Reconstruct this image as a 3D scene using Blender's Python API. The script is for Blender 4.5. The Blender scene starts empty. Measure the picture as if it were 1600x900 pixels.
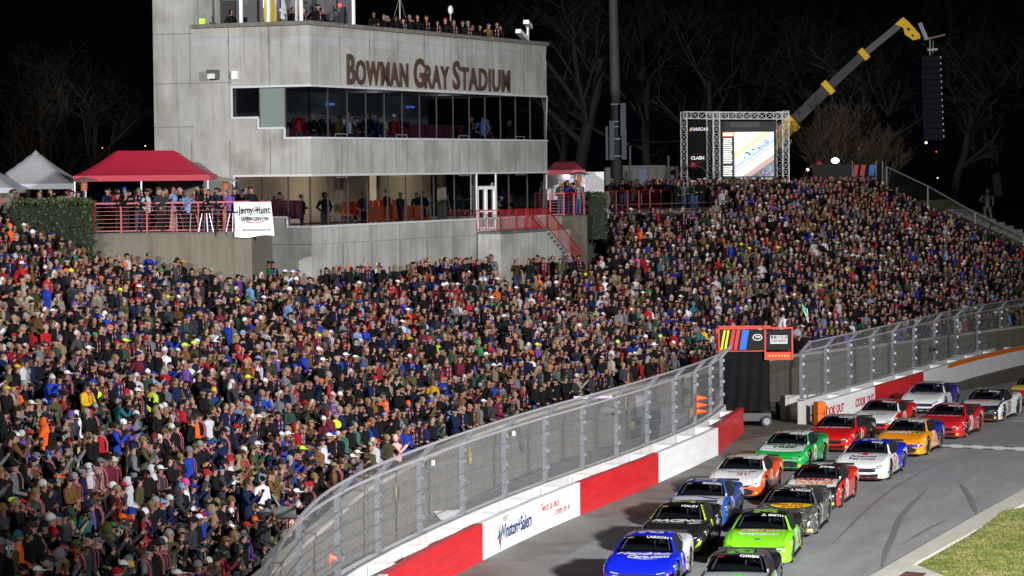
import bpy, bmesh, math, random
import numpy as np
from mathutils import Vector, Matrix, Euler
from mathutils.bvhtree import BVHTree
R_ = math.radians
random.seed(11)
scn = bpy.context.scene
COL = scn.collection

# ---------------------------------------------------------------- camera
CAM_H = 11.3
cam_d = bpy.data.cameras.new('camera'); cam = bpy.data.objects.new('camera', cam_d); COL.objects.link(cam)
cam_d.sensor_width = 36.0; cam_d.lens = 36.0*4500/1600
cam_d.clip_start = 0.5; cam_d.clip_end = 2000
CAM_M = Matrix.Translation((0, 0, CAM_H)) @ (Matrix.Rotation(R_(90)-math.atan(186/4500), 4, 'X') @ Matrix.Rotation(-0.010, 4, 'Z'))
cam.matrix_world = CAM_M
scn.camera = cam

# ---------------------------------------------------------------- world, night sky
world = bpy.data.worlds.new('World'); scn.world = world; world.use_nodes = True
wn = world.node_tree; bg = wn.nodes['Background']
bg.inputs['Color'].default_value = (0.10, 0.13, 0.22, 1); bg.inputs['Strength'].default_value = 0.006
scn.view_settings.view_transform = 'Standard'; scn.view_settings.look = 'None'
scn.view_settings.exposure = 0.0; scn.view_settings.gamma = 1.0; scn.view_settings.use_curve_mapping = False

# ---------------------------------------------------------------- stadium floodlight towers and one added press box spot (all stand outside the frame)
def flood(loc, aim, power, cone, size, col, blend=.5):
    l = bpy.data.lights.new('floodlight', 'SPOT'); l.energy = power; l.spot_size = R_(cone); l.spot_blend = blend
    l.shadow_soft_size = size; l.color = col
    o = bpy.data.objects.new('floodlight', l); COL.objects.link(o); o.location = loc
    o.rotation_euler = (Vector(aim)-Vector(loc)).to_track_quat('-Z', 'Y').to_euler()
    return o
flood((-60, -60, 45), (2, 106, 0), 0.22e6, 40, 2.0, (1.0, 0.985, 0.97))
flood((-62, -60, 45), (-9, 127, 15.5), 1.05e6, 13, 1.0, (1.0, 0.99, 0.97))  # added narrow spot, only brightens the press box side face, not a known tower
flood((48, 32, 28), (8, 96, 0), 0.57e6, 70, 2.0, (0.98, 0.98, 1.0), 1.0)
flood((88, 96, 30), (14, 116, 0), 0.06e6, 40, 2.0, (0.98, 0.98, 1.0))

# ---------------------------------------------------------------- helpers
def ray(px, py):
    x = (px-800)/4500.0; y = (450-py)/4500.0
    return (CAM_M.to_3x3() @ Vector((x, y, -1.0)))
def at_z(px, py, z):
    d = ray(px, py); t = (z-CAM_H)/d.z
    return Vector((d.x*t, d.y*t, z))
def at_y(px, py, Y):
    d = ray(px, py); t = Y/d.y
    return Vector((d.x*t, Y, CAM_H+d.z*t))
CAM_I = CAM_M.inverted()
def proj(p):
    q = CAM_I @ Vector(p)
    return 800+4500*q.x/(-q.z), 450-4500*q.y/(-q.z), -q.z

MAT = {}
def mat(name, col, rough=0.7, metal=0.0, noise=0.0, nscale=4.0, bump=0.0, emit=None, estr=0.0, coat=0.0, stretch=None, col2=None, spec=None):
    if name in MAT: return MAT[name]
    m = bpy.data.materials.new(name); m.use_nodes = True; nt = m.node_tree; p = nt.nodes['Principled BSDF']
    p.inputs['Base Color'].default_value = (*col, 1); p.inputs['Roughness'].default_value = rough
    p.inputs['Metallic'].default_value = metal
    if spec is not None: p.inputs['Specular IOR Level'].default_value = spec
    if coat: p.inputs['Coat Weight'].default_value = coat; p.inputs['Coat Roughness'].default_value = 0.06
    if emit: p.inputs['Emission Color'].default_value = (*emit, 1); p.inputs['Emission Strength'].default_value = estr
    if noise or bump or col2:
        tc = nt.nodes.new('ShaderNodeTexCoord'); mp = nt.nodes.new('ShaderNodeMapping')
        nt.links.new(tc.outputs['Object'], mp.inputs['Vector'])
        if stretch: mp.inputs['Scale'].default_value = stretch
        n = nt.nodes.new('ShaderNodeTexNoise'); n.inputs['Scale'].default_value = nscale; n.inputs['Detail'].default_value = 6
        n.inputs['Roughness'].default_value = 0.65
        nt.links.new(mp.outputs['Vector'], n.inputs['Vector'])
        mx = nt.nodes.new('ShaderNodeMix'); mx.data_type = 'RGBA'
        cr = nt.nodes.new('ShaderNodeMapRange'); cr.inputs['From Min'].default_value = 0.3; cr.inputs['From Max'].default_value = 0.7
        nt.links.new(n.outputs['Fac'], cr.inputs['Value']); nt.links.new(cr.outputs['Result'], mx.inputs['Factor'])
        c2 = col2 if col2 else tuple(min(1, c*(1+noise)) for c in col)
        c1 = col if col2 else tuple(c*(1-noise) for c in col)
        mx.inputs['A'].default_value = (*c1, 1); mx.inputs['B'].default_value = (*c2, 1)
        nt.links.new(mx.outputs['Result'], p.inputs['Base Color'])
        if bump:
            b = nt.nodes.new('ShaderNodeBump'); b.inputs['Strength'].default_value = bump; b.inputs['Distance'].default_value = 0.02
            nt.links.new(n.outputs['Fac'], b.inputs['Height']); nt.links.new(b.outputs['Normal'], p.inputs['Normal'])
    MAT[name] = m
    return m

class MB:
    def __init__(s): s.v = []; s.f = []; s.m = []; s.cur = 0
    def add(s, vs, fs):
        o = len(s.v); s.v += [tuple(v) for v in vs]; s.f += [tuple(i+o for i in f) for f in fs]; s.m += [s.cur]*len(fs); return s
    def box(s, c, d, M=None):
        x, y, z = c; a, b, h = d[0]/2, d[1]/2, d[2]/2
        vs = [Vector((x+i*a, y+j*b, z+k*h)) for i in (-1, 1) for j in (-1, 1) for k in (-1, 1)]
        if M is not None: vs = [M @ v for v in vs]
        return s.add(vs, [(0, 1, 3, 2), (4, 6, 7, 5), (0, 4, 5, 1), (2, 3, 7, 6), (0, 2, 6, 4), (1, 5, 7, 3)])
    def bar(s, p, q, w, h=None, up=(0, 0, 1)):
        p = Vector(p); q = Vector(q); h = h or w; d = (q-p); L = d.length
        if L < 1e-6: return s
        d /= L; u = Vector(up)
        if abs(d.dot(u)) > .98: u = Vector((1, 0, 0))
        r = d.cross(u).normalized(); u = r.cross(d)
        vs = [b+r*i*w/2+u*j*h/2 for b in (p, q) for i, j in ((-1, -1), (1, -1), (1, 1), (-1, 1))]
        return s.add(vs, [(0, 1, 2, 3), (7, 6, 5, 4), (0, 4, 5, 1), (1, 5, 6, 2), (2, 6, 7, 3), (3, 7, 4, 0)])
    def tube(s, pts, rs, n=8, cap=True):
        pts = [Vector(p) for p in pts]
        if not hasattr(rs, '__len__'): rs = [rs]*len(pts)
        vs = []; fs = []; prev = None
        for i, p in enumerate(pts):
            d = (pts[min(i+1, len(pts)-1)]-pts[max(i-1, 0)])
            d = d.normalized() if d.length > 1e-9 else Vector((0, 0, 1))
            if prev is None:
                u = Vector((0, 0, 1)) if abs(d.z) < .9 else Vector((1, 0, 0)); a = d.cross(u).normalized()
            else: a = (prev-d*prev.dot(d)).normalized()
            prev = a; b = d.cross(a); r = rs[i]
            rx, ry = r if hasattr(r, '__len__') else (r, r)
            for k in range(n):
                t = 2*math.pi*k/n; vs.append(p+a*math.cos(t)*rx+b*math.sin(t)*ry)
        for i in range(len(pts)-1):
            for k in range(n):
                k2 = (k+1) % n; fs.append((i*n+k, i*n+k2, (i+1)*n+k2, (i+1)*n+k))
        if cap: fs.append(tuple(range(n-1, -1, -1))); fs.append(tuple((len(pts)-1)*n+k for k in range(n)))
        return s.add(vs, fs)
    def ell(s, c, r, nu=10, nv=7, z0=-1, z1=1, M=None):
        vs = []; fs = []
        for j in range(nv+1):
            zz = z0+(z1-z0)*j/nv; zz = math.sin(math.asin(z0)+(math.asin(z1)-math.asin(z0))*j/nv); rr = math.sqrt(max(0.0, 1-zz*zz))
            for i in range(nu):
                t = 2*math.pi*i/nu; v = Vector((c[0]+r[0]*rr*math.cos(t), c[1]+r[1]*rr*math.sin(t), c[2]+r[2]*zz))
                vs.append(M @ v if M is not None else v)
        for j in range(nv):
            for i in range(nu):
                i2 = (i+1) % nu; fs.append((j*nu+i, j*nu+i2, (j+1)*nu+i2, (j+1)*nu+i))
        if z0 > -1: fs.append(tuple(range(nu-1, -1, -1)))
        return s.add(vs, fs)
    def prism(s, poly, z0, z1, M=None):
        n = len(poly); vs = [Vector((p[0], p[1], z0)) for p in poly]+[Vector((p[0], p[1], z1)) for p in poly]
        if M is not None: vs = [M @ v for v in vs]
        return s.add(vs, [tuple(range(n-1, -1, -1)), tuple(range(n, 2*n))]+[(i, (i+1) % n, n+(i+1) % n, n+i) for i in range(n)])
    def grid(s, rows):
        n = len(rows[0]); vs = [v for r in rows for v in r]
        return s.add(vs, [(i*n+j, i*n+j+1, (i+1)*n+j+1, (i+1)*n+j) for i in range(len(rows)-1) for j in range(n-1)])
    def slot(s, i): s.cur = i; return s
    def mesh(s, name, mats, smooth=None):
        me = bpy.data.meshes.new(name); me.from_pydata(s.v, [], s.f)
        if not isinstance(mats, (list, tuple)): mats = [mats]
        for m in mats: me.materials.append(m)
        if len(mats) > 1: me.polygons.foreach_set('material_index', s.m)
        me.update()
        if smooth is not None:
            me.polygons.foreach_set('use_smooth', [True]*len(me.polygons)); me.set_sharp_from_angle(angle=R_(smooth))
        return me
    def build(s, name, mats, parent=None, smooth=None):
        o = bpy.data.objects.new(name, s.mesh(name, mats, smooth)); COL.objects.link(o)
        if parent is not None: o.parent = parent
        return o
def tag(o, label=None, cat=None, group=None, kind=None):
    if label: o['label'] = label
    if cat: o['category'] = cat
    if group: o['group'] = group
    if kind: o['kind'] = kind
    return o
def empty(name, loc=(0, 0, 0), rz=0.0, label=None, cat=None, group=None):
    o = bpy.data.objects.new(name, None); COL.objects.link(o); o.location = loc; o.rotation_euler = (0, 0, rz); o.empty_display_size = .3
    return tag(o, label, cat, group)
def copy_tree(o, parent=None):
    c = o.copy(); COL.objects.link(c)
    if parent is not None: c.parent = parent
    for ch in o.children: copy_tree(ch, c)
    return c
def offset_poly(pts, d):
    out = []
    for i, p in enumerate(pts):
        a = Vector(pts[max(i-1, 0)][:2]); b = Vector(pts[min(i+1, len(pts)-1)][:2]); t = (b-a).normalized()
        out.append(Vector((p[0]+t.y*d, p[1]-t.x*d)))      # +d is to the right of travel = towards the track
    return out
def catmull(P, n):
    out = []
    P = [Vector(p) for p in P]
    for i in range(len(P)-1):
        p0 = P[i-1] if i > 0 else P[0]*2-P[1]; p1 = P[i]; p2 = P[i+1]; p3 = P[i+2] if i+2 < len(P) else P[-1]*2-P[-2]
        for k in range(n):
            t = k/n
            out.append(.5*((2*p1)+(p2-p0)*t+(2*p0-5*p1+4*p2-p3)*t*t+(3*p1-p0-3*p2+p3)*t**3))
    out.append(P[-1]); return out
def strip_wall(pts, d0, d1, z0, z1, mb=None):
    a = offset_poly(pts, d0); b = offset_poly(pts, d1); mb = mb or MB(); n = len(pts)
    vs = []
    for i in range(n):
        for q, z in ((a[i], z0), (b[i], z0), (b[i], z1), (a[i], z1)): vs.append(Vector((q.x, q.y, z)))
    fs = []
    for i in range(n-1):
        for k in range(4): k2 = (k+1) % 4; fs.append((i*4+k, (i+1)*4+k, (i+1)*4+k2, i*4+k2))
    fs += [(0, 1, 2, 3), (4*n-1, 4*n-2, 4*n-3, 4*n-4)]
    return mb.add(vs, fs)

def text_mesh(s, size=1.0, bold=0.02, extrude=0.0, shear=0.0, sp=1.0, sx=1.0):
    """returns (verts, faces) of lettering, left aligned at 0, centred vertically"""
    cu = bpy.data.curves.new('t', 'FONT'); cu.body = s; cu.size = size; cu.offset = bold*size; cu.extrude = extrude
    cu.shear = shear; cu.space_character = sp; cu.resolution_u = 3; cu.align_x = 'CENTER'; cu.align_y = 'CENTER'
    o = bpy.data.objects.new('t', cu); me = o.to_mesh()
    v = [Vector((p.co.x*sx, p.co.y, p.co.z)) for p in me.vertices]; f = [tuple(p.vertices) for p in me.polygons]
    o.to_mesh_clear(); bpy.data.objects.remove(o); bpy.data.curves.remove(cu)
    return v, f
def put_text(mb, s, origin, udir, vdir, size, **k):
    v, f = text_mesh(s, size, **k); u = Vector(udir).normalized(); w = Vector(vdir).normalized(); n = u.cross(w)
    return mb.add([Vector(origin)+u*p.x+w*p.y+n*p.z for p in v], f)

# ---------------------------------------------------------------- shared materials
def ramp_noise_mat(name, c1, c2, sc1, sc2, rough=.85, bump=.3, stretch=(1, 1, 1), c3=None, s3=0.15, bdist=.02, rot=0):
    m = bpy.data.materials.new(name); m.use_nodes = True; nt = m.node_tree; p = nt.nodes['Principled BSDF']; p.inputs['Roughness'].default_value = rough
    tc = nt.nodes.new('ShaderNodeTexCoord'); mp = nt.nodes.new('ShaderNodeMapping'); mp.inputs['Scale'].default_value = stretch
    if rot:
        mr_ = nt.nodes.new('ShaderNodeMapping'); mr_.inputs['Rotation'].default_value = (0, 0, rot); nt.links.new(tc.outputs['Object'], mr_.inputs['Vector']); nt.links.new(mr_.outputs[0], mp.inputs['Vector'])
    else: nt.links.new(tc.outputs['Object'], mp.inputs['Vector'])
    n1 = nt.nodes.new('ShaderNodeTexNoise'); n1.inputs['Scale'].default_value = sc1; n1.inputs['Detail'].default_value = 8; n1.inputs['Roughness'].default_value = .7
    n2 = nt.nodes.new('ShaderNodeTexNoise'); n2.inputs['Scale'].default_value = sc2; n2.inputs['Detail'].default_value = 5
    nt.links.new(mp.outputs[0], n1.inputs['Vector']); nt.links.new(mp.outputs[0], n2.inputs['Vector'])
    add = nt.nodes.new('ShaderNodeMath'); add.operation = 'ADD'; nt.links.new(n1.outputs['Fac'], add.inputs[0]); nt.links.new(n2.outputs['Fac'], add.inputs[1])
    mr = nt.nodes.new('ShaderNodeMapRange'); mr.inputs['From Min'].default_value = .7; mr.inputs['From Max'].default_value = 1.3; nt.links.new(add.outputs[0], mr.inputs['Value'])
    mx = nt.nodes.new('ShaderNodeMix'); mx.data_type = 'RGBA'; mx.inputs['A'].default_value = (*c1, 1); mx.inputs['B'].default_value = (*c2, 1)
    nt.links.new(mr.outputs[0], mx.inputs['Factor']); out = mx.outputs['Result']
    if c3:
        n3 = nt.nodes.new('ShaderNodeTexNoise'); n3.inputs['Scale'].default_value = s3; n3.inputs['Detail'].default_value = 3
        nt.links.new(tc.outputs['Object'], n3.inputs['Vector'])
        m3 = nt.nodes.new('ShaderNodeMapRange'); m3.inputs['From Min'].default_value = .5; m3.inputs['From Max'].default_value = .68; nt.links.new(n3.outputs['Fac'], m3.inputs['Value'])
        x3 = nt.nodes.new('ShaderNodeMix'); x3.data_type = 'RGBA'; nt.links.new(out, x3.inputs['A']); x3.inputs['B'].default_value = (*c3, 1)
        nt.links.new(m3.outputs[0], x3.inputs['Factor']); out = x3.outputs['Result']
    nt.links.new(out, p.inputs['Base Color'])
    b = nt.nodes.new('ShaderNodeBump'); b.inputs['Strength'].default_value = bump; b.inputs['Distance'].default_value = bdist
    nt.links.new(n1.outputs['Fac'], b.inputs['Height']); nt.links.new(b.outputs['Normal'], p.inputs['Normal'])
    MAT[name] = m; return m
M_asphalt = ramp_noise_mat('asphalt', (.165, .165, .172), (.265, .265, .27), 9, 1.1, .85, .25, (1, .12, 1), (.18, .18, .187), .12, rot=.35)
M_apron = ramp_noise_mat('apron_concrete', (.14, .132, .12), (.24, .228, .205), 9, .6, .85, .3, (1, .5, 1), (.12, .11, .10), .4)
M_gravel = ramp_noise_mat('gravel', (.04, .035, .025), (.19, .165, .12), 7, 1.2, .95, 1.0, (1, 1, 1), (.09, .085, .05), .5, .06)
M_kerb = ramp_noise_mat('kerb_concrete', (.36, .34, .28), (.50, .47, .40), 8, 1.0, .85, .3, (1, 1, 1))
M_grass = ramp_noise_mat('grass', (.10, .14, .018), (.26, .27, .06), 16, 1.2, .95, .5, (1, 1, 1), (.30, .26, .10), .9, .05)
M_conc = ramp_noise_mat('concrete_wall', (.26, .25, .22), (.38, .365, .33), 2.2, .8, .88, .25, (6, 6, .35), (.22, .21, .19), .5)
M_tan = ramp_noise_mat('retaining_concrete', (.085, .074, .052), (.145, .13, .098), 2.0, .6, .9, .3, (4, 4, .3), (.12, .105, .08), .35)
M_step = ramp_noise_mat('step_concrete', (.06, .058, .052), (.11, .105, .095), 3, .8, .9, .2)
M_barrier = ramp_noise_mat('barrier_concrete', (.45, .44, .42), (.62, .61, .59), 3, .7, .8, .2, (3, 3, 1))
M_white = mat('white_paint', (.74, .74, .735), .5, noise=.09, nscale=1.4, coat=.1, stretch=(.5, .5, 3))
M_wred = mat('red_barrier_paint', (.52, .012, .018), .4, noise=.2, nscale=1.6, coat=.1, stretch=(.5, .5, 3))
M_orange = mat('orange_paint', (.75, .14, .01), .5)
M_galv = mat('galvanised_steel', (.27, .29, .32), .42, .55, noise=.18, nscale=8)
M_red = mat('red_rail_paint', (.27, .010, .014), .45, noise=.1, nscale=5)
M_black = mat('black_plastic', (.008, .008, .009), .8, spec=.15)
M_dark = mat('dark_steel', (.03, .03, .032), .5, .3)
M_foam = mat('white_foam', (.80, .80, .79), .7, noise=.05, nscale=4)
# ================================================================ GROUND AND TRACK
def flat(name, poly, z, m, kind='structure', label=None, cat=None):
    mb = MB(); mb.add([(p[0], p[1], z) for p in poly], [tuple(range(len(poly)))])
    o = mb.build(name, m); tag(o, label, cat, None, kind); return o
tag(flat('terrain', [(-600, -200), (600, -200), (600, 900), (-600, 900)], -0.05, mat('night_ground', (.02, .025, .015), .95, noise=.3, nscale=.3)), 'dark ground reaching to the horizon', 'ground')
tag(flat('track_asphalt', [(-14, 10), (120, 10), (120, 260), (10, 260), (4, 120), (-10, 80)], -0.012, M_asphalt), 'worn grey asphalt racing surface under the cars', 'road')

# fence line (catch fence posts), measured from the post feet and tops
FL = [(-4.5, 42), (-5.0, 51)]
for px, py in ((392, 860), (464, 801), (520, 769), (585, 741), (652, 717), (718, 692), (785, 670), (852, 650), (910, 635), (964, 620), (1011, 605), (1055, 590), (1092, 579), (1112, 569), (1127, 556)):
    p = at_z(px, py, 3.2); FL.append((p.x, p.y))
FR = []
for px, py in ((1252, 549), (1290, 541), (1327, 532), (1361, 525), (1395, 517), (1427, 509), (1460, 500.5), (1491, 494), (1525.5, 487.6), (1562, 482), (1598, 476)):
    p = at_z(px, py, 3.2); FR.append((p.x, p.y))
def smooth_pts(P, it=3):
    P = [Vector(p) for p in P]
    for _ in range(it): P = [P[0]]+[(P[i-1]+P[i]*2+P[i+1])/4 for i in range(1, len(P)-1)]+[P[-1]]
    return P
FL = smooth_pts(FL, 2); FR = smooth_pts(FR, 2)
d_ = (FR[-1]-FR[-4]).normalized()
FRX = FR + [FR[-1]+Matrix.Rotation(-R_(3*k), 2) @ d_*4.0*k for k in range(1, 8)]
FLd = catmull(FL, 6); FRd = catmull(FRX, 6)

# apron strip of lighter concrete along the wall, and the crossover gap between the two walls
mb = MB(); a = offset_poly(FLd, -6); b = offset_poly(FLd, 3.3)
mb.grid([[Vector((q.x, q.y, -.008)), Vector((r.x, r.y, -.008))] for q, r in zip(b, a)])
tag(mb.build('apron', M_apron), 'pale concrete strip at the foot of the barrier', 'ground', None, 'structure')
tag(flat('crossover_apron', [(6, 116), (11.4, 121.3), (13.5, 126.5), (12, 140), (2, 128)], -.004, ramp_noise_mat('brown_concrete', (.12, .09, .075), (.22, .18, .15), 5, .8, .85, .3)), 'brownish concrete ground in the gap between the barriers', 'ground', None, 'structure')
# gravel trench between fence and retaining wall
mb = MB(); W0 = [(-8.4, 36), (-5.9, 66), (-5.1, 76), (-4.2, 85.5), (-.9, 102.7), (4.9, 121), (12.5, 138.5), (20, 150), (29.1, 164), (40, 179)]
T0 = [(-34, 36), (-31.9, 68), (-31, 81), (-29.5, 92), (-25.5, 111), (-19, 131), (-8, 152.5), (4.5, 164.5), (13.5, 175), (24.7, 191)]
NSUB = 10
Wd = catmull([Vector(p) for p in W0], NSUB); Td = catmull([Vector(p) for p in T0], NSUB)
g_in = offset_poly(FLd, -.3)
poly = [tuple(p) for p in Wd if p.y > 60][::6]
tag(flat('gravel_strip', [(-9, 40), (-6.2, 60)]+[(p[0]-.5, p[1]) for p in poly]+[(45, 170), (36, 165), (22, 143), (13, 124), (9, 118), (-1, 88), (-4.6, 70), (-7, 45)], 0.0, M_gravel), 'gravel and weeds between the catch fence and the stand wall', 'gravel', None, 'structure')
tag(flat('concrete_pad', [tuple(at_z(x, y, 0)[:2]) for x, y in ((925, 690), (1080, 636), (1130, 645), (1010, 690))], .006, M_apron), 'small concrete pad behind the catch fence', 'ground', None, 'structure')

# infield kerb strip and grass
k_out = [at_z(x, y, 0) for x, y in ((1290, 942), (1368, 900), (1440, 858), (1520, 812), (1600, 768), (1760, 700))]
k_in = [at_z(x, y, 0) for x, y in ((1400, 960), (1480, 912), (1434, 884), (1500, 846), (1580, 795), (1780, 790))]
k_in2 = [at_z(x, y, 0) for x, y in ((1340, 960), (1400, 912), (1432, 884), (1520, 835), (1605, 788), (1770, 715))]
mb = MB()
for lift, A, B in ((.10, k_out, k_in2),):
    vs = []
    for p, q in zip(A, B): vs += [Vector((p.x, p.y, -.05)), Vector((p.x, p.y, lift)), Vector((q.x, q.y, lift)), Vector((q.x, q.y, -.05))]
    for i in range(len(A)-1):
        pass
    n = len(A); fs = []
    for i in range(n-1):
        for k in range(3): fs.append((i*4+k, i*4+k+1, (i+1)*4+k+1, (i+1)*4+k))
    mb.add(vs, fs)
tag(mb.build('kerb', M_kerb), 'pale concrete kerb between the track and the infield grass', 'kerb', None, 'structure')
g = [at_z(x, y, 0.10) for x, y in ((1490, 905), (1434, 883), (1520, 834.5), (1568, 798), (1606, 792), (1800, 775), (1900, 1100), (1500, 1100))]
tag(flat('grass_ground', [p[:2] for p in g], .106, M_grass), 'worn infield lawn beside the kerb', 'grass', None, 'structure')
g2 = [at_z(x, y, 0.10) for x, y in ((1368, 901), (1434, 882), (1492, 906), (1440, 960), (1290, 960))]
tag(flat('concrete_apron', [p[:2] for p in g2], .103, M_kerb), 'concrete pad at the corner of the grass', 'ground', None, 'structure')
g3 = [at_z(x, y, 0.10) for x, y in ((1416, 893), (1448, 896), (1440, 903), (1402, 902))]
tag(flat('drain_cover', [p[:2] for p in g3], .109, mat('rust', (.10, .035, .025), .8, noise=.3)), 'rusty drain cover set in the concrete pad', 'drain cover', None, None)
# real grass blades
mb = MB(); random.seed(3)
gp = [Vector(p[:2]) for p in g]
for _ in range(9000):
    p = at_z(random.uniform(1436, 1606), random.uniform(792, 905), .106); x, y, _z = p
    # inside test
    ins = False; j = len(gp)-1
    for i in range(len(gp)):
        if (gp[i].y > y) != (gp[j].y > y) and x < (gp[j].x-gp[i].x)*(y-gp[i].y)/(gp[j].y-gp[i].y)+gp[i].x: ins = not ins
        j = i
    if not ins: continue
    a = random.uniform(0, 6.28); h = random.uniform(.02, .05); w = .012
    dx, dy = math.cos(a), math.sin(a)
    for s_ in range(2):
        ox, oy = random.uniform(-.05, .05), random.uniform(-.05, .05)
        mb.add([(x+ox-dx*w, y+oy-dy*w, .106), (x+ox+dx*w, y+oy+dy*w, .106), (x+ox+dy*.03, y+oy-dx*.03, .106+h)], [(0, 1, 2)])
tag(mb.build('grass', M_grass), 'short green and yellow grass blades of the infield', 'grass', None, 'stuff')

# start/finish line: chequered band, and second white line further up the track
def line_band(name, A, B, w, m, label, chk=False):
    A = Vector((A.x, A.y)); B = Vector((B.x, B.y)); d = (B-A).normalized(); n = Vector((-d.y, d.x)); mb = MB()
    mb.add([(*(A-n*w/2), -.004), (*(B-n*w/2), -.004), (*(B+n*w/2), -.004), (*(A+n*w/2), -.004)], [(0, 1, 2, 3)])
    o = mb.build(name, m)
    tag(o, label, 'road marking')
    if chk:
        mb = MB(); L = (B-A).length; k = 0; s = .45
        while k*s < L:
            for r, sgn in ((0, 1), (1, -1)):
                if (k+r) % 2 == 0:
                    c = A+d*(k*s+s/2)+n*sgn*(w/2-.12); mb.add([(*(c-d*s/2-n*.12), 0), (*(c+d*s/2-n*.12), 0), (*(c+d*s/2+n*.12), 0), (*(c-d*s/2+n*.12), 0)], [(0, 1, 2, 3)])
            k += 1
        mb.build('checks', M_dark, o)
    return o
M_linewhite = mat('road_paint', (.72, .72, .73), .7, noise=.2, nscale=3)
line_band('start_finish_line', at_z(1430, 694, 0), at_z(1700, 706, 0), 1.3, M_linewhite, 'white start and finish line with chequered edges across the track', True)
line_band('track_line', at_z(1500, 605, 0), at_z(1610, 609.5, 0), .5, M_linewhite, 'thin white line crossing the far end of the track')
line_band('timing_line', at_z(1583, 657, 0), at_z(1700, 666, 0), .9, mat('faded_paint', (.33, .33, .33), .8, noise=.3, nscale=4), 'faded short white painted patch behind the white and black car')
# skid marks
M_skid = mat('tyre_rubber_mark', (.125, .125, .13), .85, noise=.25, nscale=5, stretch=(3, .6, 1))
def skid(pts, w, label, z=-.006):
    P = catmull([Vector(at_z(x, y, 0)[:2]) for x, y in pts], 6); a = offset_poly(P, w/2); b = offset_poly(P, -w/2); mb = MB()
    n = len(P)
    for i in range(n):
        t = min(1, 4*min(i, n-1-i)/n+.15); m_ = (a[i]+b[i])/2; a[i] = m_+(a[i]-m_)*t; b[i] = m_+(b[i]-m_)*t
    mb.grid([[Vector((q.x, q.y, z)), Vector((r.x, r.y, z))] for q, r in zip(a, b)])
    tag(mb.build('skid_mark', M_skid), label, 'skid mark', 'tyre marks on the track')
skid([(1378, 888), (1385, 860), (1396, 835), (1406, 810), (1422, 790), (1450, 762)], .2, 'dark curved tyre mark running towards the camera beside the kerb')
skid([(1527, 805), (1519, 785), (1510, 768), (1500, 755)], .2, 'short dark tyre mark ending at the kerb')
skid([(1410, 850), (1450, 826), (1480, 812)], .12, 'thin straight tyre mark near the kerb')
skid([(760, 900), (860, 868), (950, 832), (1010, 800)], .35, 'long faint tyre mark beside the barrier', -.009)
skid([(1300, 850), (1350, 800), (1400, 760), (1470, 720)], .12, 'faint tyre mark along the middle of the track', -.009)

# ================================================================ BARRIERS
SAFER_OFF = 1.15
SL = offset_poly(FLd, SAFER_OFF)
SL = [p for p in SL]
# the last metres flare away from the track to the gate
endL = at_z(1122, 711, 0); endG = at_z(1162, 676, 0)
SL = [p for p in SL if p.y < endL.y-1.5]+[Vector(endL[:2]), (Vector(endL[:2])+Vector(endG[:2]))/2+Vector((-.05, .1)), Vector(endG[:2])]
SR = offset_poly(FRd, SAFER_OFF)
SR[0] = SR[0]
def px_of(p, z=1.07): return proj((p[0], p[1], z))[0]
def seg_between(P, x0, x1):
    out = []
    for i in range(len(P)-1):
        a, b = P[i], P[i+1]; xa, xb = px_of(a), px_of(b)
        if xa <= x0 < xb: t = (x0-xa)/(xb-xa); out.append(a+(b-a)*t)
        if x0 < xa < x1: pass
        if x0 <= xb < x1 or (xb == x1): out.append(b)
        if xa < x1 <= xb: t = (x1-xa)/(xb-xa); out.append(a+(b-a)*t)
    o2 = []
    for p in out:
        if not o2 or (p-o2[-1]).length > .02: o2.append(p)
    return o2
def barrier_panel(P, x0, x1, m, label, stripe=False):
    S = seg_between(P, x0, x1)
    if len(S) < 2: return None
    o = empty('barrier_wall', (0, 0, 0), 0, label, 'barrier', 'energy absorbing barrier sections')
    mb = strip_wall(S, -.22, 0, -.02, 1.07); mb.build('wall_face', m, o)
    mb = MB()
    for k in range(1, 5): strip_wall(S, -.0, .003, .2*k+.03, .2*k+.038, mb)     # seams between the steel tubes
    mb.build('tube_seam', mat('seam_grey', (.56, .55, .55), .6) if m is M_white else mat('seam_red', (.40, .008, .012), .6), o)
    if stripe:
        strip_wall(S, 0.004, .012, .86, 1.075).build('stripe', M_orange, o)
        strip_wall(S[:2], 0.004, .014, -.02, .86).build('edge_stripe', M_orange, o) if False else None
    return o
B1 = barrier_panel(SL, 200, 606, M_white, 'white section of the barrier nearest the camera')
B2 = barrier_panel(SL, 606, 754, M_wred, 'red section of the barrier left of the lettered white one')
B3 = barrier_panel(SL, 754, 906, M_white, 'white barrier section lettered Visit Winston Salem')
B4 = barrier_panel(SL, 906, 1029, M_wred, 'red barrier section right of the lettered white one')
B5 = barrier_panel(SL, 1029, 1122, M_white, 'plain white barrier section between two red ones')
B6 = barrier_panel(SL, 1122, 1164, M_wred, 'red barrier section curving away at the gate')
xr0 = px_of(SR[0])
B7 = barrier_panel(SR, xr0+1, 1367, M_white, 'white barrier section lettered twice in red behind the cars')
B8 = barrier_panel(SR, 1367, 1443, M_wred, 'red barrier section behind the white and purple car')
B9 = barrier_panel(SR, 1443, 1481, M_white, 'short plain white barrier section beyond the red one')
B10 = barrier_panel(SR, 1481, 1780, M_white, 'long white barrier section with an orange stripe along its top', True)
def wall_frame(P, px):
    for i in range(len(P)-1):
        if px_of(P[i]) <= px < px_of(P[i+1]):
            t = (px-px_of(P[i]))/(px_of(P[i+1])-px_of(P[i])); q = P[i]+(P[i+1]-P[i])*t; d = (P[i+1]-P[i]).normalized(); return q, d
    print('NO FRAME', px, px_of(P[0]), px_of(P[-1]))
    return P[0], (P[1]-P[0]).normalized()
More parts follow.
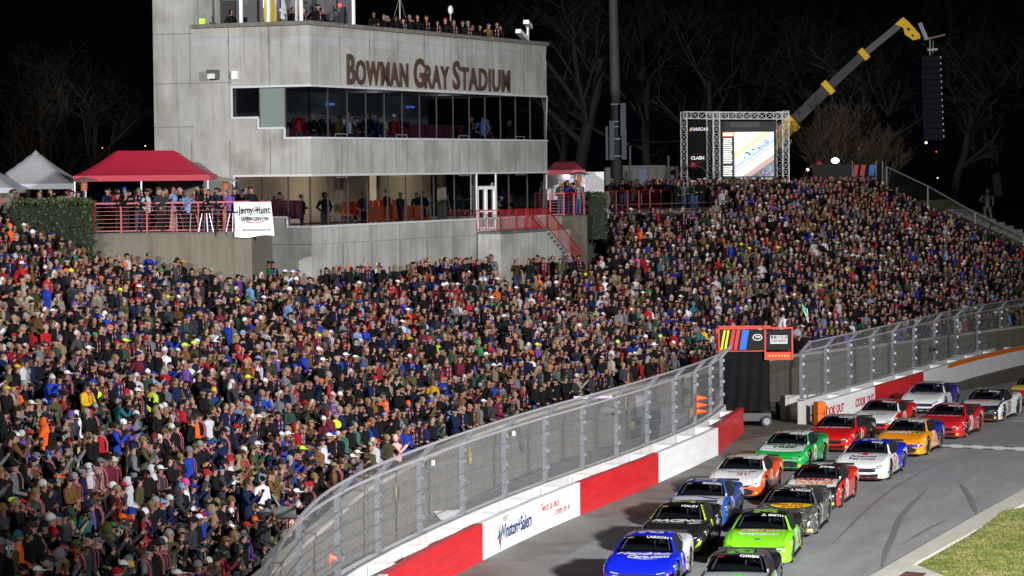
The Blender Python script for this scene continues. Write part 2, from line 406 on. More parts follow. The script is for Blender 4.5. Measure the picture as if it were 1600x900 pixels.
def wall_text(P, px, z, s, size, m, parent, name='lettering', **k):
    q, d = wall_frame(P, px); n = Vector((d.y, -d.x)); mb = MB()
    put_text(mb, s, (q.x+n.x*.012, q.y+n.y*.012, z), (d.x, d.y, 0), (0, 0, 1), size, **k)
    return mb.build(name, m, parent)
M_navy = mat('navy_print', (.01, .03, .16), .5); M_redp = mat('red_print', (.55, .01, .01), .5)
wall_text(SL, 806, .52, 'Winston+Salem', .62, M_navy, B3, bold=.02, sx=.9)
wall_text(SL, 790, .90, 'VISIT', .24, M_navy, B3, bold=.0, sp=1.2)
wall_text(SL, 858, .72, 'Twice as nice', .40, M_redp, B3, 'script', bold=-.005, shear=.35)
wall_text(SL, 878, .44, 'come on in', .36, M_redp, B3, 'script', bold=-.005, shear=.35)
q, d = wall_frame(SL, 781); n = Vector((d.y, -d.x)); C0 = Vector((q.x+n.x*.014, q.y+n.y*.014, .52))
for k, (ang, ln, c) in enumerate(((90, .42, (.75, .35, .05)), (150, .26, (.02, .30, .12)), (200, .40, (.03, .06, .35)), (245, .36, (.45, .05, .03)), (270, .50, (.02, .05, .30)), (20, .14, (.02, .2, .4)))):
    a = R_(ang); u = Vector((d.x, d.y, 0)); v = Vector((0, 0, 1)); t = u*math.cos(a)+v*math.sin(a); w = u*-math.sin(a)+v*math.cos(a)
    MB().add([C0, C0+t*ln*.35+w*.07, C0+t*ln, C0+t*ln*.35-w*.07], [(0, 3, 2, 1)]).build('star_point', mat('star_%d' % k, c, .5), B3)
for px in (1303, 1351):
    wall_text(SR, px, .55, 'COOK OUT', .52, M_redp, B7, bold=.03, sx=1.15)
    wall_text(SR, px-(17 if px < 1320 else 14), .62, 'l', .55, mat('yellow_print', (.8, .5, .02), .5), B7, 'drumstick_mark', bold=.05)

# concrete wall carrying the catch fence, foam blocks behind the steel face, fence itself
def back_wall(Pd, label):
    o = empty('concrete_barrier', (0, 0, 0), 0, label, 'barrier')
    strip_wall(Pd, -.18, .18, -.02, 1.07).build('wall', M_barrier, o)
    strip_wall(Pd, .10, .16, 1.07, 1.10).build('kerb_rail', M_galv, o)
    return o
back_wall(FLd, 'white concrete wall carrying the near run of catch fence')
back_wall(FRd, 'white concrete wall carrying the far run of catch fence')
foam = None
def blocks(Pd, n0, step, first):
    P = Pd; acc = 0; out = []
    for i in range(1, len(P)):
        L = (P[i]-P[i-1]).length; acc += L
        if acc >= step:
            acc = 0; out.append((P[i], (P[i]-P[i-1]).normalized()))
    for k, (q, d) in enumerate(out):
        if not (-80 < px_of(q) < 1640): continue
        th = math.atan2(d.y, d.x); mb = MB()
        vs = [(-.42, .20, .0), (.42, .20, .0), (.34, .90, .0), (-.34, .90, .0), (-.42, .20, 1.02), (.42, .20, 1.02), (.20, .92, 1.00), (-.20, .92, 1.00), (0, .2, 1.06), (0, .92, 1.02)]
        vs = [(x, -y, z) for x, y, z in vs]
        mb.add(vs, [(0, 1, 5, 8, 4), (3, 7, 9, 6, 2), (0, 4, 7, 3), (1, 2, 6, 5), (4, 8, 9, 7), (8, 5, 6, 9), (0, 3, 2, 1)])
        ob = mb.build('foam_block', M_foam); ob.location = (q.x, q.y, 0); ob.rotation_euler = (0, 0, th)
        x_ = px_of(q)
        tag(ob, '%s white foam block wedged behind the barrier %s' % (ORD[k % len(ORD)], first), 'foam block', 'foam blocks behind the barrier face')
ORD = ['first', 'second', 'third', 'fourth', 'fifth', 'sixth', 'seventh', 'eighth', 'ninth', 'tenth', 'eleventh', 'twelfth', 'thirteenth', 'fourteenth', 'fifteenth', 'sixteenth', 'seventeenth', 'eighteenth', 'nineteenth', 'twentieth', 'twenty-first', 'twenty-second', 'twenty-third', 'twenty-fourth', 'twenty-fifth', 'twenty-sixth', 'twenty-seventh', 'twenty-eighth', 'twenty-ninth', 'thirtieth']
blocks(FLd, 0, 3.1, 'of the near run')
blocks(FRd, 0, 3.6, 'of the far run')

def mesh_mat():
    m = bpy.data.materials.new('chain_mesh'); m.use_nodes = True; nt = m.node_tree; p = nt.nodes['Principled BSDF']
    p.inputs['Base Color'].default_value = (.55, .56, .58, 1); p.inputs['Metallic'].default_value = .2; p.inputs['Roughness'].default_value = .5
    tc = nt.nodes.new('ShaderNodeTexCoord'); cols = []
    for ang in (45, -45):
        mp = nt.nodes.new('ShaderNodeMapping'); mp.inputs['Rotation'].default_value = (0, 0, R_(ang)); nt.links.new(tc.outputs['UV'], mp.inputs['Vector'])
        w = nt.nodes.new('ShaderNodeTexWave'); w.inputs['Scale'].default_value = 2.9; w.wave_profile = 'SAW'; nt.links.new(mp.outputs[0], w.inputs['Vector'])
        g = nt.nodes.new('ShaderNodeMath'); g.operation = 'LESS_THAN'; g.inputs[1].default_value = .10; nt.links.new(w.outputs['Fac'], g.inputs[0]); cols.append(g)
    mx = nt.nodes.new('ShaderNodeMath'); mx.operation = 'MAXIMUM'; nt.links.new(cols[0].outputs[0], mx.inputs[0]); nt.links.new(cols[1].outputs[0], mx.inputs[1])
    nt.links.new(mx.outputs[0], p.inputs['Alpha']); MAT['chain_mesh'] = m; return m
M_mesh = mesh_mat()
def mesh_sheet(rows_lo, rows_hi, name, parent, m=None):
    me = bpy.data.meshes.new(name); n = len(rows_lo); vs = []; L = [0]
    for i in range(1, n): L.append(L[-1]+(Vector(rows_lo[i])-Vector(rows_lo[i-1])).length)
    for a, b in zip(rows_lo, rows_hi): vs += [tuple(a), tuple(b)]
    fs = [(2*i, 2*i+2, 2*i+3, 2*i+1) for i in range(n-1)]
    me.from_pydata(vs, [], fs); me.materials.append(m or M_mesh); uv = me.uv_layers.new(name='UVMap')
    for p in me.polygons:
        for li in p.loop_indices:
            vi = me.loops[li].vertex_index; i = vi//2; h = (Vector(rows_hi[i])-Vector(rows_lo[i])).length if vi % 2 else 0
            uv.data[li].uv = (L[i], h)
    o = bpy.data.objects.new(name, me); COL.objects.link(o); o.parent = parent; return o
def catch_fence(P, Pd, label, capend):
    o = empty('catch_fence', (0, 0, 0), 0, label, 'fence')
    dirs = []
    for i, p in enumerate(P):
        d = (P[min(i+1, len(P)-1)]-P[max(i-1, 0)]).normalized(); n = Vector((d.y, -d.x)); dirs.append(n)
        mb = MB(); mb.bar((p.x, p.y, 1.05), (p.x, p.y, 3.2), .15, .14, (n.x, n.y, 0))
        mb.box((p.x, p.y, 1.09), (.34, .34, .03))
        mb.bar((p.x, p.y, 3.16), (p.x+n.x*.42, p.y+n.y*.42, 3.62), .13, .10, (d.x, d.y, 0))
        for z in (1.55, 2.1, 2.65, 3.0): mb.box((p.x+n.x*.09, p.y+n.y*.09, z), (.1, .1, .12))
        mb.build('post', M_galv, o)
    nor = []
    for i in range(len(Pd)):
        d = (Pd[min(i+1, len(Pd)-1)]-Pd[max(i-1, 0)]).normalized(); nor.append(Vector((d.y, -d.x)))
    for z, off, r in ((3.2, .10, .038), (3.62, .42, .038)):
        mb = MB(); mb.tube([(p.x+n.x*off, p.y+n.y*off, z) for p, n in zip(Pd, nor)], r, 6); mb.build('top_rail', mat('rail_steel', (.62, .60, .64), .3, .5), o)
    for z in (1.5, 1.92, 2.34, 2.77):
        mb = MB(); pts = []
        for i, (p, n) in enumerate(zip(Pd, nor)):
            ph = (i % 6)/6.0; sag = -.045*math.sin(math.pi*ph); pts.append((p.x+n.x*.11, p.y+n.y*.11, z+sag))
        mb.tube(pts, .017, 5); mb.build('cable', M_galv, o)
    lo = [(p.x+n.x*.06, p.y+n.y*.06, 1.10) for p, n in zip(Pd, nor)]; mid = [(p.x+n.x*.06, p.y+n.y*.06, 3.2) for p, n in zip(Pd, nor)]
    hi = [(p.x+n.x*.40, p.y+n.y*.40, 3.62) for p, n in zip(Pd, nor)]
    mesh_sheet(lo, mid, 'wire_mesh', o); mesh_sheet(mid, hi, 'overhang_mesh', o)
    return o
catch_fence(FL, FLd, 'galvanised catch fence curving along the near barrier', True)
catch_fence(FRX, FRd, 'galvanised catch fence along the far barrier beyond the gate', True)

# retaining wall at the foot of the stand
rw = empty('retaining_wall', (0, 0, 0), 0, 'long tan concrete retaining wall at the foot of the grandstand', 'wall')
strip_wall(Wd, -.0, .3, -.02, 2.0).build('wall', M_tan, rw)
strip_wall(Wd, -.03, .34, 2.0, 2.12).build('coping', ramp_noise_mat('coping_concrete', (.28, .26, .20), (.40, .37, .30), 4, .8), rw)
mb = MB()
for i in range(0, len(Wd)-1):
    p = Wd[i]; d = (Wd[i+1]-Wd[i]).normalized(); n = Vector((d.y, -d.x))
    mb.bar((p.x+n.x*.301, p.y+n.y*.301, 0), (p.x+n.x*.301, p.y+n.y*.301, 2.0), .03, .006, (n.x, n.y, 0))
mb.build('panel_joint', mat('joint_dark', (.07, .062, .05), .9), rw)

# ================================================================ GRANDSTAND
NROW = 25; Z0 = 1.3; ZT = 8.8
def stand_pt(t, f):
    """t along the wall in station units (0..len-1), f 0 at the wall .. 1 at the concourse"""
    x = max(0, min(len(Wd)-1.001, t*NSUB)); i = int(x); a = x-i
    w = Wd[i]*(1-a)+Wd[i+1]*a; q = Td[i]*(1-a)+Td[i+1]*a
    return w*(1-f)+q*f
def row_z(k): return Z0+(ZT-Z0)*k/(NROW-1)
gs = empty('grandstand', (0, 0, 0), 0, 'stepped dark concrete grandstand that carries the crowd', 'grandstand')
mb = MB(); TS = [i/4 for i in range(0, 4*(len(W0)-1)+1)]
for k in range(NROW):
    f0, f1 = k/NROW, (k+1)/NROW; z = row_z(k); zn = row_z(k+1) if k < NROW-1 else z
    mb.grid([[Vector((*stand_pt(t, f1), z)), Vector((*stand_pt(t, f0), z))] for t in TS])
    mb.grid([[Vector((*stand_pt(t, f1), zn)), Vector((*stand_pt(t, f1), z))] for t in TS])
mb.grid([[Vector((*stand_pt(9, 0), -.1)), Vector((*stand_pt(9, 0), Z0))], [Vector((*stand_pt(9, 1), -.1)), Vector((*stand_pt(9, 1), ZT))]])
mb.build('terracing', M_step, gs)
mb = MB(); Wo = [Vector((p.x, p.y)) for p in Wd]
# bench boards on every second step
for k in range(1, NROW, 1):
    f = (k+.80)/NROW; z = row_z(k)+.40
    rows = []
    for t in TS:
        a = stand_pt(t, f); b = stand_pt(t, f+.010)
        rows.append([Vector((*b, z)), Vector((*a, z)), Vector((*a, z-.05))])
    mb.grid(rows)
mb.build('bench', mat('bench_board', (.09, .085, .08), .7, noise=.2), gs)
# concourse behind the stand
top = [tuple(p) for p in Td]
o = flat('concourse', top+[(33, 240), (60, 420), (-160, 420), (-160, 36)], ZT, ramp_noise_mat('paving', (.05, .05, .047), (.09, .088, .08), 3, .5))
tag(o, 'dark paved concourse behind the top of the stand', 'ground')
# ================================================================ PRESS BOX BUILDING
BC = Vector((-8.57, 123.6)); BU = Vector((.405, .914)).normalized(); BW = Vector((-BU.y, BU.x)); BANG = math.atan2(BU.y, BU.x)
def fx(px):
    r = (px-800)/4500.0; return (r*BC.y-BC.x)/(BU.x-r*BU.y)
def ly(px):
    r = (px-800)/4500.0; return (r*BC.y-BC.x)/(BW.x-r*BW.y)
def bz(y): return 11.3+(267-y)/36.4
LEN = fx(857); DEP = ly(244.5)
bld = empty('press_box_building', (BC.x, BC.y, 0), BANG, 'three storey grey concrete press box with two bands of glass and brown lettering', 'building')
def wallmat(name, c1, c2):
    m = ramp_noise_mat(name, c1, c2, 1.1, .35, .88, .25, (1.2, 1.2, .8), (.22, .215, .19), .45)
    nt = m.node_tree; p = nt.nodes['Principled BSDF']; src = p.inputs['Base Color'].links[0].from_socket
    tc = nt.nodes.new('ShaderNodeTexCoord'); mp = nt.nodes.new('ShaderNodeMapping'); mp.inputs['Scale'].default_value = (3.3, 3.3, .16); nt.links.new(tc.outputs['Object'], mp.inputs['Vector'])
    n = nt.nodes.new('ShaderNodeTexNoise'); n.inputs['Scale'].default_value = 1.0; n.inputs['Detail'].default_value = 5; nt.links.new(mp.outputs[0], n.inputs['Vector'])
    mr = nt.nodes.new('ShaderNodeMapRange'); mr.inputs['From Min'].default_value = .5; mr.inputs['From Max'].default_value = .72; mr.inputs['To Max'].default_value = .5; nt.links.new(n.outputs['Fac'], mr.inputs['Value'])
    mx = nt.nodes.new('ShaderNodeMix'); mx.data_type = 'RGBA'; nt.links.new(src, mx.inputs['A']); mx.inputs['B'].default_value = (.12, .115, .095, 1); nt.links.new(mr.outputs[0], mx.inputs['Factor'])
    nt.links.new(mx.outputs['Result'], p.inputs['Base Color']); return m
M_bld = wallmat('press_box_concrete', (.25, .247, .228), (.37, .366, .34))
M_bld2 = wallmat('press_box_band', (.29, .29, .30), (.36, .36, .37))
M_alu = mat('aluminium_trim', (.62, .62, .64), .4, .3)
M_brown = mat('bronze_letters', (.06, .035, .022), .5)
M_glass = None
def glass_mat(name, tint, opac, rough=.03):
    m = bpy.data.materials.new(name); m.use_nodes = True; nt = m.node_tree; nt.nodes.clear()
    out = nt.nodes.new('ShaderNodeOutputMaterial'); tr = nt.nodes.new('ShaderNodeBsdfTransparent'); tr.inputs['Color'].default_value = (*tint, 1)
    gl = nt.nodes.new('ShaderNodeBsdfGlossy'); gl.inputs['Roughness'].default_value = rough; gl.inputs['Color'].default_value = (.8, .85, .9, 1)
    fr = nt.nodes.new('ShaderNodeFresnel'); ge = nt.nodes.new('ShaderNodeNewGeometry'); mi = nt.nodes.new('ShaderNodeMapRange'); mi.inputs['To Min'].default_value = 1.5; mi.inputs['To Max'].default_value = 1/1.5; nt.links.new(ge.outputs['Backfacing'], mi.inputs['Value']); nt.links.new(mi.outputs[0], fr.inputs['IOR'])
    ad = nt.nodes.new('ShaderNodeMath'); ad.operation = 'ADD'; ad.inputs[1].default_value = opac; nt.links.new(fr.outputs[0], ad.inputs[0])
    mx = nt.nodes.new('ShaderNodeMixShader'); nt.links.new(ad.outputs[0], mx.inputs['Fac']); nt.links.new(tr.outputs[0], mx.inputs[1]); nt.links.new(gl.outputs[0], mx.inputs[2])
    nt.links.new(mx.outputs[0], out.inputs['Surface']); MAT[name] = m; return m
M_glass = glass_mat('window_glass', (.46, .51, .55), .10)
M_glass_d = glass_mat('dark_window_glass', (.45, .5, .55), .02)
zR, zU1, zU0, zL1, zL0 = bz(35), bz(133), bz(216), bz(273), bz(355)
HT = 22.5
yT = ly(307)                      # edge of the taller stair block
# solid concrete bands (front + left faces are shells 0.3 thick round the rooms)
def shell(z0, z1, m, name, ymax=None, xmax=None, out=0.0):
    xm = LEN; ym = DEP if ymax is None else ymax
    mb = MB(); t = .3
    mb.box(((xm)/2, t/2-out/2, (z0+z1)/2), (xm+2*out, t+out, z1-z0)); mb.box((t/2-out/2, (ym+t)/2, (z0+z1)/2), (t+out, ym-t, z1-z0))
    mb.box((xm-t/2, (ym+t)/2, (z0+z1)/2), (t, ym-t, z1-z0)); mb.box((xm/2, ym-t/2+.002, (z0+z1)/2), (xm-2*t-.004, t, z1-z0-.004))
    return mb.build(name, m, bld)
shell(3.0, 8.15, M_bld, 'base_wall', out=-.05)
shell(8.15, zL0, M_bld, 'sill_band')
shell(zL1, zU0, M_bld, 'middle_band')
shell(zU1, bz(68), M_bld, 'sign_band')
shell(bz(68), bz(55), M_bld2, 'smooth_band', out=-.02)
shell(bz(55), zR-.12, M_bld, 'parapet')
mb = MB(); mb.box((LEN/2, .12, zR-.03), (LEN+.16, .5, .17)); mb.box((.12, (yT+.37)/2, zR-.03), (.5, yT-.37, .17)); mb.build('coping', mat('dark_coping', (.13, .12, .10), .9, noise=.4, nscale=5), bld)
# taller stair block at the left, and walls beside the glass steps on the left face
MB().box((1.2, (yT+DEP)/2, (3+HT)/2), (2.41, DEP-yT, HT-3)).build('stair_tower', M_bld, bld)
yA, yB, yC = ly(366), ly(407), ly(448)
mb = MB()
mb.box((.15, (yA+yT)/2, (zU0+zU1)/2), (.3, yT-yA, zU1-zU0)); mb.box((.151, (yB+yA)/2, (zU0+bz(183))/2), (.3, yA-yB, bz(183)-zU0))
mb.box((.152, (yC+yB)/2, (zU0+bz(200))/2), (.3, yB-yC, bz(200)-zU0))
yD, yE = ly(368), ly(450)
mb.build('side_wall', M_bld, bld); mb = MB()
mb.box((.15, (yD+yT)/2, (zL0+zL1)/2), (.3, yT-yD, zL1-zL0)); mb.box((.151, (yE+yD)/2, (zL0+bz(340))/2), (.3, yD-yE, bz(340)-zL0))
mb.build('side_wall', M_bld, bld)
# slabs and rooms
mb = MB()
for z in (zL0-.45, zL1+.15, zU0-.25, zU1+.15): mb.box((LEN/2, DEP/2, z), (LEN-.7, DEP-.7, .2))
mb.build('floor_slab', mat('room_floor', (.10, .06, .06), .8), bld)
M_beige = mat('room_beige', (.42, .36, .27), .8, noise=.08, nscale=1)
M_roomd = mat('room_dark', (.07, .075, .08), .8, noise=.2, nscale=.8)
M_maroon = mat('maroon_panel', (.10, .012, .03), .7)
mb = MB(); mb.box((LEN/2+2, 6.4, (zL0+zL1)/2-.1), (LEN-5, .1, zL1-zL0+.7)); mb.build('back_wall', M_beige, bld)
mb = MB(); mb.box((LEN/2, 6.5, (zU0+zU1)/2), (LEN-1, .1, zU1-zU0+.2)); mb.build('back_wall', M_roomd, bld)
mb = MB()
for x in (fx(640)-.0, fx(684)+.7, fx(775)+1.5): mb.box((x, 3.6, (zL0+zL1)/2), (.35, .35, zL1-zL0+.5))
mb.build('column', M_beige, bld)
mb = MB(); mb.box((LEN/2+3, 2.6, zU0+.42), (LEN-8, .1, .75)); mb.box((4, 2.2, zU0+.3), (5, .1, .9)); mb.build('counter', M_maroon, bld)
mb = MB(); mb.box((4.5, 1.6, zL0+.1), (7.5, .5, .06)); mb.box((.95, 3.0, zL0+.75), (.1, 4, .8)); mb.build('counter', M_maroon, bld)
for k, x in enumerate((fx(600), fx(650), fx(700), fx(800))):
    MB().box((x, 4.2, zL1-.02), (1.6, .35, .05)).build('ceiling_lamp', mat('room_lamp', (1, .9, .7), .5, emit=(1, .80, .55), estr=3.0), bld)
for x, z, e in ((fx(665), zL1-.4, 260), (fx(560), zL1-.4, 120), (fx(810), zL1-.4, 200), (4, zU1-.4, 60), (14, zU1-.4, 90), (22, zU1-.4, 70)):
    l = bpy.data.lights.new('room_light', 'POINT'); l.energy = e; l.color = (1, .83, .62) if e > 100 else (.8, .88, 1); l.shadow_soft_size = .5
    lo = bpy.data.objects.new('room_light', l); COL.objects.link(lo); lo.parent = bld; lo.location = (x, 4.0, z)
for x in (fx(800)+.6, fx(690)): MB().box((x, 5.8, zU1-.5), (.9, .05, .12)).build('monitor', mat('monitor_glow', (.1, .2, .6), .5, emit=(.1, .25, 1), estr=.4), bld)
# glass panes and mullions (each band of panes is one part per pane group)
def panes(xs, z0, z1, gm, nm='window'):
    for a, b in zip(xs[:-1], xs[1:]):
        w = MB().add([(a+.015, .13, z0), (b-.015, .13, z0), (b-.015, .13, z1), (a+.015, .13, z1)], [(0, 1, 2, 3)]).build(nm, gm, bld)
        MB().box((b, .12, (z0+z1)/2), (.035, .06, z1-z0-.02)).build('mullion', M_dark, w)
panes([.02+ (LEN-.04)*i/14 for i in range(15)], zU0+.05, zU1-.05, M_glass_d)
panes([.02]+[fx(p) for p in (518, 549, 579, 611, 639, 664, 683, 715, 746)], zL0+.05, zL1-.05, M_glass)
panes([fx(p) for p in (776, 800, 829)]+[LEN-.02], zL0+.05, zL1-.05, M_glass)
def side_pane(y0, y1, z0, z1, gm):
    w = MB().add([(.13, y0+.015, z0), (.13, y1-.015, z0), (.13, y1-.015, z1), (.13, y0+.015, z1)], [(0, 3, 2, 1)]).build('window', gm, bld)
    MB().box((.12, y1, (z0+z1)/2), (.06, .04, z1-z0-.02)).build('mullion', M_dark, w)
M_frost = mat('green_grey_panel', (.16, .20, .19), .25)
side_pane(.05, yC, zU0+.05, zU1-.05, M_glass_d); side_pane(yC, yB, bz(200)+.05, zU1-.05, M_frost); side_pane(yB, yA, bz(183)+.05, zU1-.05, glass_mat('louvre_glass', (.35, .37, .38), .04))
side_pane(.05, yE, zL0+.05, zL1-.05, M_glass_d); side_pane(yE, (yD+yE)/2, bz(340)+.05, zL1-.05, M_glass_d); side_pane((yD+yE)/2, yD, bz(340)+.05, zL1-.05, M_glass_d)
# pale aluminium trim lines
mb = MB()
for z in (zU1-.02, zU0+.02, zL1-.02, zL0+.02):
    mb.box((LEN/2, -.012, z), (LEN+.04, .05, .09))
for (a, b, z) in ((0, yA, zU1-.02), (0, yC, zU0+.02), (yC, yB, bz(200)+.02), (yB, yA, bz(183)+.02), (0, yD, zL1-.02), (0, yE, zL0+.02), (yE, yD, bz(340)+.02)):
    mb.box((-.012, (a+b)/2+.02, z), (.05, b-a+.05, .09))
for (y, z0, z1) in ((yA, bz(183), zU1), (yB, bz(200), bz(183)), (yC, zU0, bz(200)), (yD, bz(340), zL1), (yE, zL0, bz(340))):
    mb.box((-.014, y, (z0+z1)/2), (.05, .09, z1-z0))
mb.box((fx(746), -.014, (zL0+zL1)/2), (.10, .06, zL1-zL0)); mb.box((fx(776), -.014, (zL0+zL1)/2), (.10, .06, zL1-zL0))
mb.build('trim', M_alu, bld)
mb = MB(); mb.box(((fx(747)-.1)/2, -.66, 4.2), (fx(747)-.1, 1.3, 2.4)); mb.build('base_ledge', M_bld, bld); mb = MB(); mb.box(((fx(747)-.1+LEN)/2, -1.95, 4.1), (LEN-fx(747)+.1, 1.3, 2.3)); mb.build('base_ledge', M_bld, bld)
# vertical panel joints
class JB:
    def box(s, c, d): MB().box(c, d).build('panel_joint', mj, bld)
    def build(s, *a): pass
mb = JB(); mj = mat('panel_joint_grey', (.13, .13, .12), .9)
for i in range(1, 9):
    x = LEN*i/9
    for z0, z1 in ((3.2, 8.1), (8.2, zL0-.06), (zL1+.06, zU0-.06), (zU1+.06, zR-.15)): mb.box((x, .002 if z0 < 8.15 else -.0, (z0+z1)/2), (.035, .012 if z0 > 8.1 else .11, z1-z0))
for y in (ly(425), ly(362), ly(302)):
    for z0, z1 in ((3.2, 8.1), (zL1+.06, zU0-.06), (zU1+.06, zR-.15)): mb.box((-.0, y, (z0+z1)/2), (.012 if z0 > 8.1 else .11, .035, z1-z0))
for z in (bz(47), bz(126), bz(195)): mb.box((-.0, (yT+DEP)/2, z), (.012, DEP-yT, .035))
mb.box((0, (yA+DEP)/2, bz(126)), (.013, DEP-yA, .03))
mb.build('panel_joint', mj, bld)
for x in (fx(536), fx(630), fx(727), fx(815)):
    mb = MB(); zc = bz(243)
    w, h = .55, .95
    for q in ((x-w, zc, .03, 2*h), (x+w, zc, .03, 2*h)): mb.box((q[0], -.004, q[1]), (q[2], .02, q[3]))
    for q in (zc-h, zc+h): mb.box((x, -.006, q), (2*w, .02, .03))
    mb.build('service_panel', mj, bld)
# lettering with large initials
cap_v = 1.42
def sign_word(px0, px1, big, small):
    x0, x1 = fx(px0), fx(px1); vb, fb = text_mesh(big, 1.85, bold=.022, extrude=.03); vs, fs = text_mesh(small, 1.50, bold=.022, extrude=.03, sp=1.10)
    bw = max(p.x for p in vb)-min(p.x for p in vb); sw = max(p.x for p in vs)-min(p.x for p in vs); k = (x1-x0)/(bw+sw+.08)
    zc = bz(104)
    def place(v, f, xs, zoff, nm):
        mn = min(p.x for p in v); lo = min(p.y for p in v); mb = MB()
        mb.add([(xs+(p.x-mn)*k, -.04-p.z, zoff+(p.y-lo)) for p in v], f); return mb.build(nm, M_brown, bld)
    place(vb, fb, x0, zc-.70, 'letter'); place(vs, fs, x0+(bw+.08)*k, zc-.70, 'lettering')
sign_word(545, 640, 'B', 'OWMAN'); sign_word(649, 704, 'G', 'RAY'); sign_word(710, 799, 'S', 'TADIUM')
# wall pack lamp and small white box on the left face
y = ly(341); mb = MB(); mb.prism([(-.42, bz(106)), (0, bz(106)), (0, bz(120)), (-.30, bz(120))], y-.22, y+.22, Matrix(((1, 0, 0, 0), (0, 0, 1, 0), (0, 1, 0, 0), (0, 0, 0, 1)))); wp = mb.build('wall_lamp', mat('lamp_housing', (.09, .09, .085), .5), bld)
MB().box((-.38, y, bz(116)), (.06, .34, .22)).build('lens', mat('lamp_lens', (.6, .6, .6), .2), wp)
MB().box((-.08, ly(372), bz(115)), (.16, .22, .36)).build('junction_box', M_white, bld)
# roof terrace: penthouse wall, door, slim white columns, flood lamp
M_pent = mat('penthouse_grey', (.11, .11, .12), .8, noise=.15, nscale=.7)
mb = MB(); mb.box((2.6, (yT+ly(430))/2, (zR+HT)/2), (.2, yT-ly(430), HT-zR+1)); mb.box((5, ly(430)-.0, (zR+HT)/2), (5, .2, HT-zR+1)); ph = mb.build('penthouse_wall', M_pent, bld)
MB().box((2.45, ly(318), zR+.2), (.1, .8, 2.0)).build('door', mat('dark_door', (.03, .03, .035), .5), ph)
mb = MB(); mb.box((LEN/2, DEP/2+.3, zR-1.15), (LEN-.8, DEP-.8, .2)); mb.build('roof_deck', M_step, bld)
for p in (376, 419, 463): MB().bar((.35, ly(p), zR), (.35, ly(p), HT), .11).build('roof_post', M_white, bld)
for p in (489, 570): MB().bar((fx(p), .4, zR), (fx(p), .4, HT), .11).build('roof_post', M_white, bld)
fl = MB().box((1.6, ly(397), zR+.95), (.12, .42, .36)).build('flood_lamp', mat('lamp_glow', (1, 1, 1), .5, emit=(.88, .8, 1), estr=9), bld)
MB().bar((1.7, ly(397), zR-1), (1.7, ly(397), zR+.8), .06).build('lamp_stand', M_dark, fl)
MB().box((.6, ly(311), bz(32)), (.1, .25, .5)).build('warning_sign', mat('hi_vis_sign', (.5, .8, .05), .5), bld)
# double door and red balcony with stairs down into the stand
x0, x1 = fx(747), fx(775); zf = 8.3
mb = MB(); 
for a, b in ((x0, x0+.12), ((x0+x1)/2-.1, (x0+x1)/2+.1), (x1-.12, x1)): mb.box(((a+b)/2, .02, zf+1.05), (b-a, .1, 2.1))
for z in (zf+.1, zf+2.1): mb.box(((x0+x1)/2, .021, z), (x1-x0-.01, .09, .16))
mb.box(((x0+x1)/2, .022, zf+.95), (x1-x0-.02, .06, .08))
door = mb.build('door', M_white, bld); MB().box(((x0+x1)/2, .06, zf+1.05), (x1-x0-.2, .02, 1.95)).build('door_glass', M_glass, door)
xb0, xb1 = fx(747)-.1, fx(820); yb = -1.25
mb = MB(); mb.box(((xb0+LEN)/2, yb/2-.03, 5.6), (LEN-xb0, -yb-.06, 5.2)); mb.build('stair_base', M_bld, bld)
MB().box(((xb0+xb1)/2, yb/2, zf-.07), (xb1-xb0, -yb, .14)).build('balcony_floor', M_step, bld)
zs_end = 6.1; xs_end = LEN+1.2
mb = MB()
for k in range(11):
    t = k/11; mb.box((xb1+(xs_end-xb1)*(t+.05), yb/2-.0, zf-(zf-zs_end)*(t+.09)-.06), ((xs_end-xb1)/11, -yb, .12))
mb.build('stair', M_step, bld)
def rail_run(mb, P, h, sp=.14, bars=True, n=None, w=.05):
    P = [Vector(p) for p in P]; U = Vector((0, 0, 1))
    for a, b in zip(P[:-1], P[1:]):
        mb.bar(a+U*h, b+U*h, w); mb.bar(a+U*.1, b+U*.1, w*.8); L = (b-a).length
        if bars:
            k = int(L/sp)
            for i in range(1, k): q = a+(b-a)*i/k; mb.bar(q+U*.1, q+U*h, .018)
        m = max(1, round(L/1.9))
        for i in range(m+1): q = a+(b-a)*i/m; mb.bar(q, q+U*h, w)
mb = MB(); rail_run(mb, [(xb0, 0, zf), (xb0, yb, zf), (xb1, yb, zf), (xs_end, yb, zs_end)], 1.02); rail_run(mb, [(xb1, -.1, zf), (xs_end, -.1, zs_end)], 1.02)
mb.build('balcony_railing', M_red, bld)
# slanting rod at the right corner
MB().tube([(LEN+.05, 0, zU1), (LEN+.55, .5, 8.9)], .05, 6).build('downpipe', M_galv, bld)
# orange seats in the suite behind the glass
M_seat = mat('orange_seat', (.55, .10, .04), .5)
seats = []
for r in range(2):
    for k in range(11):
        x = fx(622)+.3+k*.62
        if x > fx(742): break
        s = empty('stadium_chair', (x, 1.9+.9*r, zL0-.35+.25*r)); s.parent = None
        q = BC+BU*x+BW*(1.7+.9*r); s.location = (q.x, q.y, zL0-.35+.28*r); s.rotation_euler = (0, 0, BANG)
        MB().box((0, 0, .45), (.48, .45, .09)).build('seat', M_seat, s)
        MB().box((0, .22, .78), (.46, .08, .6)).build('backrest', M_seat, s)
        MB().bar((0, 0, 0), (0, 0, .42), .08).build('leg', M_dark, s)
        tag(s, '%s orange seat from the left in the %s row behind the lower glass' % (ORD[k], ('front', 'rear')[r]), 'chair', 'orange seats behind the lower glass')

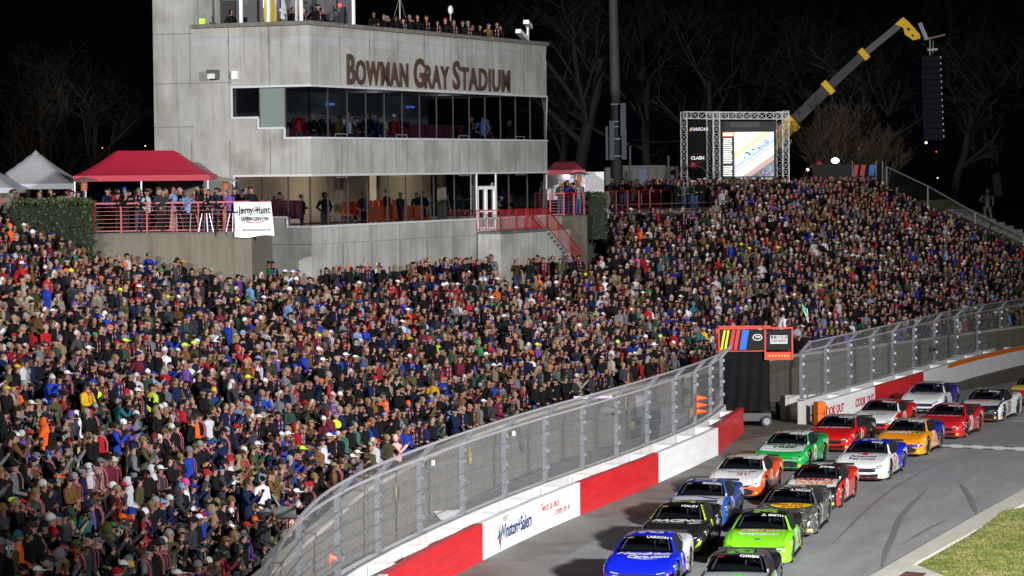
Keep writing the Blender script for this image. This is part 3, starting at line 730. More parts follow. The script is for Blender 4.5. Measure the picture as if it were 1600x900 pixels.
# ---------------------------------------------------------------- camera gear on the roof
def on_roof(px, py_top, x=None, y=.5): return BC+BU*fx(px)+BW*y
def tocam(pt): return Vector((pt.x, pt.y, 0))
for k, (px, h, lab) in enumerate(((575, 1.5, 'dark broadcast camera with a red tally light on the roof corner'), (530, 1.7, 'dark broadcast camera under a red lamp beside the flags on the roof'))):
    q = on_roof(px, 0, y=1.3); c = empty('broadcast_camera', (q.x, q.y, zR-1.05), -.4, lab, 'camera')
    mb = MB(); mb.box((0, 0, h), (.45, .9, .5)); mb.tube([(0, -.45, h), (0, -.9, h)], [.16, .2], 10); mb.box((.1, .1, h+.35), (.3, .3, .25)); mb.build('camera_body', mat('camera_grey', (.05, .055, .06), .4), c)
    mb = MB()
    for a in (0, 2.1, 4.2): mb.bar((.0, 0, h-.2), (.5*math.cos(a), .5*math.sin(a), 0), .06)
    mb.build('tripod', M_dark, c)
    MB().ell((.1, -.1, h+.55), (.08, .08, .08), 8, 6).build('tally_lamp', mat('tally_red', (1, .02, .02), .5, emit=(1, .03, .03), estr=5), c)
q = on_roof(840, 40, y=.4); c = empty('camera_mast', (q.x, q.y, zR-.05), BANG, 'white twin camera heads on a short mast at the right end of the roof', 'camera')
mb = MB(); mb.bar((0, 0, 0), (0, 0, 1.0), .09); mb.build('mast', M_white, c)
mb = MB(); mb.bar((-.9, -.3, 1.05), (.5, .1, .85), .28, .2); mb.build('camera_head', M_white, c)
mb = MB(); mb.bar((-1.9, -.3, .55), (-.3, 0, .25), .28, .2); mb.build('camera_head', M_white, c)
for k, (px, h, lab, col_) in enumerate(((660, 1.9, 'thin roof mast held by two guy wires', 0), (738, 1.3, 'thin pale pole with a small dish on the roof', 1))):
    q = on_roof(px, 0, y=1.0); c = empty('antenna_mast', (q.x, q.y, zR-1.0), BANG, lab, 'antenna')
    MB().bar((0, 0, 0), (0, 0, h+.9), .05).build('pole', mat('pole_tan', (.35, .30, .2), .6), c)
    if k == 0: MB().bar((0, 0, 2.7), (1.1, 0, .9), .02).bar((0, 0, 2.7), (-1.1, 0, .9), .02).build('guy_wire', M_galv, c)
    else: MB().ell((0, 0, h+1), (.22, .1, .22), 10, 6).build('dish', M_white, c)
for k, (px, c1, c2, lab) in enumerate(((497, (.45, .33, .03), (.45, .33, .03), 'yellow banner hanging on the roof by the corner post'), (513, (.55, .55, .6), (.03, .05, .25), 'white and blue banner hanging on the roof'))):
    q = on_roof(px, 0, y=2.2); c = empty('banner', (q.x, q.y, zR-.9), BANG, lab, 'banner')
    rows = [[Vector((.45*j-.45+.05*math.sin(i), .08*math.sin(j*2+i), .8+i*.45)) for j in range(3)] for i in range(7)]
    MB().grid(rows).build('cloth', mat('banner_%d' % k, c1, .8), c, 60)
    if k: MB().box((0, -.12, 2.2), (.5, .02, .12)).box((-.2, -.12, 1.9), (.12, .02, .6)).build('emblem', mat('banner_blue', c2, .8), c)

# ================================================================ TERRACES
def prism_thing(name, poly, z0, z1, m, label, cat, part='wall'):
    o = empty(name, (0, 0, 0), 0, label, cat); MB().prism(poly, z0, z1).build(part, m, o); return o
TL = [Vector((-16.95, 116.5)), Vector((-10.7, 118.6)), Vector((-10.35, 124.3))]
TLpoly = [tuple(TL[0]), tuple(TL[1]), tuple(TL[2]), (-10.6, 130), (-18.3, 130)]
lt = prism_thing('terrace', TLpoly, 2.0, 8.78, M_tan, 'raised tan concrete terrace left of the press box', 'terrace')
MB().prism([(p[0]*1.0, p[1]) for p in TLpoly], 8.78, 8.86).build('deck', M_step, lt)
TRpoly = [(LEN*BU.x+BC.x-.8, LEN*BU.y+BC.y+.2), (2.6, 147.2), (3.9, 149.0), (4.4, 156), (5, 170), (-2, 170)]
rt = prism_thing('terrace', TRpoly, 2.0, 8.80, M_tan, 'small tan concrete terrace right of the press box', 'terrace')
MB().prism(TRpoly, 8.80, 8.88).build('deck', M_step, rt)
def red_fence(P, label, z, grp='red pipe railings', h=1.15):
    o = empty('railing', (0, 0, 0), 0, label, 'railing', grp); pts = [Vector((p[0], p[1], z)) for p in P]; U = Vector((0, 0, 1))
    posts = []
    mt = MB(); mw = MB()
    for a, b in zip(pts[:-1], pts[1:]):
        L = (b-a).length; m = max(1, round(L/1.05))
        for i in range(m+1):
            q = a+(b-a)*i/m
            if not posts or (q-posts[-1]).length > .1: posts.append(q)
        mt.bar(a+U*h, b+U*h, .07); mt.bar(a+U*.08, b+U*.08, .05)
        for j in range(1, 7): mw.bar(a+U*(.08+j*h/7.5), b+U*(.08+j*h/7.5), .018)
    for q in posts: MB().bar(q, q+U*h, .075).build('post', M_red, o)
    mt.build('top_rail', M_red, o); mw.build('infill_wire', M_red, o); return o
red_fence([TL[0]+Vector((.1, .12)), TL[1]+Vector((-.1, .1)), TL[2]+Vector((-.1, -.2))], 'red pipe railing along the left terrace', 8.86, h=1.2)
red_fence([(2.0, 147.35), (2.7, 147.4), (3.75, 149.1), (4.2, 155)], 'red pipe railing round the small right terrace', 8.88)
p1 = at_z(945, 329, 8.8); p2 = at_z(1050, 326, 8.8); p3 = at_z(1112, 325, 8.8)
red_fence([p1, p2, p3], 'red pipe railing at the top of the stand left of the big screen', 8.8)
# stair rail near the hedge
mb = MB(); a = at_z(18, 322, 8.9); b = at_z(112, 372, 8.0)
o = empty('handrail', (0, 0, 0), 0, 'slanting red handrail below the hedge', 'railing')
MB().tube([at_z(15, 330, 9.2), at_z(60, 352, 8.6), at_z(112, 378, 7.9)], .035, 6).build('rail', M_red, o)
# banner over the railing
bn = empty('banner', (0, 0, 0), 0, 'white advertising banner hanging over the left terrace railing', 'banner')
q0 = TL[1]+(TL[0]-TL[1]).normalized()*.75; q1 = TL[1]+Vector((.02, -.05)); dd = (q1-q0).normalized(); nn = Vector((dd.y, -dd.x))
q0 = q0+nn*.1; W = 1.55
rows = []
for i in range(13):
    v = i/12; z = 10.05-1.42*v
    rows.append([Vector((*(q0+dd*(W*u/12+.10*v*(u/12))+nn*(.03*math.sin(u*.9+v*5)+.08*v)), z-.05*math.sin(u*.5)*v)) for u in range(13)])
MB().grid(rows).build('cloth', mat('banner_white', (.62, .62, .64), .5, noise=.06, nscale=5), bn, 60)
def ban(s, u, z, size, m, **k):
    mb = MB(); o3 = q0+dd*u+nn*.19; put_text(mb, s, (o3.x, o3.y, z), (dd.x, dd.y, 0), (0, 0, 1), size, **k); mb.build('lettering', m, bn)
ban('Jerry Hunt', .82, 9.72, .42, M_black, bold=.02, sx=.72); ban('SUPERCENTER', .84, 9.36, .20, M_black, bold=.02, sx=.9); ban('jerryhuntsupercenter.com', .92, 8.92, .13, M_black, bold=.01, sx=.85)
a = q0+dd*.45+nn*.19; b = q0+dd*1.25+nn*.19
MB().tube([(a.x, a.y, 9.26), ((a.x+b.x)/2, (a.y+b.y)/2, 9.20), (b.x, b.y, 9.26)], .012, 5).build('swoosh', M_redp, bn)

# hedges: leafy boxes
def hedge(name, poly, z0, z1, label, n=9000, tops=None):
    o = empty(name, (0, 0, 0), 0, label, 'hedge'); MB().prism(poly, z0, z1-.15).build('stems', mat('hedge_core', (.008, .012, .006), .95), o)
    xs = [p[0] for p in poly]; ys = [p[1] for p in poly]; mb = MB(); P = [Vector(p) for p in poly]; per = sum((P[i]-P[(i+1) % len(P)]).length for i in range(len(P)))
    for _ in range(n):
        if random.random() < .75:
            s = random.uniform(0, per); i = 0
            while s > (P[i]-P[(i+1) % len(P)]).length: s -= (P[i]-P[(i+1) % len(P)]).length; i += 1
            q = P[i]+(P[(i+1) % len(P)]-P[i]).normalized()*s; zt = z1
            z = random.uniform(z0, zt); q = q+Vector((random.gauss(0, .1), random.gauss(0, .1)))
        else:
            q = Vector((random.uniform(min(xs), max(xs)), random.uniform(min(ys), max(ys)))); ins = False; j = len(P)-1
            for i in range(len(P)):
                if (P[i].y > q.y) != (P[j].y > q.y) and q.x < (P[j].x-P[i].x)*(q.y-P[i].y)/(P[j].y-P[i].y)+P[i].x: ins = not ins
                j = i
            if not ins: continue
            z = z1+random.gauss(0, .07)
        c = Vector((q.x, q.y, z)); a = Vector((random.gauss(0, 1), random.gauss(0, 1), random.gauss(0, 1))).normalized()*.07; b = Vector((random.gauss(0, 1), random.gauss(0, 1), random.gauss(0, 1))).normalized()*.045
        mb.add([c-a, c+b, c+a, c-b], [(0, 1, 2, 3)])
    mb.build('leaves', mat('hedge_leaf', (.035, .055, .018), .6, noise=.5, nscale=3), o)
hA, hB = at_y(22, 350, 117.6), at_y(147, 366, 116.2)
hedge('hedge', [(hA.x, hA.y-1.0), (hB.x-.1, hB.y-1.2), (hB.x-.1, hB.y+1.2), (hA.x, hA.y+1.4)], 5.4, 10.15, 'long clipped dark hedge beside the left terrace', 11000)
hC, hD = at_y(917, 334, 152), at_y(943, 331, 152)
hedge('hedge', [(hC.x, hC.y-2), (hD.x, hD.y-2), (hD.x, hD.y+1), (hC.x, hC.y+1)], 7.6, 9.9, 'small dark hedge at the corner of the right terrace', 2500)
# concrete pillars by the tents
for k, (px, w, zt, lab) in enumerate(((12, .55, 10.45, 'square concrete pillar at the left end of the hedge'), (104, .5, 10.3, 'square concrete pillar behind the hedge under the tent'))):
    p = at_z(px, 366, 8.8); o = empty('pillar', (p.x, p.y, 0), 0, lab, 'pillar')
    MB().box((0, 0, (8+zt)/2-.1), (w, w, zt-8)).build('shaft', M_tan, o); MB().box((0, 0, zt-.02), (w+.15, w+.15, .16)).build('cap', M_tan, o)
pA, pB = at_y(60, 345, 121), at_y(104, 348, 121)
o = empty('low_wall', (0, 0, 0), 0, 'low tan wall between the tent and the hedge', 'wall'); MB().bar((pA.x, pA.y, 9.1), (pB.x, pB.y, 9.1), .3, .9).build('wall', M_tan, o)

# canopies
def canopy(label, px0, px1, py_eave, D, h_peak, depth, m, ridge=.25, name='canopy_tent', poles=True, legm=None):
    a = at_y(px0, py_eave, D); b = at_y(px1, py_eave, D+.6); W = b.x-a.x; ze = a.z
    o = empty(name, (a.x, D, 8.8), 0, label, 'tent'); mb = MB(); dz = ze-8.8; n = 12
    def roofz(u, v):
        fu = min(u, 1-u)/(.5-ridge/2 if ridge else .5); fv = min(v, 1-v)/.5; f = min(1, fu, fv); return f**1.25
    rows = [[Vector((W*i/(2*n), depth*j/n, dz+h_peak*roofz(i/(2*n), j/n)-.10*math.sin(math.pi*i/(2*n))*(j in (0, n))*0)) for i in range(2*n+1)] for j in range(n+1)]
    mb.grid(rows)
    sk = .24
    for edge in (rows[0], rows[-1], [r[0] for r in rows], [r[-1] for r in rows]): mb.grid([[v for v in edge], [v-Vector((0, 0, sk)) for v in edge]])
    mb.build('canopy', m, o, 40)
    if poles:
        for x, y in ((.06, .06), (W-.06, .06), (.06, depth-.06), (W-.06, depth-.06), (W/2, .06)): MB().bar((x, y, 0), (x, y, dz), .07).build('leg', legm or M_galv, o)
    return o
M_rcan = mat('crimson_canopy', (.32, .008, .03), .6, noise=.08, nscale=2); M_gcan = mat('grey_canopy', (.33, .34, .37), .6, noise=.06, nscale=2)
canopy('crimson pop-up canopy over the left terrace', 114, 329, 275, 121.5, 1.05, 3.2, M_rcan, .45)
canopy('pale grey peaked tent left of the crimson canopy', -26, 118, 288, 127, 1.5, 4.2, M_gcan, .0)
canopy('larger grey tent cut by the left edge of the photograph', -150, 24, 295, 123.5, 1.7, 4.2, M_gcan, .0)
canopy('small dull red canopy right of the press box', 852, 914, 266, 151.5, .45, 3.4, mat('faded_red_canopy', (.35, .05, .06), .6), .5, legm=M_white)
# red hoop sign at the far left
p = at_y(0, 300, 118); o = empty('hoop_sign', (p.x-.25, 118, 8.8), 0, 'red hoop with a round red sign at the left edge', 'sign')
MB().tube([(-.9+.95*math.cos(a)+.3, 0, 1.0+1.2*math.sin(a)) for a in [R_(180*i/14) for i in range(15)]], .035, 6).build('hoop', M_red, o)
MB().tube([(-.25, -.03, 2.05), (-.25, .03, 2.05)], .3, 18).build('disc', M_red, o)
for px, D, lab in ((1082, 196, 'round red globe sign in front of the left screen tower'), (1279, 199, 'round red globe sign behind the top of the far stand')):
    p = at_y(px+1, 258 if px < 1200 else 256, D); o = empty('hoop_sign', (p.x, D, 8.8), 0, lab, 'sign', 'red hoops with round signs')
    z = p.z-8.8
    MB().tube([(1.1*math.cos(a), 0, z-1.1+1.1*math.sin(a)) for a in [R_(180*i/14) for i in range(15)]], .03, 5).build('hoop', M_red, o)
    MB().ell((0, 0, z), (.2, .2, .2), 12, 8).build('globe', mat('red_globe', (.5, .03, .05), .5), o)
# patio heaters
for px, py, D, lab in ((131, 283, 118.5, 'patio heater with a wide flat hood at the left end of the terrace'), (352, 283, 121.5, 'patio heater with a wide flat hood beside the press box wall'), (905, 273, 151, 'patio heater with a wide flat hood under the small canopy')):
    p = at_y(px, py, D); o = empty('patio_heater', (p.x, D, 8.86), 0, lab, 'heater', 'patio heaters'); z = p.z-8.86
    MB().tube([(0, 0, z), (0, 0, z+.1), (0, 0, z+.16)], [.62, .35, .05], 16).build('hood', mat('steel_hood', (.4, .41, .43), .3, .7), o)
    MB().tube([(0, 0, z-.4), (0, 0, z-.02)], .13, 10).build('burner', mat('burner', (.12, .04, .02), .6, emit=(1, .2, .05), estr=.25), o)
    MB().tube([(0, 0, 0), (0, 0, z-.35)], .05, 8).build('pole', M_dark, o); MB().tube([(0, 0, 0), (0, 0, .7)], .22, 12).build('base', M_dark, o)
# bar tables / stools on the terrace
M_chrome = mat('chrome_legs', (.30, .30, .32), .35, .8)
def bar_stool(x, y, lab):
    o = empty('bar_stool', (x, y, 8.86), random.uniform(0, 3), lab, 'stool', 'chrome bar stools on the left terrace')
    for sx in (-1, 1):
        for sy in (-1, 1): MB().bar((.1*sx, .1*sy, .78), (.22*sx, .22*sy, 0), .03).build('leg', M_chrome, o)
    MB().tube([(0, 0, .76), (0, 0, .82)], .19, 12).build('seat', M_black, o)
for k, px in enumerate((199, 246, 272, 296, 318, 361)):
    p = at_z(px, 363, 8.86); bar_stool(p.x, p.y+.9+.25*(k % 2), '%s chrome bar stool from the left on the terrace' % ORD[k])
# ================================================================ BIG SCREEN, CRANE, LIGHT POLE, YARD
def truss(mb, a, b, w, step=None):
    a = Vector(a); b = Vector(b); d = (b-a); L = d.length; d.normalize(); u = Vector((0, 1, 0)); v = d.cross(u).normalized(); step = step or w*1.15
    cs = [(i*w/2, j*w/2) for i, j in ((-1, -1), (1, -1), (1, 1), (-1, 1))]
    for i, j in cs: mb.bar(a+u*i+v*j, b+u*i+v*j, .045)
    n = max(1, round(L/step))
    for k in range(n+1):
        q = a+d*(L*k/n)
        for c in range(4):
            i, j = cs[c]; i2, j2 = cs[(c+1) % 4]
            mb.bar(q+u*i+v*j, q+u*i2+v*j2, .022)
            if k < n:
                r = a+d*(L*(k+1)/n)
                if k % 2: mb.bar(q+u*i+v*j, r+u*i2+v*j2, .022)
                else: mb.bar(q+u*i2+v*j2, r+u*i+v*j, .022)
SD = 198.0
def sp(px, py, D=SD): return at_y(px, py, D)
M_truss = mat('truss_aluminium', (.34, .35, .36), .35, .4)
scr = empty('screen_tower', (0, 0, 0), 0, 'aluminium truss frame holding the large lit video screen', 'video screen')
zt = sp(1150, 180).z; zb = 8.7
def vt(px, nm='truss_leg', D=SD):
    x = sp(px, 200, D).x; mb = MB(); truss(mb, (x, D, zb), (x, D, zt+.25), .42); mb.build(nm, M_truss, scr)
for px in (1068.5, 1109, 1119.5, 1218, 1227.5): vt(px, D=SD+(2.2 if px in (1109, 1218) else 0))
mb = MB(); truss(mb, sp(1068, 180), sp(1232, 181), .46); mb.build('truss_beam', M_truss, scr)
mb = MB(); truss(mb, sp(1109, 181, SD+2.2), sp(1222, 181, SD+2.2), .46); mb.build('truss_beam', M_truss, scr)
def panel(x0, y0, x1, y1, D, m, nm, parent, th=.08):
    a = sp(x0, y0, D); b = sp(x1, y1, D); return MB().box(((a.x+b.x)/2, D, (a.z+b.z)/2), (abs(b.x-a.x), th, abs(a.z-b.z))).build(nm, m, parent)
panel(1076, 188, 1104, 312, SD+.1, M_black, 'drape', scr)
panel(1123, 187, 1213, 300, SD+1.0, mat('screen_backing', (.02, .02, .022), .6), 'backing', scr)
panel(1141, 191, 1187, 199, SD+.9, mat('grey_cloth', (.11, .11, .12), .8), 'speaker_cloth', scr)
def em(name, c, s): return mat(name, tuple(min(1, x) for x in c), .6, emit=c, estr=s)
# the lit picture: sky-white track view with grass verge, wall, crowd
def screen_mat():
    m = bpy.data.materials.new('led_picture'); m.use_nodes = True; nt = m.node_tree; p = nt.nodes['Principled BSDF']; p.inputs['Base Color'].default_value = (.02, .02, .02, 1)
    tc = nt.nodes.new('ShaderNodeTexCoord'); sx = nt.nodes.new('ShaderNodeSeparateXYZ'); nt.links.new(tc.outputs['Generated'], sx.inputs[0])
    # s = z - 0.55*x : bands run up to the right
    ml = nt.nodes.new('ShaderNodeMath'); ml.operation = 'MULTIPLY'; ml.inputs[1].default_value = -.62; nt.links.new(sx.outputs['X'], ml.inputs[0])
    ad = nt.nodes.new('ShaderNodeMath'); nt.links.new(ml.outputs[0], ad.inputs[0]); nt.links.new(sx.outputs['Z'], ad.inputs[1])
    a2 = nt.nodes.new('ShaderNodeMath'); a2.inputs[1].default_value = .62; nt.links.new(ad.outputs[0], a2.inputs[0])
    dv = nt.nodes.new('ShaderNodeMath'); dv.operation = 'MULTIPLY'; dv.inputs[1].default_value = 1/1.62; nt.links.new(a2.outputs[0], dv.inputs[0])
    cr = nt.nodes.new('ShaderNodeValToRGB'); cr.color_ramp.interpolation = 'LINEAR'; e = cr.color_ramp.elements; e[0].position = 0; e[0].color = (.01, .02, .06, 1); e[1].position = 1; e[1].color = (1.0, .98, .92, 1)
    for pos, c in ((.20, (.02, .03, .08, 1)), (.23, (.5, .34, .3, 1)), (.30, (.55, .4, .35, 1)), (.32, (.95, .95, 1, 1)), (.42, (1, 1, 1, 1)), (.44, (.95, .3, .35, 1)), (.46, (.9, .92, 1, 1)), (.49, (.32, .55, .9, 1)), (.54, (.75, .82, 1, 1)), (.64, (.70, .76, .95, 1)), (.65, (.6, .72, .3, 1)), (.70, (.72, .78, .4, 1)), (.72, (1, 1, .95, 1))):
        q = e.new(pos); q.color = c
    nt.links.new(dv.outputs[0], cr.inputs['Fac']); n = nt.nodes.new('ShaderNodeTexVoronoi'); n.inputs['Scale'].default_value = 26; nt.links.new(tc.outputs['Generated'], n.inputs['Vector'])
    # crowd sparkle in the dark corner
    gt = nt.nodes.new('ShaderNodeMath'); gt.operation = 'LESS_THAN'; gt.inputs[1].default_value = .2; nt.links.new(dv.outputs[0], gt.inputs[0])
    mx = nt.nodes.new('ShaderNodeMix'); mx.data_type = 'RGBA'; mx.blend_type = 'ADD'; nt.links.new(cr.outputs[0], mx.inputs['A']); nt.links.new(n.outputs['Color'], mx.inputs['B'])
    mm = nt.nodes.new('ShaderNodeMath'); mm.operation = 'MULTIPLY'; mm.inputs[1].default_value = .35; nt.links.new(gt.outputs[0], mm.inputs[0]); nt.links.new(mm.outputs[0], mx.inputs['Factor'])
    nt.links.new(mx.outputs['Result'], p.inputs['Emission Color']); p.inputs['Emission Strength'].default_value = 1.35; return m
ls = panel(1128, 206, 1210, 281, SD+.70, mat('led_black', (.01, .01, .012), .4), 'led_screen', scr)
panel(1147.5, 206.5, 1209.5, 275, SD+.64, screen_mat(), 'live_picture', ls, .02)
panel(1129, 206.5, 1147, 213, SD+.64, em('led_red', (1, .25, .05), 1.0), 'header_bar', ls, .02)
panel(1130, 208, 1145, 211.5, SD+.62, em('led_white', (1, .97, .9), 1.2), 'header_text', ls, .015)
random.seed(8); mb = MB(); mg = MB()
for k in range(18):
    y = 216+k*3.35
    if k in (12,): continue
    x = 1130.5
    while x < 1143:
        w = random.uniform(.8, 2.2); a = sp(x, y, SD+.64); b = sp(min(x+w, 1144), y+2.1, SD+.64); mb.box(((a.x+b.x)/2, SD+.63, (a.z+b.z)/2), (b.x-a.x, .01, a.z-b.z)); x += w+random.uniform(.3, .8)
    mb.build('standings_row', em('led_white', (1, 1, 1), 1.2), ls); mb = MB()
mb = MB(); 
for k in range(9):
    a = sp(1150+k*6.5, 277.5, SD+.64); b = sp(1154+k*6.5, 280, SD+.64); mb.box(((a.x+b.x)/2, SD+.63, (a.z+b.z)/2), (b.x-a.x, .01, a.z-b.z))
mb.build('ticker_text', em('led_grey', (.3, .35, .4), 1.0), ls)
# small cars in the picture
mb = MB(); mk = MB()
for k in range(26):
    t = random.random(); x = 1150+52*t; y = 252-32*t+random.gauss(0, 2.4); a = sp(x, y, SD+.62); (mb if k % 2 else mk).box((a.x, SD+.625, a.z), (random.uniform(.06, .16), .008, random.uniform(.05, .1)))
mb.build('tiny_cars', M_black, ls); mk.build('tiny_cars', em('led_teal', (.15, .5, .6), .6), ls)
mb = MB(); q = sp(1088, 202, SD); put_text(mb, 'NASCAR', (q.x+.22, SD+.02, q.z), (1, 0, 0), (0, 0, 1), .30, bold=.03, shear=.25); mb.build('logo_lettering', em('logo_white', (.8, .8, .85), .35), scr)
for k, c in enumerate(((.8, .6, .05), (.7, .03, .03), (.02, .06, .6))):
    MB().add([(q.x-.46+.09*k, SD+.02, q.z-.11), (q.x-.37+.09*k, SD+.02, q.z-.11), (q.x-.32+.09*k, SD+.02, q.z+.11), (q.x-.41+.09*k, SD+.02, q.z+.11)], [(0, 1, 2, 3)]).build('logo_bar', mat('bar_%d' % k, c, .5, emit=c, estr=.2), scr)
mb = MB(); q = sp(1090, 247, SD); put_text(mb, 'CLASH', (q.x, SD+.02, q.z), (1, 0, 0), (0, 0, 1), .30, bold=.05); mb.build('event_lettering', em('logo_white', (.8, .8, .85), .35), scr)
MB().tube([(q.x+.55*math.cos(a), SD+.03, q.z+.32*math.sin(a)) for a in [R_(15*i) for i in range(25)]], .018, 4).build('event_ring', mat('ring_red', (.25, .02, .04), .6), scr)

# crane boom with hanging speaker array
CRD = 206.0
cr = empty('crane', (0, 0, 0), 0, 'telescopic crane boom with yellow collars holding up the speaker array', 'crane')
M_yel = mat('crane_yellow', (.95, .56, .0), .6); M_boom = mat('boom_grey', (.035, .036, .04), .6)
b0 = sp(1205, 232, CRD); b1 = sp(1237, 192, CRD); b2 = sp(1293, 137, CRD); b3 = sp(1349, 85, CRD); b4 = sp(1404, 40, CRD)
MB().bar(sp(1190, 245, CRD), b1, 1.05, .9, (0, 1, 0)).build('boom_base', M_yel, cr)
MB().bar(b1, b2, .78, .7, (0, 1, 0)).build('boom_section', M_boom, cr); MB().bar(b2, b3, .60, .55, (0, 1, 0)).build('boom_section', M_boom, cr); MB().bar(b3, b4, .46, .45, (0, 1, 0)).build('boom_section', mat('boom_silver', (.10, .10, .105), .6), cr)
for q, w in ((b1, 1.25), (b2, 1.05), (b3, .85)):
    d = (b4-b1).normalized(); MB().bar(q-d*.22, q+d*.22, w, w*.9, (0, 1, 0)).build('collar', M_yel, cr)
a, b = sp(1240, 200, CRD), sp(1296, 146, CRD); MB().bar(a, b, .08).build('hoist_rope', M_dark, cr)
P = [(1398, 38), (1411, 26.5), (1420, 34), (1437, 53), (1438, 60), (1427, 63), (1414, 54), (1411, 43)]
mb = MB(); n = len(P); vs = [sp(x, y, CRD-.35) for x, y in P]+[sp(x, y, CRD+.35) for x, y in P]
mb.add(vs, [tuple(range(n)), tuple(range(2*n-1, n-1, -1))]+[(i, n+i, n+(i+1) % n, (i+1) % n) for i in range(n)]); hd = mb.build('boom_head', M_yel, cr)
for x, y, r in ((1419.5, 45.5, .1), (1426, 55.5, .08)):
    q = sp(x, y, CRD-.36); MB().tube([q, q+Vector((0, -.02, 0))], r, 10).build('pin_hole', M_black, hd)
q = sp(1215, 222, CRD-.6); d = (b2-b1).normalized(); mb = MB(); MB().bar(sp(1222, 232, CRD-.55), sp(1233, 217, CRD-.55), .55, .04, (0, 1, 0)).build('name_plate', M_white, cr)
put_text(mb, 'elfi', sp(1229, 223, CRD-.60), (d.x, 0, d.z), (-d.z, 0, d.x), .5, bold=.04); mb.build('name_lettering', M_black, cr)
# rigging arm and tackle
MB().bar(sp(1437, 36, CRD), sp(1448, 62, CRD), .28, .2, (0, 1, 0)).build('jib', mat('jib_grey', (.28, .29, .33), .5, .3), cr)
MB().bar(sp(1448, 61, CRD), sp(1477, 54, CRD), .12).build('jib', mat('jib_rust', (.22, .14, .08), .6), cr)
MB().bar(sp(1453, 60, CRD), sp(1453, 86, CRD), .06).bar(sp(1458, 64, CRD), sp(1458, 84, CRD), .03).build('hook_chain', M_galv, cr)
MB().bar(sp(1449, 78, CRD), sp(1465, 77, CRD), .2, .16).build('spreader', M_galv, cr)
sa = empty('speaker_array', (0, 0, 0), 0, 'tall curved black speaker array hanging from the crane', 'loudspeaker')
N = 14
for k in range(N):
    t0, t1 = k/N, (k+1)/N; dx = 0.0
    def e(t): return (1440+2.0*t**2+1.5*t, 87+133*t, 1469+5.5*t**1.3)
    x0, y0, x1 = e(t0); x2, y2, x3 = e(t1); mb = MB(); y2 -= .9; D = CRD+.9*t0*t0
    vs = [sp(x0, y0, D-.35), sp(x1, y0, D-.35), sp(x3, y2, D-.30), sp(x2, y2, D-.30), sp(x0, y0, D+.4), sp(x1, y0, D+.4), sp(x3, y2, D+.4), sp(x2, y2, D+.4)]
    mb.add(vs, [(0, 3, 2, 1), (4, 5, 6, 7), (0, 1, 5, 4), (1, 2, 6, 5), (2, 3, 7, 6), (3, 0, 4, 7)])
    cab = mb.build('cabinet', mat('speaker_black', (.012, .013, .022), .85, spec=.1), sa)
    MB().bar(sp(x1+.6, y0+1, D-.36), sp(x1+.8, y0+4, D-.36), .07).build('rigging_pin', mat('pin_silver', (.5, .5, .5), .4), cab)

# tall light pole with grey cabinets
lp = empty('light_pole', (0, 0, 0), 0, 'thick dark stadium light pole with grey equipment boxes', 'pole')
LPD = 186.0; x0 = sp(963, 280, LPD).x
M_pole = mat('weathered_pole', (.045, .044, .042), .7, noise=.15)
MB().tube([(x0, LPD, 8.7), (x0-.02, LPD, 16), (x0-.2, LPD, 30)], [.39, .33, .24], 16).build('shaft', M_pole, lp)
M_cab = mat('cabinet_grey', (.07, .085, .12), .5, .2)
for (a0, a1, c0, c1, dd_) in ((946, 952, 198, 250, .1), (952, 960, 189, 250, -.2), (969, 978, 161, 212, -.2), (971, 979, 204, 249, 0)):
    a = sp(a0, c0, LPD-.4+dd_); b = sp(a1, c1, LPD-.4+dd_); MB().box(((a.x+b.x)/2, LPD-.4+dd_, (a.z+b.z)/2), (b.x-a.x, .4, a.z-b.z)).build('equipment_box', M_cab, lp)
mb = MB()
for y in (163, 190, 198, 217, 244): a = sp(962, y, LPD); mb.box((a.x, LPD-.36, a.z), (.7, .06, .04))
mb.build('strap', M_galv, lp)
for px, y0_, lab in ((984, 229, 'short thin grey pole right of the light pole'), (1044, 245, 'short thin grey pole left of the screen tower')):
    a = sp(px, y0_, 190); o = empty('bollard_pole', (a.x, 190, 8.8), 0, lab, 'pole'); MB().tube([(0, 0, 0), (0, 0, a.z-8.8)], .07, 8).build('shaft', M_galv, o); MB().ell((0, 0, a.z-8.8), (.1, .1, .08), 8, 5).build('cap', M_galv, o)
# containers and kiosk behind the rail
M_cont = mat('container_cream', (.30, .29, .26), .6, noise=.12)
def container(x0, x1, y0, D, lab, win=None, glow=None):
    a = sp(x0, y0, D); b = sp(x1, y0+2, D); o = empty('container', (a.x, D, 8.8), 0, lab, 'container'); W = b.x-a.x; H = a.z-8.8; mb = MB(); pts = []
    n = int(W/.14); 
    for i in range(n+1): pts.append((W*i/n, -.04 if i % 4 in (1, 2) else .0))
    rows = [[Vector((x, y, 0)) for x, y in pts], [Vector((x, y, H)) for x, y in pts]]; mb.grid(rows); mb.grid([[Vector((0, 0, H)), Vector((W, 0, H))], [Vector((0, 2.4, H)), Vector((W, 2.4, H))]]); mb.build('side', M_cont, o)
    MB().box((W/2, -.05, H-.05), (W, .1, .12)).build('top_rail', M_cont, o)
    if win:
        for (u0, u1, z0, z1, c, e_) in win: MB().box((W*(u0+u1)/2, -.06, H*(z0+z1)/2), (W*(u1-u0), .06, H*(z1-z0))).build('window', mat('win_%s_%.2f' % (lab[:6], u0), c, .5, emit=c if e_ else None, estr=e_), o)
    return o
container(943, 962, 262, 196, 'pale container half behind the light pole')
container(973, 1040, 259, 200, 'long cream container with a lit orange hatch', [(.36, .53, .1, .9, (.12, .16, .28), .25), (.62, .93, .2, .62, (.7, .22, .05), .5), (.05, .16, 0, .45, (.2, .2, .2), 0)])
container(1041, 1068, 260, 201, 'short cream container beside the screen tower', [(.2, .8, .1, .6, (.10, .10, .11), 0)])
MB_o = empty('low_wall', (0, 0, 0), 0, 'low concrete parapet behind the top row of the stand', 'wall')
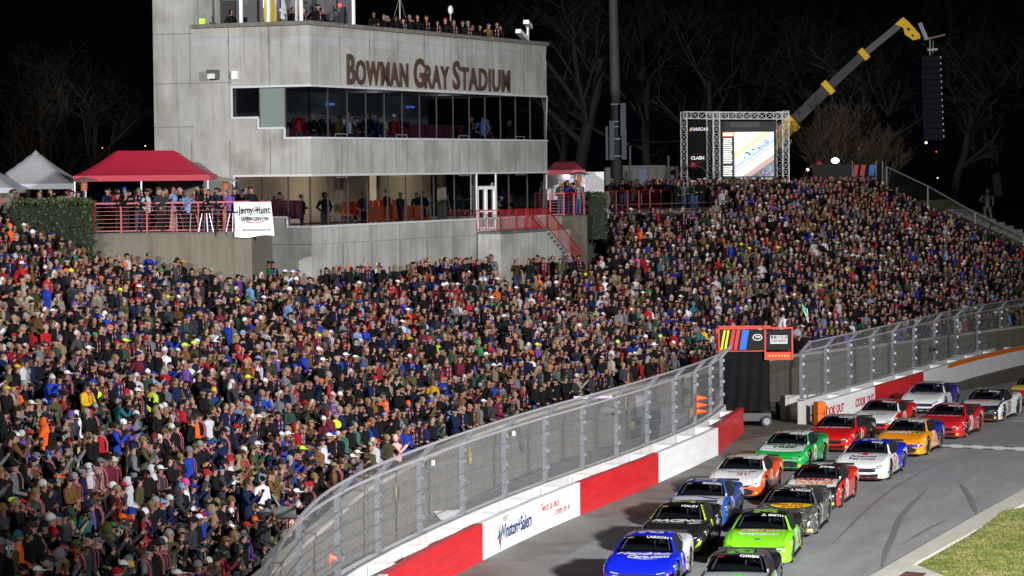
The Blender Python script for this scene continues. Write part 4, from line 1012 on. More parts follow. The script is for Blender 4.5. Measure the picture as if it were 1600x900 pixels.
pw = [at_z(x, y, 8.8) for x, y in ((1010, 318), (1115, 312), (1240, 311), (1300, 313), (1378, 311))]
strip_wall([Vector(p[:2]) for p in pw], 0, .3, 8.7, 9.55).build('wall', M_tan, MB_o)
# white kiosk under small canopy
a = at_y(857, 272, 156); o = empty('kiosk', (a.x, 156, 8.8), 0, 'white lit kiosk panel under the small red canopy', 'kiosk'); MB().box((1.4, 0, 1.55), (3.2, .1, 1.5)).build('panel', mat('kiosk_white', (.6, .6, .62), .5), o)
q = at_y(885, 275, 155.7); MB().ell(q-Vector((a.x, 156, 8.8)), (.14, .14, .14), 10, 6).build('lamp', mat('lamp_glow', (1, 1, 1)), o)
# branded mesh fence panels at the far top corner
ff = empty('banner_fence', (0, 0, 0), 0, 'dark fence with slanted red and blue stripes at the top corner of the far stand', 'fence')
FD = 195.0
def fp(px, py): return sp(px, py, FD)
a = fp(1270, 257); b = fp(1379, 254)
MB().box(((a.x+fp(1330, 0).x)/2, FD, (a.z+8.8)/2), (fp(1330, 0).x-a.x, .05, a.z-8.8)).build('screen_cloth', mat('dark_cloth', (.02, .02, .022), .9), ff)
MB().box(((fp(1330, 0).x+b.x)/2, FD+.02, (a.z+8.8)/2), (b.x-fp(1330, 0).x, .05, a.z-8.8)).build('banner_cloth', M_black, ff)
for (x0_, x1_, sh, c) in ((1331, 1340, 4, (.45, .03, .02)), (1342, 1351, 4, (.45, .03, .02)), (1356, 1367, 3, (.03, .12, .5))):
    vs = [fp(x0_, 281), fp(x1_-2, 281), fp(x1_+sh-2, 257.5), fp(x0_+sh, 257.5)]; MB().add([Vector((v.x, FD-.05, v.z)) for v in vs], [(0, 1, 2, 3)]).build('banner_stripe', mat('stripe_%.2f' % c[0], c, .6), ff)
for px in (1332, 1369, 1379): p = fp(px, 254); MB().tube([(p.x, FD-.03, 8.8), (p.x, FD-.03, p.z+.1)], .05, 6).build('post', M_galv, ff)
# sloping chain link fence at the far end of the stand
sf = empty('chain_link_fence', (0, 0, 0), 0, 'chain link fence stepping down the far end of the stand', 'fence')
M_mesh2 = glass_mat('fine_mesh', (.62, .62, .64), -.03, .6)
E = []
for f in (1.0, .84, .66, .48, .32, .16, .02):
    p = stand_pt(8.999, f); z = Z0+(ZT-Z0)*f; E.append(Vector((p.x+.25, p.y+.25, z)))
hts = [2.4, 2.3, 1.9, 1.7, 1.5, 1.4, 1.4]
for p, h in zip(E, hts): MB().tube([p-Vector((0, 0, .6)), p+Vector((0, 0, h))], .06, 6).build('post', M_galv, sf)
MB().tube([p+Vector((0, 0, h)) for p, h in zip(E, hts)], .045, 6).build('top_rail', M_galv, sf)
mesh_sheet([p-Vector((0, 0, .5)) for p in E], [p+Vector((0, 0, h)) for p, h in zip(E, hts)], 'wire_mesh', sf, M_mesh2)
# grass bank, steps and statue beyond the end fence
ed = Vector((.63, .78)); gb = MB(); rows = []
for f in (1.0, .8, .6, .4, .2, 0):
    p = stand_pt(8.999, f); z = Z0+(ZT-Z0)*f; rows.append([Vector((p.x+.3+ed.x*s, p.y+.3+ed.y*s, z+.1+.0*s)) for s in (0, 2.5, 5, 8)])
gb.grid(rows); tag(gb.build('grass_bank', M_grass), 'grass bank sloping down beyond the far end fence', 'grass', None, 'structure')
st = empty('concrete_steps', (0, 0, 0), 0, 'flight of pale concrete steps down the bank at the right edge', 'steps')
mb = MB(); a = stand_pt(8.999, .92); b = stand_pt(8.999, .30); 
for k in range(18):
    f = k/18; q = a*(1-f)+b*f+ed*5.2; z = 8.3-(8.3-4.2)*f; d = (b-a).normalized(); mb.prism([tuple(q+d*.0), tuple(q+d*.75), tuple(q+d*.75+ed*2), tuple(q+ed*2)], z-1.2, z)
mb.build('steps', mat('pale_steps', (.28, .27, .24), .9, noise=.15), st)
pst = sp(1543, 348, 203); sta = empty('statue', (pst.x, 203, pst.z), 0, 'dark bronze statue of a standing figure on the bank at the right', 'statue')
mb = MB(); mb.tube([(-.22, 0, 0), (-.2, .02, .5), (-.15, 0, 1.15)], [.13, .12, .17], 8); mb.tube([(.28, -.05, 0), (.24, -.02, .5), (.12, 0, 1.15)], [.13, .12, .17], 8)
mb.tube([(0, 0, 1.05), (0, 0, 1.45), (0, 0, 1.9), (0, 0, 2.05)], [(.26, .18), (.25, .19), (.34, .2), (.12, .1)], 10); mb.ell((0, 0, 2.22), (.13, .15, .18), 10, 8)
mb.tube([(-.32, 0, 1.9), (-.5, .05, 1.55), (-.25, -.18, 1.45)], [.09, .075, .06], 7); mb.tube([(.32, 0, 1.9), (.42, .02, 1.5), (.35, -.1, 1.15)], [.09, .075, .06], 7)
mb.build('figure', mat('bronze', (.045, .035, .03), .6), sta, 50)
MB().box((0, 0, -.55), (1.3, 1.1, 1.1)).build('plinth', M_conc, sta)
# small distant night lights (lit lamps)
for k, (px, py, D, c, lab) in enumerate(((1305, 251, 204, (.9, .85, 1), 'bright white flood lamp behind the far stand'), (1447, 223, 260, (1, .6, .25), 'warm street lamp under the speaker array'), (1347, 226, 300, (1, .95, .85), 'tiny white lamp among the shrubs'), (1362, 189, 300, (.8, 1, .9), 'tiny greenish lamp seen through the branches'), (1262, 265, 204, (.9, .9, 1), 'small white lamp left of the bright flood lamp'), (1465, 278, 290, (.9, 1, .85), 'tiny pale lamp beyond the end fence'), (227, 228, 300, (1, .8, .5), 'tiny warm lamp left of the press box'), (1341, 232, 300, (1, .35, .1), 'tiny orange lamp among the shrubs'), (1463, 237, 300, (1, .1, .05), 'tiny red lamp right of the street lamp'), (160, 231, 300, (1, .25, .08), 'tiny red lamp above the crimson canopy'))):
    q = sp(px, py, D); r = .20 if k == 0 else (.10 if k in (1, 4) else .06); o = tag(MB().ell((0, 0, 0), (r*1.4 if k == 0 else r, r, r), 10, 7).build('lamp', mat('night_lamp_%d' % k, c, .5, emit=c, estr=7 if k < 2 else 3)), lab, 'lamp'); o.location = q
    if k in (0, 4):
        MB().tube([(0, .1, -(q.z-8.8)), (0, .1, -r)], .04, 6).build('stand', M_dark, o)

# ================================================================ TREES (bare, winter)
def bare_tree(base, H, r0, seed, label, mtl, spread=.55, levels=5, lean=0.0, kind='tree', first=.3):
    rnd = random.Random(seed); o = empty('bare_tree' if kind == 'tree' else 'bare_shrub', base, 0, label, kind, 'bare trees behind the stand' if kind == 'tree' else 'bare multi stem shrubs behind the stand')
    tk = MB(); cr_ = MB()
    def grow(p, d, L, r, lv, mb):
        n = 4 if lv < 3 else 3; pts = [p]; rs = [r]; q = p; dd = d.copy()
        for i in range(n):
            dd = (dd+Vector((rnd.gauss(0, .13), rnd.gauss(0, .13), rnd.gauss(0, .08)+.03))).normalized(); q = q+dd*L/n; pts.append(q); rs.append(r*(1-.45*(i+1)/n))
        mb.tube(pts, rs, 7 if lv == 0 else (5 if lv < 3 else 3), cap=False)
        if lv >= levels: return
        nc = rnd.randint(3, 4) if lv else rnd.randint(4, 6)
        for i in range(nc):
            t = rnd.uniform(first if lv == 0 else .25, 1.0); k = min(n-1, int(t*n)); s = pts[k]+(pts[k+1]-pts[k])*(t*n-k)
            ax = Vector((rnd.gauss(0, 1), rnd.gauss(0, 1), rnd.gauss(0, .35))).normalized(); nd = (dd*.75+ax*spread*1.3+Vector((0, 0, .1))).normalized()
            grow(s, nd, L*rnd.uniform(.5, .75), max(.012, rs[k]*rnd.uniform(.45, .62)), lv+1, cr_)
    if kind == 'tree': grow(Vector((0, 0, 0)), Vector((lean, 0, 1)).normalized(), H*.55, r0, 0, tk)
    else:
        for i in range(9): a = 6.28*i/9; grow(Vector((.25*math.cos(a), .25*math.sin(a), 0)), Vector((.30*math.cos(a)+rnd.gauss(0, .1), .25*math.sin(a), 1)).normalized(), H*.6, r0, 1, tk if i < 9 else cr_)
    tk.build('trunk' if kind == 'tree' else 'stems', mtl, o); cr_.build('crown', mtl, o); return o
M_bark = mat('grey_bark', (.014, .012, .010), .9, noise=.3, nscale=3); M_bark2 = mat('tan_bark', (.075, .05, .028), .9, noise=.25, nscale=3)
TREES = [(905, 300, 225, 22, .55, 1, 'largest bare tree rising right of the press box roof'), (1010, 300, 245, 22, .40, 2, 'bare tree right of the light pole'), (1100, 300, 240, 18, .32, 3, 'bare tree behind the left side of the screen tower'), (1395, 300, 228, 17, .50, 4, 'broad bare tree with forking limbs behind the crane tip'), (1180, 300, 262, 20, .35, 5, 'distant bare tree above the screen tower'), (1490, 300, 240, 14, .38, 6, 'bare tree right of the speaker array'), (1560, 300, 250, 18, .42, 7, 'bare tree near the right edge of the photograph'), (870, 300, 255, 20, .35, 8, 'slim bare tree close to the press box corner'), (1290, 300, 258, 18, .35, 9, 'faint bare tree behind the crane boom'), (150, 300, 210, 13, .28, 10, 'bare tree left of the press box behind the crimson canopy'), (70, 300, 200, 12, .22, 11, 'bare tree behind the grey tents')]
for (px, py, D, H, r0, sd, lab) in TREES:
    q = at_y(px, py, D); bare_tree(Vector((q.x, D, 8.5)), H, r0, sd*7+1, lab, M_bark, .6, 5)
for (px, D, H, sd, lab) in ((1287, 207, 6.3, 31, 'rounded tan leafless shrub under the crane boom'), (1375, 210, 5.0, 32, 'wide tan leafless shrub left of the speaker array'), (1340, 222, 4.6, 33, 'darker leafless shrub between the two tan ones')):
    q = at_y(px, 300, D); bare_tree(Vector((q.x, D, 8.6)), H, .07, sd, lab, M_bark2, .38, 5, kind='shrub')
for (px, D, H, sd, lab) in ((60, 165, 7.5, 41, 'leafless shrub rising behind the left tents'),):
    q = at_y(px, 300, D); bare_tree(Vector((q.x, D, 8.6)), H, .07, sd, lab, M_bark2, .4, 4, kind='shrub')
# ================================================================ STOCK CARS
def interp(T, y, k):
    for i in range(len(T)-1):
        if T[i][0] <= y <= T[i+1][0]:
            t = (y-T[i][0])/(T[i+1][0]-T[i][0]); return T[i][k]*(1-t)+T[i+1][k]*t
    return T[0][k] if y < T[0][0] else T[-1][k]
#        y     w     zb   zf    zc
BODY = [(-2.42, .86, .30, .84, .86), (-2.39, .92, .20, .95, .99), (-2.30, .955, .14, .99, 1.02), (-2.0, .985, .13, .98, 1.01), (-1.7, .995, .12, .97, .99), (-1.34, 1.0, .11, .96, .96), (-.9, .99, .10, .92, .93),
        (-.4, .975, .10, .885, .90), (.2, .97, .10, .87, .89), (.7, .975, .10, .87, .89), (.95, .98, .10, .87, .885), (1.2, .99, .10, .865, .86), (1.45, 1.0, .11, .85, .82), (1.75, .995, .11, .80, .765), (2.0, .985, .11, .735, .70),
        (2.18, .965, .11, .675, .645), (2.30, .93, .11, .615, .60), (2.39, .87, .11, .555, .555), (2.45, .78, .12, .50, .51), (2.475, .70, .14, .44, .46)]
def body_section(y):
    w, zb, zf, zc = (interp(BODY, y, k) for k in (1, 2, 3, 4)); H = zf-zb
    half = [(0, zc), (.22*w, zc+.12*(zf-zc)), (.45*w, zc+.35*(zf-zc)), (.66*w, zc+.75*(zf-zc)), (.80*w, zf), (.89*w, zf-.02*H), (.95*w, zf-.08*H), (.985*w, zf-.20*H), (1.0*w, zb+.55*H), (.985*w, zb+.36*H), (.98*w, zb+.18*H), (.965*w, zb)]
    pts = [Vector((-x, y, z)) for x, z in half[::-1]]+[Vector((x, y, z)) for x, z in half[1:]]
    return pts
def make_body():
    ys = []
    y = -2.42
    base = sorted(set([b[0] for b in BODY]+[-2.2, -1.85, -1.55, -1.1, -.65, -.1, .45, 1.08, 1.32, 1.6, 1.88, 2.1, 2.24, 2.35, 2.42]))
    rows = [body_section(y) for y in base]; n = len(rows[0]); mb = MB(); mb.grid(rows)
    for i in range(len(base)-1): mb.f.append((i*n, (i+1)*n, (i+1)*n+n-1, i*n+n-1)); mb.m.append(0)
    mb.f.append(tuple(range(n-1, -1, -1))); mb.m.append(0); o = (len(base)-1)*n; mb.f.append(tuple(o+k for k in range(n))); mb.m.append(0)
    me = mb.mesh('car_body', [M_black, M_black]); ob = bpy.data.objects.new('tmp', me); COL.objects.link(ob)
    bm = bmesh.new(); bm.from_mesh(me); bmesh.ops.recalc_face_normals(bm, faces=bm.faces); bm.to_mesh(me); bm.free()
    cut = MB()
    for yy in (1.45, -1.34):
        for s in (-1, 1): cut.tube([(s*.66, yy, .36), (s*1.2, yy, .36)], .40, 28)
    cme = cut.mesh('cut', M_black); bm = bmesh.new(); bm.from_mesh(cme); bmesh.ops.recalc_face_normals(bm, faces=bm.faces); bm.to_mesh(cme); bm.free()
    co = bpy.data.objects.new('cut', cme); COL.objects.link(co)
    md = ob.modifiers.new('b', 'BOOLEAN'); md.operation = 'DIFFERENCE'; md.object = co; md.solver = 'EXACT'
    dg = bpy.context.evaluated_depsgraph_get(); dg.update(); out = bpy.data.meshes.new_from_object(ob.evaluated_get(dg)); out.name = 'car_body'
    bpy.data.objects.remove(ob); bpy.data.objects.remove(co)
    while len(out.materials) < 2: out.materials.append(M_black)
    for p in out.polygons:
        c = p.center; p.material_index = 0
        for yy in (1.45, -1.34):
            if abs(c.x) < .95 and math.hypot(c.y-yy, c.z-.36) < .405: p.material_index = 1
    out.polygons.foreach_set('use_smooth', [True]*len(out.polygons)); out.set_sharp_from_angle(angle=R_(32)); return out
BODY_ME = make_body()
GH = [(-1.85, .995, .66, .80), (-1.6, 1.07, .65, .84), (-1.35, 1.135, .64, .86), (-1.1, 1.185, .63, .88), (-.95, 1.21, .63, .89), (-.6, 1.235, .635, .90), (-.25, 1.24, .64, .905), (.05, 1.232, .645, .91), (.22, 1.21, .655, .91), (.40, 1.15, .705, .91), (.60, 1.065, .765, .905), (.80, .975, .82, .90), (.98, .885, .865, .885)]
def gh_sec(i):
    y, zt, wt, wb = GH[i]; zb = .83
    h = [(0, zt+.028), (.45*wt, zt+.018), (.915*wt, zt-.006), (wt, zt-.03), ((wt*.55+wb*.45), zb+(zt-.03-zb)*.5), (wb, zb)]
    return [Vector((-x, y, z)) for x, z in h[::-1]]+[Vector((x, y, z)) for x, z in h[1:]]
def make_cabin():
    S = [gh_sec(i) for i in range(len(GH))]; shell_ = MB(); ws = MB(); rg = MB(); sgl = MB(); sgr = MB()
    for i in range(len(GH)-1):
        y0, y1 = GH[i][0], GH[i+1][0]
        for j in range(10):
            q = [S[i][j], S[i][j+1], S[i+1][j+1], S[i+1][j]]; side = j < 2 or j > 7
            if side:
                glassy = (y0 >= -.96 and y1 <= .81 ) or (-1.61 <= y0 and y1 <= -1.09 and True)
                if y0 == -.95 and False: glassy = False
                t = (sgl if j < 2 else sgr) if glassy else shell_
            else:
                mid = 3 <= j <= 6
                t = ws if (mid and y0 >= .22) else (rg if (mid and y1 <= -.95) else shell_)
            t.add(q, [(0, 1, 2, 3)])
    out = []
    for mb, nm in ((shell_, 'car_cabin'), (ws, 'windshield'), (rg, 'rear_window'), (sgl, 'side_window'), (sgr, 'side_window')):
        me = mb.mesh(nm, M_black); bm = bmesh.new(); bm.from_mesh(me); bmesh.ops.remove_doubles(bm, verts=bm.verts, dist=.0005); bmesh.ops.recalc_face_normals(bm, faces=bm.faces); bm.to_mesh(me); bm.free()
        me.polygons.foreach_set('use_smooth', [True]*len(me.polygons)); me.set_sharp_from_angle(angle=R_(35)); out.append(me)
    full = MB(); full.grid(S); return out, full
(CAB_ME, WS_ME, RG_ME, SGL_ME, SGR_ME), CAB_FULL = make_cabin()
M_carglass = glass_mat('car_glass', (.50, .53, .62), .02, .05)
for me in (WS_ME, RG_ME): me.materials[0] = M_carglass
for me in (SGL_ME, SGR_ME): me.materials[0] = mat('window_net', (.022, .022, .024), .35, coat=.3)
bmB = bmesh.new(); bmB.from_mesh(BODY_ME); bmesh.ops.triangulate(bmB, faces=bmB.faces); BVH_BODY = BVHTree.FromBMesh(bmB); bmB.free()
BVH_CAB = BVHTree.FromPolygons([Vector(v) for v in CAB_FULL.v], CAB_FULL.f)
def decal(verts, faces, org, u, v, n, bvhs, off=.006, sub=2, maxl=.12):
    """lay flat artwork on the bodywork: project along -n"""
    u = Vector(u); v = Vector(v); n = Vector(n); bm = bmesh.new(); vs = [bm.verts.new(p) for p in verts]
    for f in faces:
        try: bm.faces.new([vs[i] for i in f])
        except Exception: pass
    bmesh.ops.triangulate(bm, faces=bm.faces)
    for _ in range(sub):
        ed = [e for e in bm.edges if e.calc_length() > maxl]
        if not ed: break
        bmesh.ops.subdivide_edges(bm, edges=ed, cuts=1); bmesh.ops.triangulate(bm, faces=[f for f in bm.faces if len(f.verts) > 3])
    bm.verts.index_update(); V = []; F = []; bad = set()
    for w in bm.verts:
        p = Vector(org)+u*w.co.x+v*w.co.y; best = None
        for b in bvhs:
            h = b.ray_cast(p+n*4.0, -n, 7.0)
            if h[0] is not None and (best is None or h[3] < best[0]): best = (h[3], h[0])
        if best is None: bad.add(w.index); V.append(p)
        else: V.append(best[1]+n*off)
    for f in bm.faces:
        idx = [w.index for w in f.verts]
        if not bad.intersection(idx): F.append(tuple(idx))
    bm.free(); return V, F
def art(parent, name, m, verts, faces, org, u, v, n, bv, **k):
    V, F = decal(verts, faces, org, u, v, n, bv, **k)
    if not F: return None
    return MB().add(V, F).build(name, m, parent)
TOP = dict(u=(-1, 0, 0), v=(0, -1, 0), n=(0, 0, 1))       # read from in front of the car
def top_text(parent, s, x, y, size, m, bold=.02, name='hood_lettering', bv=None, ysc=1.0, W=None, **k):
    vv, ff = text_mesh(s, size, bold=bold, **k)
    fx_ = W/(max(p.x for p in vv)-min(p.x for p in vv)) if W else 1.0
    vv = [Vector((p.x*fx_, p.y*ysc, 0)) for p in vv]
    return art(parent, name, m, vv, ff, (x, y, 0), TOP['u'], TOP['v'], TOP['n'], bv or [BVH_BODY])
def side_text(parent, s, y, z, size, m, name='door_number', bold=.03, **k):
    vv, ff = text_mesh(s, size, bold=bold, **k)
    art(parent, name, m, vv, ff, (0, y, z), (0, -1, 0), (0, 0, 1), (-1, 0, 0), [BVH_BODY], sub=2)   # driver's side
    return art(parent, name, m, vv, ff, (0, y, z), (0, 1, 0), (0, 0, 1), (1, 0, 0), [BVH_BODY], sub=2)
def poly_top(parent, name, m, P, bv=None, off=.004, n=(0, 0, 1), u=(1, 0, 0), v=(0, 1, 0), maxl=.2, sub=3):
    return art(parent, name, m, [Vector((p[0], p[1], 0)) for p in P], [tuple(range(len(P)))], (0, 0, 0), u, v, n, bv or [BVH_BODY], off=off, maxl=maxl, sub=sub)
_pc = {}
def paint(c, rough=.22, coat=.6):
    k = tuple(round(x, 3) for x in c)
    if k not in _pc: _pc[k] = mat('gloss_paint_%d' % len(_pc), c, rough, coat=coat)
    return _pc[k]
def livery(nm, base, hood=None, roof=None, rear=None, nose=None, side=None, rt=.35, camo=None):
    m = bpy.data.materials.new('livery_'+nm); m.use_nodes = True; nt = m.node_tree; p = nt.nodes['Principled BSDF']; p.inputs['Roughness'].default_value = .24; p.inputs['Coat Weight'].default_value = .7; p.inputs['Coat Roughness'].default_value = .05
    tc = nt.nodes.new('ShaderNodeTexCoord'); sx = nt.nodes.new('ShaderNodeSeparateXYZ'); nt.links.new(tc.outputs['Object'], sx.inputs[0]); X, Y, Z = sx.outputs
    def M(op, a, b):
        q = nt.nodes.new('ShaderNodeMath'); q.operation = op
        for i, w in enumerate((a, b)):
            if w is None: continue
            if isinstance(w, (int, float)): q.inputs[i].default_value = w
            else: nt.links.new(w, q.inputs[i])
        return q.outputs[0]
    ax = M('ABSOLUTE', X, None); n = nt.nodes.new('ShaderNodeTexNoise'); n.inputs['Scale'].default_value = 3; nt.links.new(tc.outputs['Object'], n.inputs['Vector'])
    cur = None
    def mix(cur, col, msk):
        q = nt.nodes.new('ShaderNodeMix'); q.data_type = 'RGBA'
        if isinstance(cur, tuple): q.inputs['A'].default_value = (*cur, 1)
        else: nt.links.new(cur, q.inputs['A'])
        if isinstance(col, tuple): q.inputs['B'].default_value = (*col, 1)
        else: nt.links.new(col, q.inputs['B'])
        nt.links.new(msk, q.inputs['Factor']); return q.outputs['Result']
    cur = base
    if camo:
        vo = nt.nodes.new('ShaderNodeTexNoise'); vo.inputs['Scale'].default_value = 7; vo.inputs['Detail'].default_value = 4; nt.links.new(tc.outputs['Object'], vo.inputs['Vector'])
        cur = mix(base, camo[0], M('GREATER_THAN', vo.outputs['Fac'], .52)); cur = mix(cur, camo[1], M('GREATER_THAN', vo.outputs['Fac'], .60))
    if side: cur = mix(cur, side, M('GREATER_THAN', ax, .90))
    if rear: cur = mix(cur, rear, M('GREATER_THAN', M('SUBTRACT', M('MULTIPLY', Z, .9), Y), rt+.4))
    if hood: cur = mix(cur, hood, M('MULTIPLY', M('MULTIPLY', M('GREATER_THAN', Y, .7), M('LESS_THAN', Y, 2.02)), M('MULTIPLY', M('LESS_THAN', ax, .82), M('LESS_THAN', Z, .95))))
    if nose: cur = mix(cur, nose, M('MULTIPLY', M('GREATER_THAN', Y, 2.0), M('LESS_THAN', Z, .46)))
    if roof: cur = mix(cur, roof, M('GREATER_THAN', Z, 1.185))
    if isinstance(cur, tuple): p.inputs['Base Color'].default_value = (*cur, 1)
    else: nt.links.new(cur, p.inputs['Base Color'])
    return m
# wheel meshes
def wheel_meshes():
    prof = [(.20, -.12), (.30, -.145), (.335, -.13), (.345, -.09), (.345, .09), (.335, .13), (.30, .145), (.20, .12)]
    def lathe(prof, n=32):
        mb = MB(); rows = [[Vector((h, r*math.cos(2*math.pi*k/n), r*math.sin(2*math.pi*k/n))) for k in range(n+1)] for r, h in prof]; mb.grid(rows); return mb
    t = lathe(prof).mesh('tyre', mat('tyre_rubber', (.02, .02, .02), .75, noise=.2, nscale=9), 40)
    rim = lathe([(.235, .125), (.225, .06), (.20, .05), (.10, .10), (.045, .11), (.045, .15), (.0, .15)], 24)
    for k in range(10):
        a = 2*math.pi*k/10; rim.bar((.105, .04*math.cos(a), .04*math.sin(a)), (.075, .22*math.cos(a), .22*math.sin(a)), .045, .03)
    rim2 = lathe([(.235, -.125), (.2, -.05), (.0, -.05)], 24); rim.add(rim2.v, rim2.f)
    r = rim.mesh('rim', mat('rim_graphite', (.05, .05, .055), .35, .7), 35)
    le = MB()
    for a0 in (20, 200):
        for k in range(12):
            if k in (5, 6): continue
            a = R_(a0+k*8); b = R_(a0+k*8+5.5)
            le.add([(.1475, .25*math.cos(a), .25*math.sin(a)), (.1475, .25*math.cos(b), .25*math.sin(b)), (.143, .305*math.cos(b), .305*math.sin(b)), (.143, .305*math.cos(a), .305*math.sin(a))], [(0, 1, 2, 3)])
    l = le.mesh('sidewall_lettering', mat('tyre_yellow', (.55, .50, .02), .6)); return t, r, l
TY, RI, LE = wheel_meshes()
def mesh_obj(name, me, parent, M=None):
    o = bpy.data.objects.new(name, me); COL.objects.link(o); o.parent = parent
    if M is not None: o.matrix_local = M
    return o
def car_common():
    c = {}
    # shared meshes for splitter, spoiler, interior, mirrors, lights
    sp_ = MB(); pr = [(-.93, 2.05), (-.90, 2.33), (-.78, 2.47), (-.5, 2.53), (0, 2.55), (.5, 2.53), (.78, 2.47), (.90, 2.33), (.93, 2.05)]; sp_.prism(pr, .085, .115); c['splitter'] = sp_.mesh('splitter', mat('splitter_black', (.015, .015, .016), .5))
    c['skirt_left'] = MB().box((-.955, .05, .105), (.03, 1.9, .07)).mesh('side_skirt', M_black); c['skirt_right'] = MB().box((.955, .05, .105), (.03, 1.9, .07)).mesh('side_skirt', M_black)
    s2 = MB(); s2.grid([[Vector((x, -2.36, 1.0)) for x in (-.78, 0, .78)], [Vector((x, -2.43, 1.075)) for x in (-.78, 0, .78)]]); c['spoiler'] = s2.mesh('spoiler', mat('spoiler_black', (.012, .012, .013), .8))
    it = MB(); it.add([(-.72, .93, .915), (.72, .93, .915), (.66, -1.7, .985), (-.66, -1.7, .985)], [(0, 1, 2, 3)])
    it.box((0, .62, .93), (1.25, .3, .05)); c['interior'] = it.mesh('interior', mat('interior_black', (.008, .008, .009), .8))
    rb = MB(); g = .022
    for s in (-1, 1):
        rb.tube([(s*.66, .80, .92), (s*.56, .25, 1.15), (s*.53, -.7, 1.19)], g, 6)
    rb.tube([(-.55, -.62, .93), (-.53, -.66, 1.18), (.53, -.66, 1.18), (.55, -.62, .93)], g, 6)
    c['roll_cage'] = rb.mesh('roll_cage', mat('cage_grey', (.16, .165, .18), .5))
    st = MB(); st.box((-.34, -.30, 1.04), (.38, .14, .30)); st.box((-.34, -.22, 1.12), (.14, .05, .1)); st.box((-.52, -.15, 1.04), (.04, .3, .18)); st.box((-.16, -.15, 1.04), (.04, .3, .18)); c['seat'] = st.mesh('seat', mat('seat_grey', (.22, .22, .24), .6))
    sw = MB(); sw.tube([(-.34+.14*math.cos(a), .30+.05*math.sin(a), .99+.12*math.sin(a)) for a in [R_(20*i) for i in range(19)]], .016, 5); c['steering_wheel'] = sw.mesh('steering_wheel', M_dark)
    hm = MB(); hm.ell((-.34, -.16, 1.09), (.115, .13, .125), 14, 10); c['helmet'] = hm
    rr = MB(); [rr.bar((s*.40, .1, 1.262), (s*.40, -.75, 1.262), .012, .02) for s in (-1, 1)]; c['roof_rail'] = rr.mesh('roof_rail', M_black)
    return c
CC = car_common()
FRN = dict(u=(-1, 0, 0), v=(0, 0, 1), n=(0, 1, 0))
def fpoly(parent, nm, m, P, off=.005): return art(parent, nm, m, [Vector((p[0], p[1], 0)) for p in P], [tuple(range(len(P)))], (0, 0, 0), FRN['u'], FRN['v'], FRN['n'], [BVH_BODY], off=off, sub=3, maxl=.10)
M_grille = mat('grille_black', (.012, .012, .013), .45); M_lamp = mat('headlamp_decal', (.50, .52, .56), .2, coat=.5)
def headlamp(parent, s, style):
    if style == 'slit': P = [(s*.42, .475), (s*.62, .52), (s*.80, .575), (s*.82, .54), (s*.62, .475), (s*.45, .445)]
    else: P = [(s*.48, .44), (s*.60, .535), (s*.80, .59), (s*.83, .55), (s*.72, .47), (s*.52, .42)]
    if s < 0: P = P[::-1]
    o = fpoly(parent, 'headlight', M_grille, P)
    cx = sum(p[0] for p in P)/len(P); cy = sum(p[1] for p in P)/len(P)
    Q = [(cx+(p[0]-cx)*.62, cy+(p[1]-cy)*.42+.006) for p in P]; fpoly(o or parent, 'lens', M_lamp, Q, .008); return o
WHITE = (.75, .75, .76)
